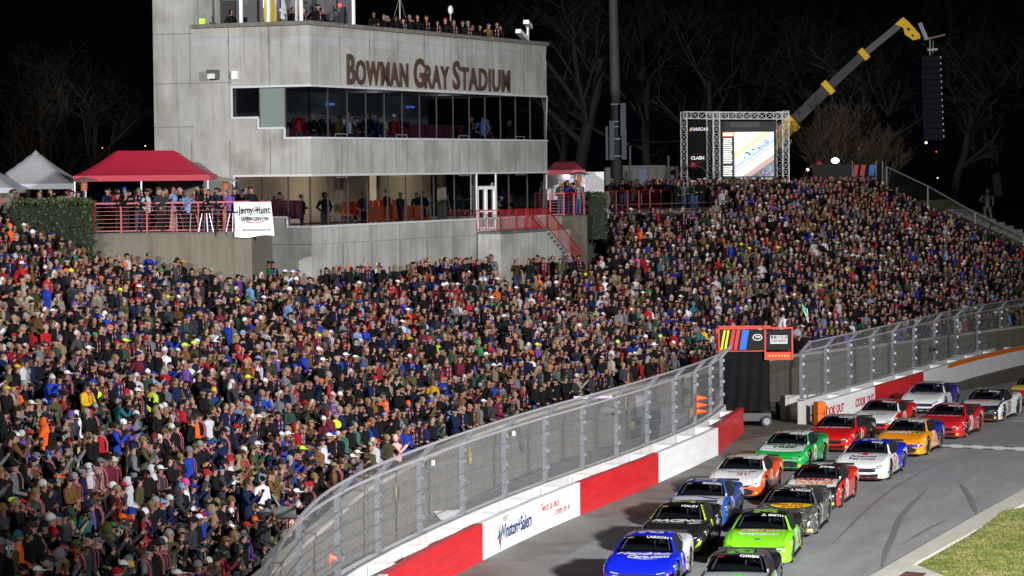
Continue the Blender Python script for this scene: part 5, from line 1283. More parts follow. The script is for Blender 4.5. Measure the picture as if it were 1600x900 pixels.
def make_car(spec):
    label = spec['label']; o = empty('stock_car', (0, 0, 0), 0, label, 'race car', 'stock cars racing in two lines')
    me = BODY_ME.copy(); lv = livery(spec['num'], spec['base'], spec.get('hood'), spec.get('roof'), spec.get('rear'), spec.get('nose'), spec.get('side'), spec.get('rt', .35), spec.get('camo'))
    me.materials[0] = lv; me.materials[1] = M_black; b = mesh_obj('body', me, o)
    cm = CAB_ME.copy(); cm.materials[0] = lv; mesh_obj('roof', cm, b)
    for nm, m_ in (('windshield', WS_ME), ('rear_window', RG_ME), ('side_window', SGL_ME), ('side_window', SGR_ME), ('splitter', CC['splitter']), ('side_skirt', CC['skirt_left']), ('side_skirt', CC['skirt_right']), ('spoiler', CC['spoiler']), ('interior', CC['interior']), ('roll_cage', CC['roll_cage']), ('driver_seat', CC['seat']), ('steering_wheel', CC['steering_wheel']), ('roof_rail', CC['roof_rail'])): mesh_obj(nm, m_, o)
    hc = spec.get('helmet', WHITE); hm = MB(); hm.v = CC['helmet'].v; hm.f = CC['helmet'].f; hm.m = CC['helmet'].m; hm.build('helmet', paint(hc), o, 60)
    for (x, y) in ((-.835, 1.45), (.835, 1.45), (-.835, -1.34), (.835, -1.34)):
        M = Matrix.Translation((x, y, .345)) @ (Matrix.Rotation(math.pi, 4, 'Z') if x < 0 else Matrix.Identity(4)) @ Matrix.Rotation(random.uniform(0, 6), 4, 'X')
        w = empty('wheel'); w.parent = o; w.matrix_local = M; mesh_obj('tyre', TY, w); mesh_obj('rim', RI, w); mesh_obj('lettering', LE, w)
    for s_ in (-1, 1): poly_top(o, 'hood_seam', M_dark, [(s_*.80, 1.0), (s_*.812, 1.0), (s_*.80, 1.6), (s_*.74, 2.12), (s_*.728, 2.12), (s_*.788, 1.6)][::s_], off=.003)
    poly_top(o, 'cowl_vent', M_dark, [(-.80, .955), (.80, .955), (.78, 1.0), (-.78, 1.0)], off=.004)
    acc = spec.get('numc', WHITE); acc = acc if sum(acc) > .5 else (.5, .5, .5)
    for n_ in ((-1, 0, 0), (1, 0, 0)):
        art(o, 'side_slash', paint(acc), [Vector(q) for q in ((-1.95, .62, 0), (-1.80, .62, 0), (-1.62, .86, 0), (-1.77, .86, 0))], [(0, 1, 2, 3)], (0, 0, 0), (0, 1, 0), (0, 0, 1), n_, [BVH_BODY], sub=2, off=.004)
        art(o, 'rocker_band', M_black, [Vector(q) for q in ((-.86, .11, 0), (.98, .11, 0), (.98, .19, 0), (-.86, .19, 0))], [(0, 1, 2, 3)], (0, 0, 0), (0, 1, 0), (0, 0, 1), n_, [BVH_BODY], sub=3, maxl=.25, off=.004)
        art(o, 'door_seam', M_dark, [Vector(q) for q in ((.93, .20, 0), (.945, .20, 0), (.945, .82, 0), (.93, .82, 0))], [(0, 1, 2, 3)], (0, 0, 0), (0, 1, 0), (0, 0, 1), n_, [BVH_BODY], sub=3, maxl=.15, off=.0035)
        for z_, w_ in ((.66, .18), (.58, .14), (.42, .16)):
            art(o, 'sponsor_decal', paint((.6, .6, .62) if z_ > .5 else acc), [Vector(q) for q in ((1.93, z_-.025, 0), (1.93+w_, z_-.03, 0), (1.93+w_, z_+.01, 0), (1.93, z_+.02, 0))], [(0, 1, 2, 3)], (0, 0, 0), (0, 1, 0), (0, 0, 1), n_, [BVH_BODY], sub=1, off=.005)
    fpoly(o, 'nose_badge', paint(spec.get('maker', (.02, .04, .3))), [(.11*math.cos(R_(30*i)), .395+.03*math.sin(R_(30*i))) for i in range(12)], .010)
    # small contingency decals on the fenders and bumper corners
    for k, (yy, zz, c) in enumerate(((1.02, .62, (.7, .5, .02)), (1.98, .30, (.02, .04, .35)), (.98, .44, (.6, .03, .03)), (-.82, .30, (.7, .7, .7)), (1.0, .30, (.02, .25, .6)))):
        for nn_ in ((-1, 0, 0), (1, 0, 0)): art(o, 'sponsor_decal', paint(c), [Vector((yy-.06, zz-.045, 0)), Vector((yy+.06, zz-.045, 0)), Vector((yy+.06, zz+.045, 0)), Vector((yy-.06, zz+.045, 0))], [(0, 1, 2, 3)], (0, 0, 0), (0, 1, 0), (0, 0, 1), nn_, [BVH_BODY], sub=1, off=.008)
    for s_ in (-1, 1): fpoly(o, 'bumper_decal', paint((.7, .5, .02)), [(s_*.74, .17), (s_*.83, .17), (s_*.83, .26), (s_*.74, .26)] if s_ > 0 else [(s_*.83, .17), (s_*.74, .17), (s_*.74, .26), (s_*.83, .26)], .009)
    # front end
    st = spec.get('style', 'slit')
    if st == 'ford':
        fpoly(o, 'grille', M_grille, [(-.60, .36), (-.56, .47), (.56, .47), (.60, .36), (.45, .33), (-.45, .33)]); fpoly(o, 'lower_grille', M_grille, [(-.66, .13), (-.70, .28), (-.3, .25), (.3, .25), (.70, .28), (.66, .13)])
    elif st == 'toyota':
        fpoly(o, 'grille', M_grille, [(-.66, .13), (-.74, .34), (-.45, .39), (.45, .39), (.74, .34), (.66, .13)]); fpoly(o, 'upper_slot', M_grille, [(-.6, .455), (-.62, .48), (.62, .48), (.6, .455)])
    else:
        fpoly(o, 'grille', M_grille, [(-.60, .13), (-.72, .31), (-.5, .37), (.5, .37), (.72, .31), (.60, .13)]); fpoly(o, 'upper_slot', M_grille, [(-.52, .425), (-.54, .485), (.54, .485), (.52, .425)])
    for s in (-1, 1): headlamp(o, s, 'slit' if st != 'ford' else 'ford')
    if spec.get('lip'): fpoly(o, 'lip', paint(spec['lip']), [(-.78, .118), (-.78, .15), (.78, .15), (.78, .118)], .012)
    # roof number, windshield name, door number, hood art
    rn = paint(spec.get('numc', WHITE)); vv, ff = text_mesh(spec['num'], .95, bold=.04, sx=.9)
    art(o, 'roof_number', rn, vv, ff, (0, -.32, 0), (0, -1, 0), (-1, 0, 0), (0, 0, 1), [BVH_CAB], sub=2)
    if spec.get('name'): top_text(o, spec['name'], -.28, .315, .13, paint(WHITE), bold=.03, name='name_lettering', bv=[BVH_CAB], ysc=1.35, W=min(.62, .085*len(spec['name'])+.08))
    e = spec.get('maker', (.02, .04, .3)); poly_top(o, 'maker_badge', paint(e), [(.46+.10*math.cos(a), .315+.03*math.sin(a)) for a in [R_(30*i) for i in range(12)]], [BVH_CAB])
    dn = paint(spec.get('doorc', spec.get('numc', WHITE))); side_text(o, spec['num'], .42, .50, .80, dn, bold=.04, shear=.12, sx=.85)
    if spec.get('dtext'): side_text(o, spec['dtext'][0], -1.62, .76, spec['dtext'][2], paint(spec['dtext'][1]), 'quarter_lettering', .02)
    for a_ in spec.get('art', []):
        k = a_[0]
        if k == 't': top_text(o, a_[1], a_[3], a_[4], a_[5], paint(a_[2]), **(a_[6] if len(a_) > 6 else {}))
        elif k == 'p': poly_top(o, a_[1], paint(a_[2]), a_[3], off=a_[4] if len(a_) > 4 else .004)
        elif k == 's':    # side stripe polygon (y,z), both sides
            for n_, u_ in (((-1, 0, 0), (0, 1, 0)), ((1, 0, 0), (0, 1, 0))):
                art(o, 'side_stripe', paint(a_[1]), [Vector((p[0], p[1], 0)) for p in a_[2]], [tuple(range(len(a_[2])))], (0, 0, 0), u_, (0, 0, 1), n_, [BVH_BODY], sub=3, maxl=.25, off=.004)
        elif k == 'f': fpoly(o, 'nose_stripe', paint(a_[1]), a_[2], .0045)
    side_px = spec['px']; P = at_z(side_px[0], side_px[1], .89); hx, hy = spec['dir']; rz = math.atan2(-hx, hy)
    off = Matrix.Rotation(rz, 3, 'Z') @ Vector((0, .96, 0)); o.location = (P.x-off.x, P.y-off.y, 0.0); o.rotation_euler = (0, 0, rz); return o
def ring(x0, y0, x1, y1, w):   # flat rectangular ring polygon not needed
    return [(x0, y0), (x1, y0), (x1, y1), (x0, y1)]
CHV = (.45, .33, .05)
inner = [dict(num='54', name='GIBBS', px=(1151, 893), base=(.03, .03, .03), hood=(.33, .34, .36), side=(.25, .26, .28), roof=(.10, .10, .11), rear=(.02, .02, .02), numc=(.16, .75, .03), style='toyota', maker=(.5, .02, .03), helmet=(.1, .3, .05), label='black and silver stock car with green claw marks on its hood, nearest inside car',
    art=[('p', 'hood_mark', (.10, .60, .05), [(.10, 1.2), (.02, 1.2), (.06, 1.9), (.12, 1.9)]), ('p', 'hood_mark', (.10, .60, .05), [(-.02, 1.15), (-.12, 1.15), (-.08, 1.95), (-.02, 1.9)]), ('p', 'hood_mark', (.10, .60, .05), [(-.18, 1.2), (-.28, 1.2), (-.22, 1.85), (-.16, 1.85)]), ('s', (.10, .55, .04), [(-1.0, .3), (-.3, .35), (-.35, .45), (-1.0, .42)])]),
  dict(num='38', name='Z. SMITH', px=(1189, 826), base=(.22, .72, .02), roof=(.015, .015, .015), numc=(.30, .75, .05), style='ford', helmet=(.4, .4, .42), doorc=WHITE, side=(.22, .72, .02), rear=(.03, .03, .03), rt=.8, label='lime green stock car with a black roof and red cash lettering on its hood',
    art=[('p', 'hood_flash', (.60, .02, .02), [(.66, 1.02), (-.70, 1.0), (-.60, 1.22), (.50, 1.26), (.70, 1.12)]), ('t', 'SPEEDY CASH', WHITE, -.04, 1.15, .26, dict(bold=.04, shear=.4, W=1.25)), ('t', 'SpeedyCash.com', WHITE, .0, 1.55, .24, dict(bold=.05, W=1.15)), ('p', 'hood_badge', (.02, .04, .3), [(.11*math.cos(R_(30*i)), 1.95+.045*math.sin(R_(30*i))) for i in range(12)]), ('s', (.5, .03, .02), [(-.6, .25), (-.1, .6), (-.25, .7), (-.75, .3)])]),
  dict(num='3', name='A. DILLON', px=(1233, 785), base=(.10, .095, .09), camo=((.02, .02, .02), (.42, .41, .38)), numc=WHITE, maker=CHV, helmet=(.5, .5, .5), dtext=('MOBIL 1', WHITE, .2), label='grey camouflage stock car with a yellow oval sponsor panel on its hood',
    art=[('p', 'hood_oval', (.80, .66, .01), [(-.12+.66*math.cos(R_(20*i)), 1.32+.30*math.sin(R_(20*i))) for i in range(18)]), ('t', 'Bass Pro', (.55, .02, .02), .0, 1.22, .30, dict(bold=.05, shear=.3, W=.95)), ('t', 'SHOPS', (.5, .02, .02), -.15, 1.48, .22, dict(bold=.05, W=.7))]),
  dict(num='43', name='JONES', px=(1275, 747), base=(.015, .015, .015), hood=(.74, .74, .74), side=(.62, .03, .025), rear=(.60, .03, .02), rt=.3, numc=WHITE, roof=(.02, .02, .02), style='toyota', maker=(.5, .02, .03), label='black and red stock car with a white hood lettered in red and orange',
    art=[('t', 'FAMILY', (.60, .02, .02), .0, 1.17, .46, dict(bold=.05, W=1.42)), ('t', 'DOLLAR', (.85, .28, .01), -.05, 1.60, .46, dict(bold=.05, W=1.30)), ('f', (.75, .08, .02), [(-.7, .5), (-.7, .53), (.7, .53), (.7, .5)])], dtext=('DOLLAR', (.85, .35, .05), .26)),
  dict(num='51', name='WARE', px=(1354, 707), base=(.74, .74, .75), rear=(.01, .03, .58), rt=.25, roof=(.01, .03, .58), numc=WHITE, doorc=(.6, .03, .03), style='ford', label='white and blue stock car with a red cross on its hood', lip=(.5, .02, .02),
    art=[('p', 'hood_cross', (.62, .02, .02), [(.28, 1.13), (.09, 1.13), (.09, 1.02), (-.09, 1.02), (-.09, 1.13), (-.28, 1.13), (-.28, 1.23), (-.09, 1.23), (-.09, 1.36), (.09, 1.36), (.09, 1.23), (.28, 1.23)]), ('t', 'American', (.01, .02, .12), .0, 1.55, .30, dict(bold=.03, W=.95)), ('t', 'Red Cross', (.01, .02, .12), .0, 1.85, .30, dict(bold=.03, W=.95)), ('s', (.6, .02, .03), [(-.32, .15), (-.22, .15), (-.08, .6), (-.3, .84), (-.38, .84), (-.2, .6)])], dtext=('PARTS PLUS', WHITE, .15)),
  dict(num='17', name='BUESCHER', px=(1415.5, 672.5), base=(.85, .30, .01), side=(.82, .33, .02), rear=(.02, .03, .32), rt=.55, roof=(.55, .50, .45), numc=(.7, .4, .1), doorc=WHITE, maker=CHV, label='orange stock car with blue flashes and a drink logo lettered across its hood',
    art=[('t', 'SUNNY', WHITE, .20, 1.32, .48, dict(bold=.06, shear=.2, W=1.12)), ('p', 'letter_block', (.85, .78, .02), [(-.42, 1.12), (-.78, 1.12), (-.78, 1.55), (-.42, 1.55)]), ('t', 'D', (.02, .04, .3), -.60, 1.33, .36, dict(bold=.08)), ('f', (.02, .03, .32), [(-.93, .50), (-.5, .47), (-.3, .40), (-.3, .36), (-.9, .40)]), ('f', (.02, .03, .32), [(.93, .50), (.9, .40), (.3, .36), (.3, .40), (.5, .47)]), ('f', (.04, .25, .8), [(-.9, .33), (-.9, .29), (-.4, .14), (-.4, .19)]), ('s', (.75, .70, .75), [(-1.9, .5), (-1.1, .35), (-1.2, .75), (-1.9, .9)])]),
  dict(num='20', name='BRISCOE', px=(1478, 647.5), base=(.55, .015, .02), numc=WHITE, roof=(.55, .02, .03), style='ford', maker=(.02, .03, .3), label='red stock car with white number 20 on its door', lip=(.55, .02, .02),
    art=[('t', 'RUSH TRUCK CENTERS', WHITE, .0, 1.2, .25, dict(bold=.03, W=1.4)), ('s', (.7, .7, .7), [(-1.25, .42), (-.45, .42), (-.45, .44), (-1.25, .44)]), ('s', (.7, .7, .7), [(-1.25, .64), (-.45, .64), (-.45, .66), (-1.25, .66)])], dtext=('Haas', WHITE, .26)),
  dict(num='50', name='MYERS', px=(1539, 624), base=(.02, .02, .022), hood=(.62, .62, .63), side=(.72, .72, .73), rear=(.70, .70, .71), rt=.9, roof=(.02, .02, .02), numc=(.3, .3, .3), doorc=(.3, .08, .1), maker=CHV, label='stock car with black roof, white flanks and orange front lip', lip=(.85, .15, .02),
    art=[('t', 'CITRUS', (.75, .12, .04), .2, 1.25, .32, dict(bold=.04, W=.9))], dtext=('Citrus', (.05, .1, .3), .24)),
  dict(num='21', name='', px=(1613, 601), base=(.50, .015, .02), hood=(.70, .50, .08), numc=WHITE, roof=(.7, .6, .3), maker=CHV, label='red and gold stock car cut by the right edge of the photograph')]
outer = [dict(num='5', name='LARSON', px=(1007, 862), base=(.008, .02, .72), rear=(.70, .70, .72), rt=.35, roof=(.008, .02, .72), numc=WHITE, doorc=WHITE, maker=CHV, helmet=(.4, .4, .42), label='royal blue stock car with white dealer lettering on its hood, leading the outside line',
    art=[('t', 'Hendrick', WHITE, .0, 1.16, .36, dict(bold=.05, shear=.3, W=1.55)), ('t', 'Cars.com', WHITE, -.15, 1.47, .34, dict(bold=.05, shear=.3, W=1.15)), ('p', 'hood_swoosh', (.42, .46, .62), [(.35, 1.62), (-.1, 1.60), (-.5, 1.66), (-.1, 1.70)]), ('s', (.6, .03, .05), [(-1.0, .42), (-.75, .34), (-.5, .42), (-.5, .48), (-.75, .40), (-1.0, .48)]), ('s', (.6, .03, .05), [(-1.0, .54), (-.75, .46), (-.5, .54), (-.5, .60), (-.75, .52), (-1.0, .60)]), ('f', (.6, .05, .08), [(-.90, .15), (-.86, .15), (-.87, .52), (-.90, .56)]), ('f', (.6, .05, .08), [(.90, .15), (.90, .56), (.87, .52), (.86, .15)])]),
  dict(num='7', name='HALEY', px=(1059, 811), base=(.015, .015, .016), numc=(.62, .75, .02), roof=(.015, .015, .016), maker=CHV, doorc=(.62, .75, .02), helmet=(.5, .5, .5), label='black stock car with fluorescent yellow pillars and white racing lettering on its hood',
    art=[('t', 'RACING', WHITE, .02, 1.15, .42, dict(bold=.06, shear=.3, W=1.5)), ('t', '.com', WHITE, -.55, 1.45, .2, dict(bold=.06, shear=.2)), ('t', 'EVERY ORDER OF SPEED', (.5, .5, .5), .25, 1.42, .11, dict(bold=.01, W=1.0)), ('f', (.62, .75, .02), [(-.86, .14), (-.62, .14), (-.80, .40), (-.88, .5)]), ('f', (.62, .75, .02), [(.86, .14), (.88, .5), (.80, .40), (.62, .14)]), ('s', (.62, .75, .02), [(-.1, .2), (.1, .2), (.5, .8), (.42, .84)]), ('s', (.6, .6, .62), [(-1.3, .4), (-.5, .6), (-.6, .82), (-1.4, .8)])], pillar=(.62, .75, .02)),
  dict(num='71', name='MCDOWELL', px=(1095, 774), base=(.03, .09, .36), hood=(.55, .57, .62), rear=(.04, .08, .30), roof=(.05, .10, .36), numc=(.6, .6, .62), maker=CHV, helmet=(.5, .5, .5), dtext=('DELL', WHITE, .34), label='dark blue stock car with a chromed white hood behind the fluorescent trimmed one',
    art=[('p', 'hood_stripe', (.02, .03, .15), [(.1, 1.1), (-.6, 1.5), (-.7, 1.45), (-.1, 1.1)]), ('s', (.02, .16, .5), [(-.2, .2), (.6, .3), (.7, .5), (-.1, .4)])]),
  dict(num='16', name='ALLMENDINGER', px=(1157.5, 732.5), base=(.76, .76, .76), side=(.72, .09, .02), rear=(.70, .09, .02), rt=.15, roof=(.76, .76, .76), nose=(.72, .09, .02), numc=(.70, .72, .05), doorc=WHITE, maker=CHV, label='white and orange stock car with yellow roof numbers',
    art=[('t', 'Campers Inn', (.02, .2, .12), -.1, 1.40, .28, dict(bold=.03, W=.95)), ('t', 'RV', (.6, .02, .04), -.2, 1.72, .34, dict(bold=.02, shear=.2)), ('p', 'hood_mark', (.5, .04, .05), [(.12, 1.08), (-.1, 1.08), (-.2, 1.15), (.05, 1.15)]), ('p', 'hood_slot', (.02, .02, .03), [(.62, 1.28), (.42, 1.28), (.44, 1.34), (.62, 1.34)]), ('p', 'hood_slot', (.02, .02, .03), [(-.62, 1.28), (-.42, 1.28), (-.44, 1.34), (-.62, 1.34)]), ('s', (.72, .72, .72), [(-1.6, .7), (-.5, .45), (-.45, .55), (-1.6, .85)])], dtext=('RV', WHITE, .3)),
  dict(num='42', name='NEMECHEK', px=(1229.5, 693), base=(.01, .36, .06), hood=(.76, .77, .76), roof=(.74, .75, .74), numc=(.02, .30, .06), doorc=WHITE, style='toyota', maker=(.5, .02, .03), label='green stock car with a white hood lettered in dark green',
    art=[('t', 'DOLLAR', (.01, .16, .08), .0, 1.20, .34, dict(bold=.06, W=1.45, shear=.1)), ('t', 'TREE', (.01, .16, .08), .0, 1.53, .34, dict(bold=.06, W=.95, shear=.1)), ('p', 'hood_line', (.01, .3, .1), [(.7, 1.80), (-.7, 1.80), (-.7, 1.83), (.7, 1.83)]), ('s', (.7, .7, .68), [(-1.5, .3), (-.7, .18), (-.7, .22), (-1.5, .38)])], dtext=('DOLLAR', WHITE, .25)),
  dict(num='41', name='CUSTER', px=(1305.5, 666), base=(.62, .012, .012), side=(.62, .012, .012), rear=(.03, .03, .03), rt=.45, roof=(.40, .41, .42), numc=(.62, .03, .03), doorc=WHITE, style='ford', label='bright red stock car with a silver roof behind the orange barrel block', lip=(.6, .02, .02),
    art=[('t', 'HAAS TOOLING', WHITE, .0, 1.17, .32, dict(bold=.06, shear=.3, W=1.4)), ('f', WHITE, [(-.7, .26), (-.55, .32), (-.5, .30), (-.65, .24)])], dtext=('Haas', (.6, .6, .6), .3)),
  dict(num='60', name='PREECE', px=(1374, 641), base=(.74, .74, .74), side=(.66, .02, .015), rear=(.66, .02, .015), rt=.3, roof=(.66, .03, .02), nose=(.66, .02, .015), numc=(.3, .3, .4), doorc=WHITE, style='ford', label='stock car with a red roof, white hood and green nose stripe',
    art=[('t', 'Kroger', (.55, .05, .05), .05, 1.27, .40, dict(bold=.0, shear=.3, W=1.2)), ('p', 'hood_stripe', (.02, .40, .12), [(.3, 1.62), (-.45, 1.62), (-.45, 1.74), (.3, 1.74)])], dtext=('Kroger', WHITE, .26)),
  dict(num='15', name='', px=(1447.5, 612), base=(.72, .72, .73), side=(.72, .72, .73), rear=(.05, .03, .30), rt=.2, roof=(.6, .6, .62), hood=(.74, .74, .74), numc=(.5, .1, .1), doorc=WHITE, style='ford', label='white stock car with purple flanks and purple hood lettering, last of the outside line',
    art=[('p', 'hood_panel', (.05, .03, .28), [(.66, 1.02), (-.66, 1.02), (-.55, 1.55), (.62, 1.45)]), ('t', 'Fastenal', WHITE, .0, 1.27, .34, dict(bold=.04, shear=.25, W=1.1))], dtext=('15', WHITE, .4))]
def set_dirs(L):
    Q = [at_z(c['px'][0], c['px'][1], .89) for c in L]
    for i, c in enumerate(L):
        a = Q[max(0, i-1)]; b = Q[min(len(L)-1, i+1)]; d = (a-b); d.z = 0; d.normalize(); c['dir'] = (d.x, d.y)
    D = [c['dir'] for c in L]
    for i, c in enumerate(L):
        s = Vector(D[max(0, i-1)])+Vector(D[i])*2+Vector(D[min(len(L)-1, i+1)]); s.normalize(); c['dir'] = (s.x, s.y)
set_dirs(inner); set_dirs(outer)
CARS = [make_car(c) for c in inner+outer]
# fluorescent pillars on the black car
for c, o in zip(inner+outer, CARS):
    if 'pillar' in c:
        for s in (-1, 1):
            pts = [(.96*.865, .97), (.96*.82, .80), (.96*.765, .60), (.96*.705, .40), (.96*.655, .22), (.96*.645, .0)]
            P = [(s*(x-.03), y) for x, y in pts]+[(s*(x+.04), y) for x, y in pts[::-1]]
            poly_top(o, 'pillar_stripe', paint(c['pillar']), P, [BVH_CAB], maxl=.15)

# ================================================================ FLAG STAND AND TRACKSIDE THINGS
fs = empty('scissor_lift', (0, 0, 0), 0, 'black draped scissor lift whose red platform carries the starter beside the gate', 'lift')
FA = at_z(1136, 668, 0); FB = at_z(1200, 668, 0); FDpt = FA.y
def fq(px, py, D): return at_y(px, py, D)
D0 = at_z(1170, 667, 0).y
a = fq(1130, 548, D0); b = fq(1203, 641, D0)
rows = []
random.seed(4)
for i in range(13):
    z = a.z+.1-(a.z+.1-(b.z-.02))*i/12; rows.append([Vector((a.x+(b.x-a.x)*j/20, D0+.05*math.sin(j*1.3+i*.2)*(i/12+.3)+.03*math.sin(i*1.9), z+.02*math.sin(j))) for j in range(21)])
mb = MB(); mb.grid(rows); rr = [[Vector((b.x+.0, D0+1.4*j/8, a.z+.1-(a.z+.1-(b.z-.02))*i/6+.02*math.sin(j+i))) for j in range(9)] for i in range(7)]
rr = [[v+Vector((.05*math.sin(v.y*5+v.z), 0, 0)) for v in r] for r in rr]; mb.grid(rr); mb.grid([[Vector((a.x, v.y, v.z)) for v in r] for r in rr])
mb.build('drape', mat('black_drape', (.006, .006, .007), .8, bump=.25, nscale=1.2, spec=.15), fs, 60)
zb_ = at_y(1170, 641, D0).z
MB().box(((a.x+b.x)/2, D0+.7, .42), (b.x-a.x+.1, 1.35, .34)).build('chassis', mat('chassis_grey', (.07, .075, .08), .5), fs)
for x, y in ((b.x-.15, D0-.05), (b.x-.15, D0+1.45), (a.x+.2, D0-.05), (a.x+.2, D0+1.45)):
    w = MB().tube([(x, y-.1, .24), (x, y+.1, .24)], .24, 20).build('wheel', mat('tyre_grey', (.03, .03, .03), .7), fs, 40); MB().tube([(x, y-.115, .24), (x, y+.115, .24)], .15, 18).build('hub', M_galv, w)
M_lift = mat('lift_orange_red', (.62, .04, .01), .45)
A = fq(1123.5, 548, D0-.2); A2 = fq(1195.5, 516, D0-.2); B_ = fq(1238, 562, D0-.2)
x0, x1, x2 = A.x, A2.x, B_.x; zlo = fq(1160, 549, D0-.2).z; zhi = fq(1160, 513, D0-.2).z; zb2 = fq(1215, 562, D0-.2).z; y0, y1 = D0-.2, D0+1.2
mb = MB()
for x in (x0, x1, x2):
    for y in (y0, y1): mb.bar((x, y, zb2 if x > x0 else zlo), (x, y, zhi), .07)
for y in (y0, y1): mb.bar((x0, y, zhi), (x2, y, zhi), .07)
for x in (x0, x2): mb.bar((x, y0, zhi), (x, y1, zhi), .07)
mb.build('guard_rail', M_lift, fs)
mb = MB(); mb.box(((x1+x2)/2, (y0+y1)/2, zb2+.16), (x2-x1, y1-y0, .34)); mb.box(((x0+x1)/2, (y0+y1)/2, zlo+.03), (x1-x0-.01, y1-y0-.1, .1)); mb.build('platform', M_lift, fs)
for k in range(7): MB().box((x1+.18+k*(x2-x1-.36)/6, y0-.004, zb2+.17), (.08, .01, .05)).build('hazard_mark', mat('hazard_yellow', (.8, .6, .02), .5), fs)
bz0, bz1 = zlo+.06, zhi-.06
ban1 = MB().box(((x0+x1)/2, y0-.05, (bz0+bz1)/2), (x1-x0-.08, .02, bz1-bz0)).build('banner', mat('vinyl_black', (.010, .010, .012), .6, spec=.2), fs)
ban2 = MB().box(((x1+x2)/2, y0-.05, (bz0+bz1)/2-.02), (x2-x1-.12, .02, bz1-bz0-.02)).build('banner', MAT['vinyl_black'], fs)
ban3 = MB().box((x2+.045, (y0+y1)/2, (bz0+bz1)/2), (.02, y1-y0-.12, bz1-bz0)).build('banner', MAT['vinyl_black'], fs)
Hh = bz1-bz0
for (u0, u1, c) in ((.0, .05, (.75, .70, .02)), (.085, .135, (.75, .70, .02)), (.19, .27, (.60, .03, .02)), (.30, .38, (.60, .03, .02)), (.43, .58, (.02, .14, .70))):
    W_ = x1-x0-.1; X0 = x0+.05; sl = .28
    vs = [(X0+W_*u0, y0-.063, bz0+.01), (X0+W_*u1, y0-.063, bz0+.01), (X0+W_*u1+sl*.55, y0-.063, bz1-.01), (X0+W_*u0+sl*.55, y0-.063, bz1-.01)]
    MB().add(vs, [(0, 1, 2, 3)]).build('stripe', mat('vinyl_%.2f_%.2f' % (c[0], c[2]), c, .35), ban1)
cx = x0+(x1-x0)*.83; cz = bz0+Hh*.62
rrp = [(cx+.20*math.cos(R_(20*i))*(1 if abs(math.cos(R_(20*i))) < .9 else 1.05), y0-.064, cz+.135*max(-1, min(1, 1.25*math.sin(R_(20*i))))) for i in range(18)]
MB().add(rrp, [tuple(range(18))]).build('badge_ring', M_white, ban1); MB().add([(cx+(p[0]-cx)*.82, y0-.067, cz+(p[2]-cz)*.74) for p in rrp], [tuple(range(18))]).build('badge_field', M_black, ban1)
mb = MB(); put_text(mb, '1948', (cx, y0-.070, cz+.01), (1, 0, 0), (0, 0, 1), .12, bold=.04); mb.build('badge_lettering', M_white, ban1)
cx = (x1+x2)/2; cz = (bz0+bz1)/2; MB().box((cx, y0-.064, cz), (.74, .006, .36)).build('sign_border', M_white, ban2); MB().box((cx, y0-.068, cz+.10), (.68, .006, .11)).build('sign_field', M_black, ban2)
MB().box((cx, y0-.068, cz-.06), (.68, .006, .17)).build('sign_panel', mat('panel_grey', (.5, .5, .5), .5), ban2)
mb = MB(); put_text(mb, 'NASCAR', (cx+.08, y0-.074, cz+.10), (1, 0, 0), (0, 0, 1), .12, bold=.04, shear=.2, sx=.9); mb.build('lettering', M_white, ban2)
mb = MB(); put_text(mb, 'CUP SERIES', (cx, y0-.074, cz-.06), (1, 0, 0), (0, 0, 1), .13, bold=.01); mb.build('lettering', M_dark, ban2)
for k, c in enumerate(((.75, .7, .02), (.6, .03, .02), (.02, .14, .7))): MB().add([(cx-.27+.04*k, y0-.074, cz+.06), (cx-.235+.04*k, y0-.074, cz+.06), (cx-.215+.04*k, y0-.074, cz+.14), (cx-.25+.04*k, y0-.074, cz+.14)], [(0, 1, 2, 3)]).build('logo_bar', MAT['vinyl_%.2f_%.2f' % (c[0], c[2])], ban2)
mb = MB(); put_text(mb, 'CLASH', (x2+.062, (y0+y1)/2, cz+.05), (0, 1, 0), (0, 0, 1), .24, bold=.04); mb.build('lettering', mat('pinkish_white', (.6, .5, .5), .5), ban3)
# orange barrel stack, gate end block, bins
def tr_box(px, py, z, lab, nm, cat, parts, m=None):
    p = at_z(px, py, z); o = empty(nm, (p.x, p.y, 0), .35, lab, cat); return o
p = at_z(1281, 665, 0); o = empty('crash_cushion', (p.x, p.y, 0), .5, 'bright orange cushion block at the end of the far barrier', 'crash cushion')
MB().box((0, 0, .55), (.42, .34, .98)).build('block', M_orange, o); MB().box((0, -.01, .55), (.424, .33, .015)).build('seam', M_dark, o)
p = at_z(1247, 655, 0); o = empty('concrete_block', (p.x, p.y, 0), .35, 'grey concrete end block where the far fence begins', 'barrier'); MB().box((0, 0, .55), (1.5, .5, 1.1)).build('block', M_barrier, o); MB().tube([(.35, -.27, 0), (.35, -.27, 1.15)], .03, 6).build('latch_rod', M_dark, o)
p = at_z(1231, 655, 0); o = empty('waste_bin', (p.x-.2, p.y+.3, 0), .2, 'low black bin in front of the gate block', 'bin'); MB().box((0, 0, .35), (.5, .5, .7)).build('bin', M_black, o); MB().box((0, 0, .72), (.54, .54, .05)).build('lid', M_dark, o)
def cone_lying(px, py, D, lab, parent_loc=None, s=.38):
    q = at_y(px, py, D); o = empty('traffic_cone', q, 0, lab, 'cone', 'orange cones tied to the catch fence')
    MB().tube([(0, 0, 0), (s, 0, .0), (s+.02, 0, 0)], [.13, .03, .0], 14).build('cone', mat('cone_orange', (.85, .12, .01), .5), o, 50); MB().box((-.01, 0, 0), (.03, .30, .30)).build('base', MAT['cone_orange'], o)
Dc = at_z(1092, 579, 3.2).y-.15
for k, py in enumerate((622, 633, 643)): cone_lying(1089, py, Dc, '%s orange cone tied sideways to the fence beside the gate' % ('top', 'middle', 'bottom')[k])
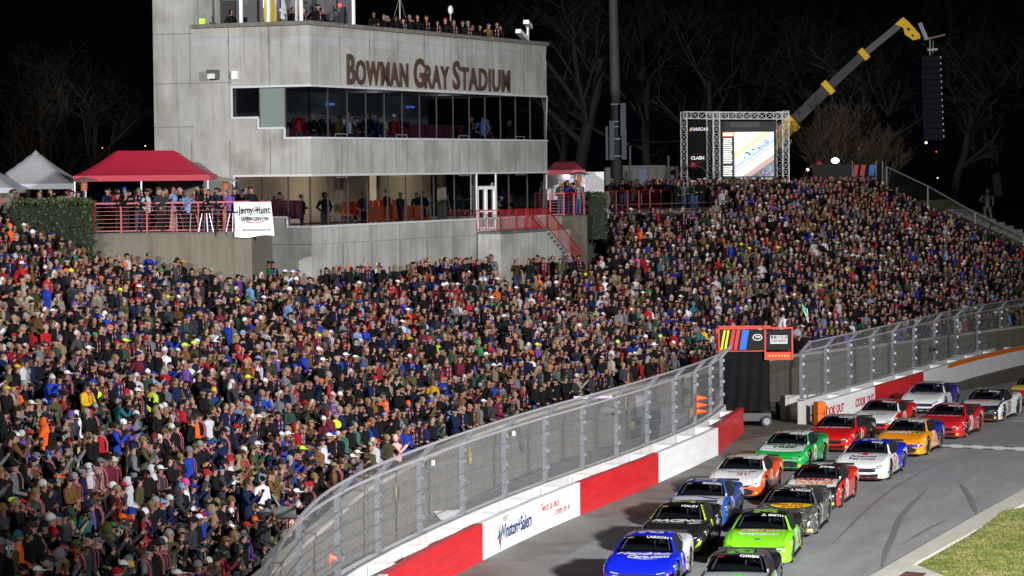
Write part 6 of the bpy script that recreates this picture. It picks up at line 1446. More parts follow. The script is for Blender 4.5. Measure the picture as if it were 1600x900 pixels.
cone_lying(516, 872, at_z(520, 769, 3.2).y-.2, 'orange cone tied sideways low on the near fence', s=.33)
# robotic cameras on the fence
for (px, py, D, lab, c) in ((950, 642, at_z(964, 620, 3.2).y-.6, 'grey hooded camera hanging from a pink lit boom over the fence', (.10, .11, .10)), (445, 802, at_z(464, 801, 3.2).y-.2, 'grey hooded camera on the near end of the fence', (.14, .16, .15))):
    q = at_y(px, py, D); o = empty('fence_camera', q, 0, lab, 'camera', 'hooded cameras on the fence')
    MB().tube([(-.25, 0, 0), (-.1, 0, .02), (.25, 0, .0)], [.13, .17, .15], 12).build('hood', mat('hood_%.2f' % c[0], c, .6), o, 50)
    MB().tube([(-.1, 0, .1), (-.3, 0, .45)], .05, 6).build('arm', M_dark, o)
    if px > 900:
        MB().bar((-1.2, 0, .48), (.15, 0, .50), .09).build('boom', mat('boom_pink_white', (.75, .55, .75), .3), o); MB().tube([(.0, 0, -.1), (-.2, 0, -.4), (-.6, 0, -.3), (-.8, 0, .1), (-.7, 0, .4)], .015, 5).build('cable', M_black, o)
    else: MB().tube([(.1, 0, -.1), (.05, 0, -.7), (-.3, 0, -.75), (-.6, 0, -.6)], .015, 5).build('cable', M_black, o)
for (px, py, lab) in ((1456, 546, 'black loudspeaker horn on the far catch fence'), (1070, 612, 'black camera clamped to a fence post near the cones')):
    z = 2.0 if px > 1400 else 2.5; fp_ = at_z(px, 560, 2); 
    base = FR if px > 1200 else FL; best = min(base, key=lambda P: abs(proj((P.x, P.y, z))[0]-px)); q = at_y(px, py, best.y-.3)
    o = empty('fence_speaker' if px > 1400 else 'fence_camera', q, 0, lab, 'loudspeaker' if px > 1400 else 'camera'); MB().tube([(-.12, 0, 0), (.2, 0, 0)], [.22, .06], 10).build('horn' if px > 1400 else 'camera_body', M_black, o); MB().bar((.1, 0, 0), (.2, .3, 0), .04).build('bracket', M_dark, o)
# things behind the fence: wall boxes, hose coils, tarp, plywood
def on_wall(px, z):
    # point on the retaining wall face
    for i in range(len(Wd)-1):
        a_, b_ = offset_poly([Wd[i], Wd[i+1]], .34); xa, xb = proj((a_.x, a_.y, z))[0], proj((b_.x, b_.y, z))[0]
        if xa <= px < xb:
            t = (px-xa)/(xb-xa); q = a_+(b_-a_)*t; d = (b_-a_).normalized(); return Vector((q.x, q.y, z)), d
    return Vector((0, 100, z)), Vector((0, 1))
for k, (px, z, lab) in enumerate(((618, 1.5, 'tan rope loops hanging on the wall behind the near fence'), (732, 1.5, 'yellow hose coil hanging on the wall left of centre'), (978, 1.5, 'yellow hose coil hanging beside the electrical cabinet'))):
    q, d = on_wall(px, z); o = empty('hose_coil', q, math.atan2(d.y, d.x), lab, 'hose', 'coils hanging on the retaining wall')
    for j in range(3): MB().tube([((.16+.02*j)*math.cos(a), -.03*j, .28*math.sin(a)) for a in [R_(24*i) for i in range(16)]], .025, 5).build('loop', mat('hose_yellow', (.35, .24, .06), .7), o)
q, d = on_wall(999, 1.3); o = empty('electrical_cabinet', q, math.atan2(d.y, d.x), 'grey electrical cabinet on the wall behind the fence', 'cabinet'); MB().box((0, -.15, 0), (1.1, .3, .9)).build('box', mat('cabinet_pale', (.30, .31, .33), .5), o); MB().box((0, -.31, 0), (.02, .02, .86)).build('door_seam', M_dark, o)
for px, z in ((984, .55), (1072, .5)):
    q, d = on_wall(px, z); o = empty('junction_box', q, math.atan2(d.y, d.x), 'small yellow box low on the retaining wall' if px < 1000 else 'small yellow box near the tarpaulin', 'box'); MB().box((0, -.1, 0), (.7, .2, .3)).build('box', mat('box_yellow', (.35, .25, .05), .6), o); MB().box((.3, -.1, -.2), (.1, .15, .15)).build('foot', MAT['box_yellow'], o)
p = at_z(1040, 685, 0); o = empty('covered_cart', (p.x, p.y, 0), .9, 'grey tarpaulin covered cart behind the fence', 'cart')
rows = [[Vector((2.2*u/8-1.1, -.5+.06*math.sin(u*2+v), 1.25*v/6+(.25 if v == 6 else 0)*math.sin(u*.8))) for u in range(9)] for v in range(7)]; rows.append([v+Vector((0, .9, .1)) for v in rows[-1]]); rows.append([v+Vector((0, .1, -1.3)) for v in rows[-1]])
MB().grid(rows).build('tarpaulin', mat('tarp_grey', (.10, .105, .115), .5, bump=.3), o, 60)
for k, (px, py, lab) in enumerate(((705, 802, 'white paper sheet lying in the gravel behind the fence'), (1045, 652, 'pale plywood board lying behind the fence'))):
    p = at_z(px, py, .15); o = empty('loose_board', (p.x, p.y, .1), .4, lab, 'board'); MB().box((0, 0, 0), (1.0, .7, .02), Matrix.Rotation(.3, 4, 'X')).build('board', M_white if k == 0 else M_barrier, o)
for k, (px, py) in enumerate(((677, 723), (803, 677))):
    P = min(FL, key=lambda P: abs(proj((P.x, P.y, 3))[0]-px)); q = at_y(px, py, P.y+.2); o = empty('antenna_box', q, 0, ('small white box on a bracket on the near fence', 'small white antenna box on a cross arm above the fence')[k], 'antenna'); MB().box((0, 0, 0), (.09, .08, .14)).build('box', M_white, o); MB().bar((-.35, 0, -.12), (.05, 0, -.12), .025).build('arm', M_galv, o)
# ================================================================ PEOPLE
# ---- near people: one continuous skinned body per pose, hats, hair and scarves as children
def fabric_object_mat(name, pattern=True):
    m = bpy.data.materials.new(name); m.use_nodes = True; nt = m.node_tree; p = nt.nodes['Principled BSDF']; p.inputs['Roughness'].default_value = .9; p.inputs['Specular IOR Level'].default_value = .15
    oi = nt.nodes.new('ShaderNodeObjectInfo'); tc = nt.nodes.new('ShaderNodeTexCoord'); cur = oi.outputs['Color']
    if pattern:
        n = nt.nodes.new('ShaderNodeTexNoise'); n.inputs['Scale'].default_value = 14; n.inputs['Detail'].default_value = 2; nt.links.new(tc.outputs['Object'], n.inputs['Vector'])
        g = nt.nodes.new('ShaderNodeMath'); g.operation = 'GREATER_THAN'; g.inputs[1].default_value = .53; nt.links.new(n.outputs['Fac'], g.inputs[0])
        ck = nt.nodes.new('ShaderNodeTexChecker'); ck.inputs['Scale'].default_value = 15; nt.links.new(tc.outputs['Object'], ck.inputs['Vector'])
        # alpha < .3 : plaid, .3-.7 : camouflage
        a1 = nt.nodes.new('ShaderNodeMath'); a1.operation = 'LESS_THAN'; a1.inputs[1].default_value = .7; nt.links.new(oi.outputs['Alpha'], a1.inputs[0])
        a2 = nt.nodes.new('ShaderNodeMath'); a2.operation = 'LESS_THAN'; a2.inputs[1].default_value = .3; nt.links.new(oi.outputs['Alpha'], a2.inputs[0])
        mx0 = nt.nodes.new('ShaderNodeMix'); mx0.data_type = 'FLOAT'; nt.links.new(a2.outputs[0], mx0.inputs['Factor']); nt.links.new(g.outputs[0], mx0.inputs['A']); nt.links.new(ck.outputs['Fac'], mx0.inputs['B'])
        ml = nt.nodes.new('ShaderNodeMath'); ml.operation = 'MULTIPLY'; nt.links.new(mx0.outputs['Result'], ml.inputs[0]); nt.links.new(a1.outputs[0], ml.inputs[1])
        mx = nt.nodes.new('ShaderNodeMix'); mx.data_type = 'RGBA'; nt.links.new(ml.outputs[0], mx.inputs['Factor']); nt.links.new(cur, mx.inputs['A']); mx.inputs['B'].default_value = (.018, .018, .015, 1); cur = mx.outputs['Result']
    nt.links.new(cur, p.inputs['Base Color'])
    n2 = nt.nodes.new('ShaderNodeTexNoise'); n2.inputs['Scale'].default_value = 9; n2.inputs['Detail'].default_value = 3; nt.links.new(tc.outputs['Object'], n2.inputs['Vector'])
    b = nt.nodes.new('ShaderNodeBump'); b.inputs['Strength'].default_value = .6; b.inputs['Distance'].default_value = .03; nt.links.new(n2.outputs['Fac'], b.inputs['Height']); nt.links.new(b.outputs['Normal'], p.inputs['Normal'])
    return m
def random_mat(name, cols):
    m = bpy.data.materials.new(name); m.use_nodes = True; nt = m.node_tree; p = nt.nodes['Principled BSDF']; p.inputs['Roughness'].default_value = .7; p.inputs['Specular IOR Level'].default_value = .3
    oi = nt.nodes.new('ShaderNodeObjectInfo'); cr = nt.nodes.new('ShaderNodeValToRGB'); cr.color_ramp.interpolation = 'CONSTANT'; e = cr.color_ramp.elements
    e[0].position = 0; e[0].color = (*cols[0], 1); e[1].position = 1/len(cols); e[1].color = (*cols[1], 1)
    for i in range(2, len(cols)): q = e.new(i/len(cols)); q.color = (*cols[i], 1)
    nt.links.new(oi.outputs['Random'], cr.inputs['Fac']); nt.links.new(cr.outputs[0], p.inputs['Base Color']); return m
M_jacket = fabric_object_mat('jacket_cloth'); M_hat = fabric_object_mat('hat_cloth')
def attr_mat(name):
    m = bpy.data.materials.new(name); m.use_nodes = True; nt = m.node_tree; p = nt.nodes['Principled BSDF']; p.inputs['Roughness'].default_value = .9; p.inputs['Specular IOR Level'].default_value = .15
    a = nt.nodes.new('ShaderNodeAttribute'); a.attribute_type = 'OBJECT'; a.attribute_name = 'trouser_tone'; nt.links.new(a.outputs['Color'], p.inputs['Base Color']); return m
M_trouser = attr_mat('trouser_cloth')
SKIN = [(.23, .115, .078), (.28, .15, .105), (.25, .13, .09), (.20, .10, .066), (.30, .165, .12), (.09, .045, .028)]
M_skin = random_mat('skin_tone', SKIN)
M_shoe = mat('shoe_leather', (.03, .025, .02), .6)
M_eye = mat('eye_dark', (.03, .02, .015), .3)
def scarf_mat():
    m = bpy.data.materials.new('scarf_knit'); m.use_nodes = True; nt = m.node_tree; p = nt.nodes['Principled BSDF']; p.inputs['Roughness'].default_value = .9
    tc = nt.nodes.new('ShaderNodeTexCoord'); w = nt.nodes.new('ShaderNodeTexWave'); w.bands_direction = 'Z'; w.inputs['Scale'].default_value = 5.5; w.inputs['Distortion'].default_value = 4; nt.links.new(tc.outputs['Object'], w.inputs['Vector'])
    cr = nt.nodes.new('ShaderNodeValToRGB'); cr.color_ramp.interpolation = 'CONSTANT'; e = cr.color_ramp.elements; e[0].color = (.30, .02, .04, 1); e[1].position = .55; e[1].color = (.34, .30, .31, 1); q = e.new(.82); q.color = (.20, .02, .04, 1)
    nt.links.new(w.outputs['Fac'], cr.inputs['Fac']); nt.links.new(cr.outputs[0], p.inputs['Base Color']); return m
M_scarf = scarf_mat()
POSES = {  # right elbow, right wrist, left elbow, left wrist (x, y, z), +y is forward
 'hang':  ((.27, -.03, 1.12), (.27, .06, .87), (-.27, -.03, 1.12), (-.27, .06, .87)),
 'clasp': ((.28, -.02, 1.12), (.06, .26, 1.02), (-.28, -.02, 1.12), (-.06, .27, 1.02)),
 'phone': ((.27, .16, 1.17), (.08, .36, 1.42), (-.27, .16, 1.17), (-.08, .36, 1.42)),
 'pocket':((.32, -.08, 1.12), (.20, .10, .97), (-.32, -.08, 1.12), (-.20, .10, .97)),
 'cross': ((.26, .06, 1.14), (-.06, .24, 1.16), (-.26, .06, 1.14), (.06, .26, 1.12)),
 'point': ((.30, -.02, 1.12), (.20, .20, 1.00), (-.34, .14, 1.36), (-.30, .44, 1.50)),
}
def skin_body(pose):
    rE, rW, lE, lW = (Vector(p) for p in POSES[pose])
    J = [((0, 0, .93), .155), ((0, 0, 1.08), .155), ((0, -.01, 1.28), .175), ((0, -.01, 1.42), .13), ((0, .01, 1.50), .062), ((0, .03, 1.575), .070), ((0, .015, 1.665), .086)]
    E = [(i, i+1) for i in range(6)]; lab = {}
    def chain(start, pts):
        prev = start
        for p, r in pts: J.append((tuple(p), r)); E.append((prev, len(J)-1)); prev = len(J)-1
        return prev
    for s, El, Wr in ((1, rE, rW), (-1, lE, lW)):
        hd = (Wr-El).normalized(); chain(3, [((s*.19, -.01, 1.40), .082), (El, .062), (Wr-hd*.02, .048), (Wr+hd*.06, .036)])
        chain(0, [((s*.095, 0, .86), .105), ((s*.10, .015, .50), .078), ((s*.105, -.02, .11), .058), ((s*.11, .09, .05), .050), ((s*.115, .17, .04), .036)])
    me = bpy.data.meshes.new('sk'); me.from_pydata([j[0] for j in J], E, []); ob = bpy.data.objects.new('sk', me); COL.objects.link(ob)
    md = ob.modifiers.new('s', 'SKIN'); md.use_smooth_shade = True
    if not me.skin_vertices: 
        pass
    sv = me.skin_vertices[0].data if me.skin_vertices else None
    if sv is None:
        bm = bmesh.new(); bm.from_mesh(me); bm.verts.layers.skin.verify(); bm.to_mesh(me); bm.free(); sv = me.skin_vertices[0].data
    for i, (p, r) in enumerate(J): sv[i].radius = (r, r*.82 if i in (0, 1, 2, 3) else r)
    sv[0].use_root = True
    ss = ob.modifiers.new('u', 'SUBSURF'); ss.levels = 1; ss.render_levels = 1
    dg = bpy.context.evaluated_depsgraph_get(); dg.update(); out = bpy.data.meshes.new_from_object(ob.evaluated_get(dg)); bpy.data.objects.remove(ob)
    V = [v.co.copy() for v in out.vertices]; F = [tuple(p.vertices) for p in out.polygons]; bpy.data.meshes.remove(out)
    mb = MB(); mb.v = [tuple(v) for v in V]; mb.f = F
    for f in F:
        c = sum((V[i] for i in f), Vector())/len(f); k = 0
        dr = min((c-rW).length, (c-lW).length)
        if c.z > 1.50: k = 2
        elif dr < .075 and ((c-rE).length > .17 and (c-lE).length > .17): k = 2
        elif c.z < .10: k = 3
        elif c.z < .84 and abs(c.x) < .24 and dr > .12: k = 1
        mb.m.append(k)
    # fingers, thumb
    for s, El, Wr in ((1, rE, rW), (-1, lE, lW)):
        hd = (Wr-El).normalized(); up = Vector((0, 0, 1)) if abs(hd.z) < .8 else Vector((0, 1, 0)); sd = hd.cross(up).normalized(); up = sd.cross(hd); mb.cur = 2
        for k in range(4):
            b = Wr+hd*.075+up*(.027-.018*k)*1.0; L = (.07, .078, .072, .058)[k]; mb.tube([b, b+hd*L*.5-sd*s*.008, b+hd*L*.85-sd*s*.03], [.0095, .009, .007], 5)
        b = Wr+hd*.03+up*.028; mb.tube([b, b+up*.03+hd*.02, b+up*.035+hd*.05], [.011, .010, .008], 5)
    # face: nose, ears, eyes
    mb.cur = 2; mb.ell((0, .108, 1.635), (.013, .020, .022), 6, 5)
    for s in (-1, 1): mb.ell((s*.084, .02, 1.635), (.010, .018, .028), 6, 5)
    mb.cur = 4
    for s in (-1, 1): mb.ell((s*.030, .092, 1.655), (.010, .007, .005), 6, 4)
    mb.ell((0, .094, 1.590), (.022, .006, .004), 6, 4)
    me = mb.mesh('body_'+pose, [M_jacket, M_trouser, M_skin, M_shoe, M_eye]); me.polygons.foreach_set('use_smooth', [True]*len(me.polygons)); return me
BODIES = {p: skin_body(p) for p in POSES}
HC = (0, .018, 1.665)
def hat_meshes():
    H = {}
    mb = MB(); mb.ell((HC[0], HC[1]-.008, HC[2]+.005), (.092, .108, .098), 14, 6, z0=.05); pr = [(-.078, .07), (-.078, .15), (-.045, .20), (.045, .20), (.078, .15), (.078, .07)]
    mb.prism(pr, 1.670, 1.682); H['cap'] = mb.mesh('cap', M_hat, 50)
    mb = MB(); mb.ell((HC[0], HC[1]-.012, HC[2]+.005), (.096, .110, .128), 14, 8, z0=-.02); mb.tube([(0, .006, 1.655), (0, .006, 1.70)], [(.101, .114), (.101, .114)], 14, cap=False); H['beanie'] = mb.mesh('beanie', M_hat, 60)
    mb = MB(); mb.ell((0, -.018, 1.672), (.094, .102, .102), 14, 9, z0=-.55); H['short_hair'] = mb.mesh('short_hair', M_hat, 60)
    mb = MB(); mb.ell((0, -.020, 1.675), (.098, .104, .106), 14, 8, z0=-.2); mb.tube([(0, -.045, 1.66), (0, -.07, 1.52), (0, -.09, 1.38)], [(.094, .07), (.098, .06), (.07, .04)], 12); H['long_hair'] = mb.mesh('long_hair', M_hat, 60)
    mb = MB(); mb.ell((0, -.02, 1.65), (.125, .13, .145), 14, 10, z0=-.98); mb.tube([(0, -.01, 1.42), (0, .0, 1.50), (0, -.01, 1.55)], [.15, .12, .11], 12); H['hood'] = mb.mesh('hood', M_hat, 60)
    # open the face of the hood
    bm = bmesh.new(); bm.from_mesh(H['hood']); dl = [f for f in bm.faces if f.calc_center_median().y > .075 and 1.54 < f.calc_center_median().z < 1.75 and abs(f.calc_center_median().x) < .11]; bmesh.ops.delete(bm, geom=dl, context='FACES'); bm.to_mesh(H['hood']); bm.free()
    mb = MB(); mb.ell((0, .0, 1.69), (.093, .105, .12), 14, 6, z0=.1); mb.tube([(0, 0, 1.70), (0, 0, 1.71)], [(.18, .20), (.185, .205)], 18); H['brimmed_hat'] = mb.mesh('brimmed_hat', M_hat, 50)
    mb = MB(); mb.tube([(0, -.06, 1.50), (.08, 0, 1.50), (.05, .09, 1.47), (0, .11, 1.45), (-.05, .09, 1.47), (-.08, 0, 1.50), (0, -.06, 1.50)], .038, 7)
    for s in (-1, 1): mb.tube([(s*.065, .10, 1.47), (s*.075, .165, 1.33), (s*.07, .165, 1.05)], [(.019, .010)]*3, 6)
    H['scarf'] = mb.mesh('scarf', M_scarf, 60)
    mb = MB(); mb.tube([(-.10, .01, 1.65), (-.09, .0, 1.73), (0, -.01, 1.785), (.09, 0, 1.73), (.10, .01, 1.65)], .011, 6)
    for s in (-1, 1): mb.tube([(s*.082, .015, 1.635), (s*.118, .015, 1.635)], .038, 12)
    H['headset'] = mb.mesh('headset', M_hat, 40)
    mb = MB(); mb.ell((0, .068, 1.575), (.052, .045, .05), 10, 7); H['beard'] = mb.mesh('beard', M_hat, 60)
    mb = MB(); mb.box((0, .43, 1.49), (.16, .012, .08)); H['phone'] = mb.mesh('phone', M_black)
    return H
HATS = hat_meshes()
COLS = {'black': (.006, .006, .007), 'charcoal': (.028, .030, .036), 'navy': (.007, .012, .045), 'grey': (.12, .125, .14), 'pale grey': (.42, .42, .46), 'white': (.58, .58, .60), 'brown': (.12, .06, .022), 'tan': (.19, .14, .08),
        'olive': (.055, .052, .022), 'dark green': (.02, .05, .03), 'green': (.02, .15, .04), 'red': (.30, .010, .014), 'maroon': (.10, .012, .025), 'blue': (.012, .035, .28), 'light blue': (.13, .22, .42), 'purple': (.11, .05, .25), 'pink': (.72, .36, .33), 'magenta': (.50, .05, .25),
        'orange': (.62, .10, .01), 'yellow': (.55, .32, .015), 'fluorescent yellow': (.50, .75, .03), 'teal': (.015, .09, .11)}
PAT = {'camouflage': ((.26, .22, .15), .5), 'plaid red': ((.30, .02, .02), .15), 'plaid green': ((.05, .12, .08), .15), 'grey camouflage': ((.20, .2, .2), .5)}
HAIRC = {'brown': (.035, .02, .01), 'dark': (.012, .01, .009), 'grey': (.20, .195, .19), 'white': (.42, .41, .39), 'blond': (.15, .095, .04), 'red': (.16, .04, .015)}
def jcol(n): return (*PAT[n][0], PAT[n][1]) if n in PAT else (*COLS[n], 1.0)
# head positions seen in the photograph: (px, py, jacket, headwear kind, headwear colour, extras, trousers)
def Z1(x, y): return (x/4.0, 675+y/4.0)
def Z2(x, y): return (x/4.0, 450+y/4.0)
def Z3(x, y): return (400+x/4.0, 450+y/4.0)
def Z4(x, y): return (800+x/4.0, 380+y/4.0)
SP = []
def S(p, j, k, c, ex='', tr=None): SP.append((p, j, k, c, ex, tr))
for a in [(30, 80, 'black', 'long_hair', 'dark'), (105, 40, 'black', 'cap', 'white', 'h'), (195, 80, 'black', 'cap', 'red', 'hb'), (265, 85, 'black', 'short_hair', 'dark', 'h'), (335, 60, 'brown', 'beanie', 'blue'), (400, 30, 'charcoal', 'cap', 'charcoal'), (475, 30, 'grey', 'cap', 'black', 'h'), (545, 30, 'black', 'long_hair', 'blond', 'h'), (610, 100, 'black', 'cap', 'black'), (655, 80, 'red', 'short_hair', 'brown', 's'), (735, 45, 'blue', 'cap', 'black', 's'), (40, 160, 'black', 'short_hair', 'brown', 's'), (135, 145, 'grey', 'cap', 'black', 'h'), (445, 155, 'dark green', 'beanie', 'black'), (490, 170, 'orange', 'short_hair', 'brown'), (555, 205, 'pale grey', 'hood', 'pale grey', 's'), (635, 195, 'camouflage', 'cap', 'grey', 's'), (240, 240, 'brown', 'cap', 'navy', 's'), (305, 225, 'black', 'cap', 'blue', 'hs'), (345, 175, 'grey', 'short_hair', 'brown', 'hs'), (750, 285, 'charcoal', 'cap', 'red'), (100, 350, 'black', 'cap', 'red', 's'), (272, 355, 'black', 'short_hair', 'white'), (275, 410, 'dark green', 'long_hair', 'blond', 's'), (465, 290, 'brown', 'short_hair', 'grey', 's'), (25, 400, 'black', 'cap', 'fluorescent yellow'), (522, 440, 'olive', 'cap', 'navy', '', 'tan'), (425, 490, 'camouflage', 'hood', 'dark green'), (672, 385, 'black', 'beanie', 'white'), (757, 512, 'charcoal', 'cap', 'red', 'l'), (845, 385, 'pale grey', 'hood', 'pale grey', '', 'pale'), (935, 420, 'black', 'long_hair', 'blond'), (25, 560, 'charcoal', 'beanie', 'brown'), (165, 650, 'black', 'short_hair', 'dark'), (240, 610, 'black', 'beanie', 'black', 's'), (1060, 500, 'navy', 'cap', 'light blue', 'h', 'jeans'), (1115, 440, 'charcoal', 'hood', 'charcoal'), (1012, 480, 'black', 'beanie', 'red'), (935, 190, 'plaid green', 'beanie', 'red', 's'), (990, 160, 'charcoal', 'cap', 'white', 's'), (1080, 120, 'plaid red', 'cap', 'black', 'b'), (960, 70, 'black', 'beanie', 'maroon'), (1010, 40, 'black', 'short_hair', 'white'), (1105, 230, 'black', 'none', ''), (1105, 285, 'white', 'beanie', 'magenta'), (965, 310, 'black', 'hood', 'pale grey'), (1175, 210, 'blue', 'beanie', 'grey'), (1210, 190, 'charcoal', 'brimmed_hat', 'tan', 's'), (1280, 180, 'black', 'short_hair', 'grey'), (1330, 140, 'navy', 'cap', 'blue'), (1370, 100, 'navy', 'cap', 'teal'), (1445, 120, 'grey', 'short_hair', 'brown'), (1400, 250, 'charcoal', 'beanie', 'black', 'h'), (1460, 210, 'white', 'beanie', 'red'), (1515, 200, 'tan', 'beanie', 'tan'), (1165, 350, 'black', 'beanie', 'light blue'), (1265, 330, 'charcoal', 'beanie', 'red'), (1325, 320, 'black', 'short_hair', 'dark'), (1270, 510, 'charcoal', 'cap', 'blue'), (1255, 565, 'black', 'cap', 'white'), (1320, 490, 'tan', 'hood', 'tan', 's'), (1490, 440, 'white', 'beanie', 'brown', 's'), (1560, 365, 'navy', 'short_hair', 'brown'), (1580, 540, 'black', 'cap', 'white'), (1470, 580, 'navy', 'cap', 'red', 'b'), (1410, 600, 'dark green', 'cap', 'grey'), (1310, 650, 'maroon', 'cap', 'black', 'p'), (1475, 680, 'black', 'long_hair', 'blond'), (755, 715, 'charcoal', 'hood', 'olive'), (712, 760, 'charcoal', 'cap', 'white'), (655, 780, 'black', 'cap', 'grey'), (970, 815, 'charcoal', 'cap', 'black', 'b'), (877, 870, 'black', 'beanie', 'yellow'), (610, 870, 'charcoal', 'beanie', 'grey'), (432, 715, 'black', 'cap', 'olive', 's'), (490, 720, 'charcoal', 'cap', 'tan'), (365, 770, 'grey', 'hood', 'grey'), (420, 820, 'black', 'long_hair', 'blond'), (330, 840, 'black', 'cap', 'charcoal'), (262, 880, 'black', 'cap', 'white'), (165, 775, 'orange', 'beanie', 'teal'), (75, 805, 'black', 'cap', 'white', 'h'), (680, 870, 'black', 'beanie', 'red'), (1215, 865, 'blue', 'beanie', 'grey')]:
    S(Z1(a[0], a[1]), *a[2:5], *(a[5:]))
for a in [(95, 455, 'black', 'cap', 'yellow'), (145, 430, 'grey camouflage', 'beanie', 'navy'), (145, 545, 'pale grey', 'short_hair', 'brown'), (70, 585, 'orange', 'cap', 'red'), (15, 665, 'black', 'cap', 'yellow'), (45, 275, 'black', 'cap', 'red'), (175, 135, 'brown', 'cap', 'olive'), (230, 145, 'brown', 'beanie', 'olive'), (370, 140, 'charcoal', 'cap', 'grey', 'b'), (460, 125, 'black', 'beanie', 'purple'), (425, 225, 'black', 'none', ''), (402, 290, 'tan', 'beanie', 'grey'), (530, 255, 'charcoal', 'beanie', 'grey'), (590, 195, 'black', 'short_hair', 'brown'), (570, 440, 'black', 'cap', 'white'), (517, 465, 'blue', 'cap', 'red'), (645, 500, 'grey', 'beanie', 'grey'), (740, 580, 'black', 'cap', 'black', 's'), (620, 640, 'fluorescent yellow', 'cap', 'black'), (920, 615, 'fluorescent yellow', 'cap', 'black'), (750, 665, 'teal', 'short_hair', 'grey', 'h'), (645, 705, 'grey', 'short_hair', 'brown', 's'), (497, 640, 'yellow', 'short_hair', 'dark', 's'), (480, 745, 'white', 'hood', 'white'), (440, 825, 'charcoal', 'beanie', 'purple'), (235, 710, 'camouflage', 'beanie', 'tan'), (285, 690, 'navy', 'beanie', 'light blue'), (1022, 425, 'white', 'beanie', 'pale grey'), (990, 360, 'brown', 'cap', 'grey'), (840, 315, 'white', 'beanie', 'maroon'), (955, 535, 'light blue', 'cap', 'blue'), (1047, 490, 'blue', 'cap', 'navy'), (1160, 490, 'purple', 'short_hair', 'white'), (1150, 385, 'brown', 'cap', 'fluorescent yellow'), (1195, 385, 'olive', 'cap', 'fluorescent yellow'), (1350, 345, 'navy', 'cap', 'white'), (1520, 550, 'black', 'cap', 'fluorescent yellow'), (1510, 85, 'magenta', 'beanie', 'fluorescent yellow'), (965, 95, 'pale grey', 'cap', 'black'), (1140, 90, 'black', 'hood', 'white'), (800, 770, 'purple', 'cap', 'black'), (855, 810, 'teal', 'short_hair', 'white'), (960, 815, 'black', 'hood', 'tan'), (1218, 565, 'black', 'beanie', 'black'), (1365, 690, 'blue', 'beanie', 'yellow'), (1355, 735, 'black', 'short_hair', 'dark'), (1510, 785, 'light blue', 'short_hair', 'brown'), (205, 250, 'red', 'short_hair', 'dark'), (310, 420, 'black', 'long_hair', 'red'), (405, 395, 'navy', 'short_hair', 'brown', 'h'), (880, 120, 'charcoal', 'cap', 'red'), (1280, 260, 'black', 'long_hair', 'dark'), (780, 290, 'olive', 'none', '')]:
    S(Z2(a[0], a[1]), *a[2:5], *(a[5:]))
for a in [(480, 735, 'fluorescent yellow', 'cap', 'purple'), (735, 750, 'brown', 'cap', 'tan'), (275, 250, 'orange', 'hood', 'orange'), (395, 300, 'olive', 'beanie', 'fluorescent yellow'), (400, 530, 'fluorescent yellow', 'cap', 'orange'), (415, 580, 'red', 'short_hair', 'dark'), (955, 280, 'yellow', 'beanie', 'light blue'), (655, 255, 'blue', 'short_hair', 'brown'), (1160, 350, 'fluorescent yellow', 'cap', 'light blue'), (1390, 380, 'green', 'hood', 'green'), (1185, 15, 'red', 'beanie', 'white'), (1275, 30, 'red', 'short_hair', 'dark'), (1505, 15, 'orange', 'cap', 'tan'), (1055, 195, 'white', 'short_hair', 'brown'), (925, 165, 'orange', 'cap', 'white'), (1090, 565, 'yellow', 'short_hair', 'brown'), (975, 520, 'olive', 'cap', 'black'), (1385, 730, 'grey', 'cap', 'black'), (1435, 715, 'black', 'cap', 'white', 'h'), (275, 690, 'olive', 'cap', 'red'), (755, 185, 'maroon', 'short_hair', 'brown'), (395, 180, 'blue', 'cap', 'black'), (1490, 480, 'tan', 'cap', 'white'), (1060, 500, 'red', 'cap', 'white'), (1160, 720, 'black', 'long_hair', 'grey')]:
    S(Z3(a[0], a[1]), *a[2:5], *(a[5:]))
for a in [(780, 95, 'magenta', 'short_hair', 'blond'), (855, 5, 'blue', 'cap', 'black'), (1350, 80, 'green', 'short_hair', 'blond'), (1270, 90, 'red', 'short_hair', 'dark'), (510, 120, 'black', 'hood', 'white'), (180, 225, 'orange', 'cap', 'orange'), (240, 165, 'charcoal', 'cap', 'black'), (1015, 170, 'blue', 'short_hair', 'brown'), (580, 220, 'white', 'cap', 'white'), (1180, 380, 'teal', 'hood', 'teal'), (1190, 520, 'yellow', 'cap', 'blue'), (400, 390, 'light blue', 'short_hair', 'dark'), (520, 475, 'blue', 'cap', 'navy'), (260, 720, 'orange', 'cap', 'grey'), (1140, 620, 'green', 'cap', 'black'), (1510, 310, 'blue', 'short_hair', 'brown'), (1390, 140, 'brown', 'short_hair', 'brown'), (395, 310, 'brown', 'short_hair', 'dark'), (1100, 400, 'white', 'cap', 'grey'), (1225, 30, 'black', 'cap', 'yellow')]:
    S(Z4(a[0], a[1]), *a[2:5], *(a[5:]))
S((623, 683), 'pink', 'hood', 'pink'); S((553, 712), 'purple', 'cap', 'white'); S((566, 712), 'grey', 'cap', 'white'); S((600, 705), 'charcoal', 'cap', 'red'); S((513, 727), 'brown', 'cap', 'tan'); S((463, 770), 'orange', 'hood', 'orange'); S((447, 690), 'blue', 'cap', 'white'); S((440, 784), 'pink', 'beanie', 'magenta')
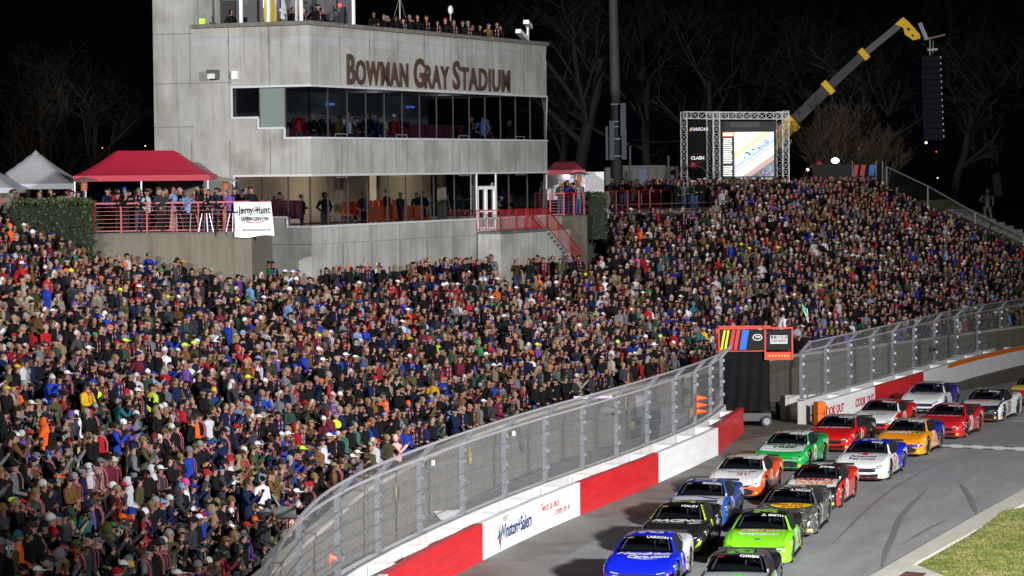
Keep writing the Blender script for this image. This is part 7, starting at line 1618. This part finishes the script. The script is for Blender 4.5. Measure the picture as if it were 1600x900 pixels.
for (x, y, j, k, c) in [(38, 352, 'charcoal', 'cap', 'white'), (10, 363, 'orange', 'beanie', 'orange'), (33, 418, 'red', 'cap', 'white'), (35, 430, 'white', 'short_hair', 'dark'), (140, 390, 'tan', 'beanie', 'brown'), (247, 395, 'blue', 'cap', 'green'), (290, 400, 'black', 'cap', 'yellow'), (187, 450, 'olive', 'cap', 'fluorescent yellow'), (160, 435, 'olive', 'cap', 'orange'), (362, 405, 'white', 'short_hair', 'dark'), (390, 395, 'green', 'cap', 'black'), (1240, 392, 'white', 'hood', 'white'), (1385, 322, 'red', 'cap', 'red'), (1414, 348, 'red', 'cap', 'red'), (1282, 295, 'blue', 'cap', 'blue'), (1290, 330, 'white', 'hood', 'white'), (1245, 288, 'blue', 'short_hair', 'brown'), (1300, 325, 'red', 'hood', 'red'), (1358, 478, 'orange', 'cap', 'black'), (1462, 460, 'green', 'cap', 'pale grey'), (1478, 462, 'navy', 'short_hair', 'brown'), (1430, 470, 'blue', 'beanie', 'brown'), (1345, 385, 'pale grey', 'hood', 'pale grey'), (1540, 330, 'olive', 'cap', 'black'), (1492, 368, 'red', 'short_hair', 'brown'), (1456, 325, 'red', 'cap', 'blue'), (1432, 322, 'green', 'short_hair', 'blond'), (1332, 500, 'white', 'long_hair', 'brown')]:
    S((x, y), j, k, c)

# ---- seats
random.seed(21); rng = random.Random(77)
def in_poly(p, P):
    ins = False; j = len(P)-1
    for i in range(len(P)):
        if (P[i][1] > p[1]) != (P[j][1] > p[1]) and p[0] < (P[j][0]-P[i][0])*(p[1]-P[i][1])/(P[j][1]-P[i][1])+P[i][0]: ins = not ins
        j = i
    return ins
BLD_POLY = [tuple(BC+BU*x+BW*y) for x, y in ((-.6, -.7), (fx(747)-.5, -.7), (fx(747)-.5, -1.9), (LEN+.6, -1.9), (LEN+.6, 9.2), (-.6, 9.2))]
TL_P = [(p[0]+(.0), p[1]-.55) for p in TLpoly]; TR_P = [(p[0]+.5, p[1]-.6) for p in TRpoly]
HG_P = [(hA.x-.2, hA.y-1.4), (hB.x+.3, hB.y-1.7), (hB.x+.3, hB.y+3), (hA.x, hA.y+3)]; HG2 = [(hC.x-.3, hC.y-2.4), (hD.x+.3, hD.y-2.4), (hD.x+.3, hD.y+2), (hC.x-.3, hC.y+2)]
AISLES = [0.62, 1.52, 2.45, 3.22, 3.78, 4.38, 4.98, 5.6, 6.2, 6.95, 7.6, 8.25, 8.8]
seats_ = []
for k in range(NROW):
    f = (k+.42)/NROW; z = row_z(k); pts = [Vector(stand_pt(i/12, f)) for i in range(0, 12*9)]
    L = [0]
    for a, b in zip(pts[:-1], pts[1:]): L.append(L[-1]+(b-a).length)
    s = rng.uniform(0, .4)
    while s < L[-1]-.2:
        j = next(i for i in range(len(L)-1) if L[i+1] > s) if False else int(np.searchsorted(L, s, side='right')-1); j = min(j, len(pts)-2)
        t = (s-L[j])/(L[j+1]-L[j]); p = pts[j]+(pts[j+1]-pts[j])*t; st_t = (j+t)/12
        s += rng.uniform(.44, .64)
        hw = .55/max(3, (Vector(stand_pt(min(8.99, st_t+.1), f))-Vector(stand_pt(st_t, f))).length*10)
        if any(abs(st_t-a) < hw for a in AISLES) and not (rng.random() < .06): continue
        if rng.random() < .05+.25*max(0, math.sin(p.x*.55+1.3*math.sin(p.y*.31))*math.sin(p.y*.43+k)-.55): continue
        q = (p.x+rng.gauss(0, .06), p.y+rng.gauss(0, .06))
        if in_poly(q, BLD_POLY) or in_poly(q, TL_P) or in_poly(q, TR_P) or in_poly(q, HG_P) or in_poly(q, HG2): continue
        x, y, D = proj((q[0], q[1], z+1.6))
        if not (-70 < x < 1665 and y < 975): continue
        if 935 < x < 1118 and y < 322: continue
        if 18 < x < 150 and y < 330+(x-21)*.56: continue
        dn = (Vector(stand_pt(st_t, 0))-Vector(stand_pt(st_t, 1))).normalized(); seats_.append([q[0], q[1], z, math.atan2(-dn.x, dn.y), D, x, y, k])
# extra places: concourse rail, terraces, roof
def extra(x, y, z, face, n=None): px, py, D = proj((x, y, z+1.6)); seats_.append([x, y, z, face, D, px, py, -1])
fdir = lambda tx, ty, x, y: math.atan2(-(tx-x), ty-y)
for i in range(46):
    t = rng.random(); p = TL[0]+(TL[1]-TL[0])*t+Vector((.1, .35+.9*(i % 3)*rng.uniform(.5, 1))); extra(p.x, p.y, 8.86, fdir(15, 95, p.x, p.y)+rng.gauss(0, .3))
for i in range(16): extra(rng.uniform(2.3, 3.6), rng.uniform(148.0, 151.5), 8.88, fdir(20, 120, 3, 149)+rng.gauss(0, .3))
for i in range(60): p = at_z(rng.uniform(925, 1120), 325, 8.8); extra(p.x+rng.gauss(0, .3), p.y+rng.uniform(.5, 4), 8.8, fdir(25, 130, p.x, p.y)+rng.gauss(0, .4))
for i in range(120):
    p = stand_pt(rng.uniform(7.6, 8.95), 1.0); q = (p.x+rng.gauss(0, .2)-.3, p.y+rng.uniform(.2, 2.5)); extra(q[0], q[1], 8.8, fdir(30, 140, q[0], q[1])+rng.gauss(0, .4))
for i in range(25):
    p = at_y(rng.uniform(-20, 120), 330, 120.5); q = (p.x+rng.gauss(0, .2), p.y+rng.uniform(0, 3)); extra(q[0], q[1], 8.8, fdir(15, 95, q[0], q[1])+rng.gauss(0, .4))
for i in range(46):
    x = rng.uniform(.3, fx(745)); p = BC+BU*x+BW*rng.uniform(-1.2, -.3); extra(p.x, p.y, 5.4, fdir(15, 95, p.x, p.y)+rng.gauss(0, .4))
for i in range(13):
    x = rng.uniform(fx(750), LEN-.2); p = BC+BU*x+BW*rng.uniform(-2.5, -1.5); extra(p.x, p.y, 5.25, fdir(15, 95, p.x, p.y)+rng.gauss(0, .4))
ROOFP = []
for px in (497, 506, 522, 530, 615, 628, 636, 648, 656, 667, 680, 697, 711, 727, 735, 751, 757, 768, 776, 788, 800, 808):
    p = BC+BU*fx(px+rng.gauss(0, 1))+BW*(.75+rng.gauss(0, .08)); ROOFP.append((p.x, p.y, zR-.95)); 
for px in (354, 450): p = BC+BU*.75+BW*ly(px); ROOFP.append((p.x, p.y, zR-.95))
for r in ROOFP: extra(r[0], r[1], r[2], fdir(20, 100, r[0], r[1])+rng.gauss(0, .3))
for i in range(22):
    p = BC+BU*rng.uniform(1, LEN-1)+BW*rng.uniform(.7, 2.0); extra(p.x, p.y, zU0-.6, fdir(20, 100, p.x, p.y)+rng.gauss(0, .4))
for i in range(16):
    p = BC+BU*rng.uniform(1, LEN-1)+BW*rng.uniform(.8, 4.5); extra(p.x, p.y, zL0-.33, fdir(20, 100, p.x, p.y)+rng.gauss(0, .6))
# visible ones only count as individuals: sort by distance
used_sp = set()
def choose(seat):
    x, y = seat[5], seat[6]; bi = None; bd = 1e9
    for i, s_ in enumerate(SP):
        if i in used_sp: continue
        d = math.hypot(s_[0][0]-x, s_[0][1]-y)
        if d < bd: bd = d; bi = i
    return bi, bd
JN = ['black']*66+['charcoal']*14+['navy']*14+['grey']*6+['pale grey']*2+['white']*2+['brown']*6+['tan']*2+['olive']*5+['dark green']*4+['red']*3+['maroon']*3+['blue']*3+['light blue']*1+['purple']*1+['camouflage']*3+['orange']*1+['teal']*1+['plaid red', 'plaid green']
HN = ['cap']*42+['beanie']*22+['short_hair']*22+['long_hair']*14+['hood']*7+['none']*1+['brimmed_hat']
HCOL = ['black']*40+['charcoal']*8+['navy']*8+['white']*6+['red']*4+['grey']*5+['blue']*3+['tan']*2+['olive']*3+['brown']*3+['orange']+['maroon', 'light blue', 'green', 'fluorescent yellow']
TROU = {'black': (.006, .006, .007), 'navy': (.008, .012, .03), 'jeans': (.035, .065, .15), 'tan': (.35, .27, .17), 'charcoal': (.04, .04, .045), 'pale': (.45, .48, .58)}
TN = ['black']*8+['navy']*4+['jeans']*3+['charcoal']*3+['tan']
seats_.sort(key=lambda s: s[4])
# assign photo people: each spec to its nearest seat
assign = {}
arr = np.array([[s[5], s[6]] for s in seats_]); dep = np.array([s[4] for s in seats_])
for i, s_ in enumerate(SP):
    d = np.hypot(arr[:, 0]-s_[0][0], arr[:, 1]-s_[0][1]); order = np.argsort(d)
    for j in order[:6]:
        if int(j) not in assign: assign[int(j)] = i; break
# occlusion aware pick of the 300 largest: people hidden behind others or below the frame are skipped
near = []
for i, s in enumerate(seats_):
    if len(near) >= 300: break
    if -8 < s[5] < 1608 and s[6] < 893 and s[7] >= 0: near.append(i)
near_set = set(near)
poses = ['hang']*3+['clasp']*7+['pocket']*5+['cross']*3+['phone']*3
seen = {}
KN = {'cap': 'cap', 'beanie': 'beanie', 'short_hair': 'hair', 'long_hair': 'long hair', 'hood': 'hood', 'brimmed_hat': 'brimmed hat', 'none': 'bald head'}
PN = {'hang': 'arms down', 'clasp': 'hands together', 'pocket': 'hands pocketed', 'cross': 'arms folded', 'phone': 'phone raised', 'point': 'one arm pointing'}
def where(s):
    x, y, k = s[5], s[6], s[7]
    if k == 0: a = 'in the row at the wall'
    elif k < 3: a = 'one of the lowest rows' if k == 1 else 'third row from the wall'
    else: a = 'row %d up from the wall' % (k+1)
    return a
GROUP = 'spectators standing in the near part of the grandstand'
def attach(kind, col, alpha, body):
    o = bpy.data.objects.new(kind, HATS[kind]); COL.objects.link(o); o.parent = body; o.color = (*col, alpha); return o
def build_person(s, jn, kind, cn, extras, trn, pose, label, group=GROUP, sc=None):
    o = bpy.data.objects.new('person', BODIES[pose]); COL.objects.link(o); o.location = (s[0], s[1], s[2]); o.rotation_euler = (0, 0, s[3]+rng.gauss(0, .28)); h = sc or rng.uniform(.93, 1.05); o.scale = (h*rng.uniform(.97, 1.08), h*rng.uniform(.97, 1.08), h)
    o.color = jcol(jn); o['trouser_tone'] = [float(c) for c in TROU[trn]]
    if kind in ('short_hair', 'long_hair'): attach(kind, HAIRC[cn], 1, o)
    elif kind != 'none':
        attach(kind, COLS[cn], 1, o)
        if kind == 'cap': attach('long_hair' if 'l' in extras or rng.random() < .12 else 'short_hair', HAIRC[rng.choice(['brown', 'dark', 'grey', 'brown'])], 1, o).scale = (.97, .97, .985)
    if 's' in extras: attach('scarf', (1, 1, 1), 1, o)
    if 'h' in extras: attach('headset', rng.choice([(.45, .02, .02), (.02, .02, .02), (.02, .02, .02), (.05, .3, .4)]), 1, o)
    if 'b' in extras: attach('beard', HAIRC[rng.choice(['brown', 'dark', 'grey'])], 1, o)
    if pose == 'phone': attach('phone', (0, 0, 0), 1, o)
    tag(o, label, 'person', group); return o
for i in near:
    s = seats_[i]
    if i in assign: _, jn, kind, cn, ex, tr = SP[assign[i]]
    else:
        jn = rng.choice(JN); kind = rng.choice(HN); cn = rng.choice(list(HAIRC)[:5]) if 'hair' in kind else ('' if kind == 'none' else rng.choice(HCOL)); ex = ('s' if rng.random() < .15 else '')+('h' if rng.random() < .12 else '')+('b' if rng.random() < .1 else ''); tr = None
        if kind == 'hood': cn = jn if jn in COLS else 'charcoal'
    tr = tr or rng.choice(TN); pose = 'phone' if 'p' in ex else rng.choice(poses)
    key = None
    for att in range(40):
        key = (jn, kind, cn, 's' in ex, pose)
        if key not in seen: break
        pose = rng.choice(list(POSES))
        if att > 8: ex = ex.replace('s', '') if rng.random() < .5 else ex.replace('s', '')+'s'
        if att > 16: jn = rng.choice(list(COLS)[:13])
    seen[key] = 1
    hw = 'bald head' if kind == 'none' else ('%s %s' % (cn, KN[kind]))
    lab = 'spectator in %s jacket with %s, %s%s' % (jn.replace('plaid red', 'red plaid').replace('plaid green', 'green plaid'), hw, 'striped scarf, ' if 's' in ex else '', PN[pose])
    lab += ' at left edge' if s[5] < 110 else (' at lower left' if s[5] < 260 else ' above fence end')
    build_person(s, jn, kind, cn, ex, tr, pose, lab)

# ---- everyone else: one crowd mesh
def low_person(pose, kind, scarf, full):
    """returns verts (n,3), faces list, labels; labels: 0 jacket 1 trousers 2 skin 3 shoe 4 hat 5 hair 6 scarf red 7 scarf white"""
    rE, rW, lE, lW = (Vector(p) for p in POSES[pose]); mb = MB(); n = 6
    mb.cur = 0; mb.tube([(0, 0, .82), (0, 0, 1.05), (0, -.01, 1.28), (0, -.01, 1.41), (0, 0, 1.49)], [(.17, .125), (.175, .135), (.205, .14), (.19, .115), (.075, .07)], 8, cap=False)
    for s, El, Wr in ((1, rE, rW), (-1, lE, lW)):
        mb.cur = 0; mb.tube([(s*.17, -.01, 1.41), El, Wr], [.085, .066, .05], 5, cap=False)
        hd = (Wr-El).normalized(); mb.cur = 2; mb.tube([Wr, Wr+hd*.06, Wr+hd*.12], [.035, .045, .02], 5)
    if full:
        mb.cur = 1
        for s in (1, -1): mb.tube([(s*.08, 0, .88), (s*.10, .015, .5), (s*.105, -.02, .08)], [.11, .08, .062], 5, cap=False)
        mb.cur = 3
        for s in (1, -1): mb.box((s*.11, .06, .05), (.09, .27, .1))
    mb.cur = 2; mb.tube([(0, .01, 1.47), (0, .015, 1.55)], .06, 6, cap=False); mb.ell((0, .018, 1.645), (.077, .094, .115), 9, 7); mb.box((0, .112, 1.64), (.020, .03, .03))
    if kind == 'cap': mb.cur = 4; mb.ell((0, .008, 1.665), (.089, .106, .098), 9, 4, z0=.05); mb.prism([(-.072, .07), (-.045, .195), (.045, .195), (.072, .07)], 1.672, 1.684); mb.cur = 5; mb.ell((0, -.015, 1.65), (.084, .09, .09), 8, 4, z0=-.6, z1=.4)
    elif kind == 'beanie': mb.cur = 4; mb.ell((0, .0, 1.668), (.092, .107, .128), 9, 5, z0=-.05)
    elif kind == 'short_hair': mb.cur = 5; mb.ell((0, -.018, 1.67), (.086, .096, .105), 9, 6, z0=-.45)
    elif kind == 'long_hair': mb.cur = 5; mb.ell((0, -.018, 1.67), (.09, .10, .108), 9, 5, z0=-.2); mb.tube([(0, -.045, 1.66), (0, -.08, 1.50), (0, -.09, 1.38)], [(.085, .07), (.09, .055), (.06, .04)], 7)
    elif kind == 'hood':
        mb.cur = 0; mb.ell((0, -.03, 1.655), (.115, .11, .14), 9, 7); mb.cur = 2; mb.ell((0, .05, 1.64), (.068, .06, .088), 8, 6)
    elif kind == 'brimmed_hat': mb.cur = 4; mb.ell((0, 0, 1.69), (.10, .11, .13), 9, 4, z0=.1); mb.tube([(0, 0, 1.70), (0, 0, 1.712)], .21, 10)
    if scarf:
        for s in (-1, 1):
            for q in range(5): mb.cur = 6 if q % 2 == 0 else 7; z = 1.45-q*.085; mb.box((s*.065, .148 if q else .12, z), (.04, .02, .085))
    return np.array(mb.v, dtype=np.float64), mb.f, np.array(mb.m)
LOWC = {}
def get_low(*k):
    if k not in LOWC: LOWC[k] = low_person(*k)
    return LOWC[k]
VV = []; LOOPS = []; CNT = []; CC_ = []; base = 0
SC_R = (.28, .02, .04); SC_W = (.30, .27, .28)
nlow = 0
for i, s in enumerate(seats_):
    if i in near_set: continue
    if i in assign: _, jn, kind, cn, ex, tr = SP[assign[i]]
    else:
        jn = rng.choice(JN); kind = rng.choice(HN); cn = rng.choice(list(HAIRC)[:5]) if 'hair' in kind else ('' if kind == 'none' else rng.choice(HCOL)); ex = 's' if rng.random() < .27 else ''; tr = None
    tr = tr or rng.choice(TN); pose = rng.choice(poses); full = s[7] < 0 or rng.random() < .5 or s[4] < 110
    if s[2] > 15: jn = 'black' if rng.random() < .85 else jn
    v, f, lb = get_low(pose, kind, 's' in ex, full)
    h = rng.uniform(.91, 1.05); a = s[3]+rng.gauss(0, .32); c_, s_ = math.cos(a), math.sin(a); wj = h*rng.uniform(.97, 1.12)
    x = v[:, 0]*wj; y = v[:, 1]*wj; VV.append(np.stack([x*c_-y*s_+s[0], x*s_+y*c_+s[1], v[:, 2]*h+s[2]], 1))
    jc = PAT[jn][0] if jn in PAT else COLS[jn]; jit = rng.uniform(.6, 1.1); jc = tuple(min(1, q*jit) for q in jc)
    hc = (0, 0, 0) if cn == '' else (HAIRC[cn] if 'hair' in kind else COLS[cn]); hair = hc if 'hair' in kind else HAIRC[rng.choice(['brown', 'dark', 'grey'])]
    pal = np.array([jc, TROU[tr], rng.choice(SKIN[:5]) if rng.random() < .93 else SKIN[5], (.03, .025, .02), hc, hair, SC_R, SC_W])
    CC_.append(pal[lb])
    LOOPS += [q+base for fc in f for q in fc]; CNT += [len(fc) for fc in f]; base += len(v); nlow += 1
VV = np.concatenate(VV); CC_ = np.concatenate(CC_); CNT = np.array(CNT); LOOPS = np.array(LOOPS)
cm = bpy.data.meshes.new('crowd'); cm.vertices.add(len(VV)); cm.vertices.foreach_set('co', VV.astype(np.float32).ravel()); cm.loops.add(len(LOOPS)); cm.loops.foreach_set('vertex_index', LOOPS.astype(np.int32))
cm.polygons.add(len(CNT)); st_ = np.concatenate([[0], np.cumsum(CNT)[:-1]]); cm.polygons.foreach_set('loop_start', st_.astype(np.int32)); cm.polygons.foreach_set('use_smooth', [True]*len(CNT)); cm.update(calc_edges=True)
at = cm.attributes.new('cloth_colour', 'FLOAT_COLOR', 'FACE'); at.data.foreach_set('color', np.concatenate([CC_, np.ones((len(CC_), 1))], 1).astype(np.float32).ravel())
m = bpy.data.materials.new('crowd_cloth'); m.use_nodes = True; nt = m.node_tree; p = nt.nodes['Principled BSDF']; p.inputs['Roughness'].default_value = .9; p.inputs['Specular IOR Level'].default_value = .15; a_ = nt.nodes.new('ShaderNodeAttribute'); a_.attribute_name = 'cloth_colour'; nt.links.new(a_.outputs['Color'], p.inputs['Base Color']); cm.materials.append(m)
co_ = bpy.data.objects.new('crowd', cm); COL.objects.link(co_); tag(co_, 'dense crowd of spectators filling the rest of the grandstand and terraces', 'crowd', None, 'stuff')
print('people', len(near), nlow, len(CNT))

# ---- starter on the lift and his flags
sx_ = at_y(1212, 520, D0+.3); zf_ = zb2+.33
s = [sx_.x, D0+.35, zf_, math.pi*1.0+.75, 0, 0, 0, 0]
st_man = build_person(s, 'white', 'beanie', 'black', 'h', 'black', 'point', 'flag starter in white vest and black helmet leaning over the red platform', 'race officials', 1.0)
st_man.rotation_euler = (R_(-14), 0, -1.1)
lf = empty('green_flag', at_y(1262, 496, D0+.1), 0, 'green flags raised in the hand of the starter', 'flag')
MB().grid([[Vector((-.02-.22*v, .05*math.sin(u*2.2), .02+.30*u/3+.30*v)) for u in range(4)] for v in (0, .33, .66, 1.0)]).build('cloth', mat('flag_green', (.12, .55, .25), .7), lf, 60)
MB().grid([[Vector((.0+.02*u, .05*math.sin(u*2.2)+.08, -.12+.40*v)) for u in range(3)] for v in (0, .33, .66, 1.0)]).build('cloth', mat('flag_green', (.12, .55, .25), .7), lf, 60)
MB().bar((.03, 0, -.25), (-.02, .0, .4), .02).bar((.03, 0, -.25), (-.22, 0, .5), .02).build('staff', M_white, lf)
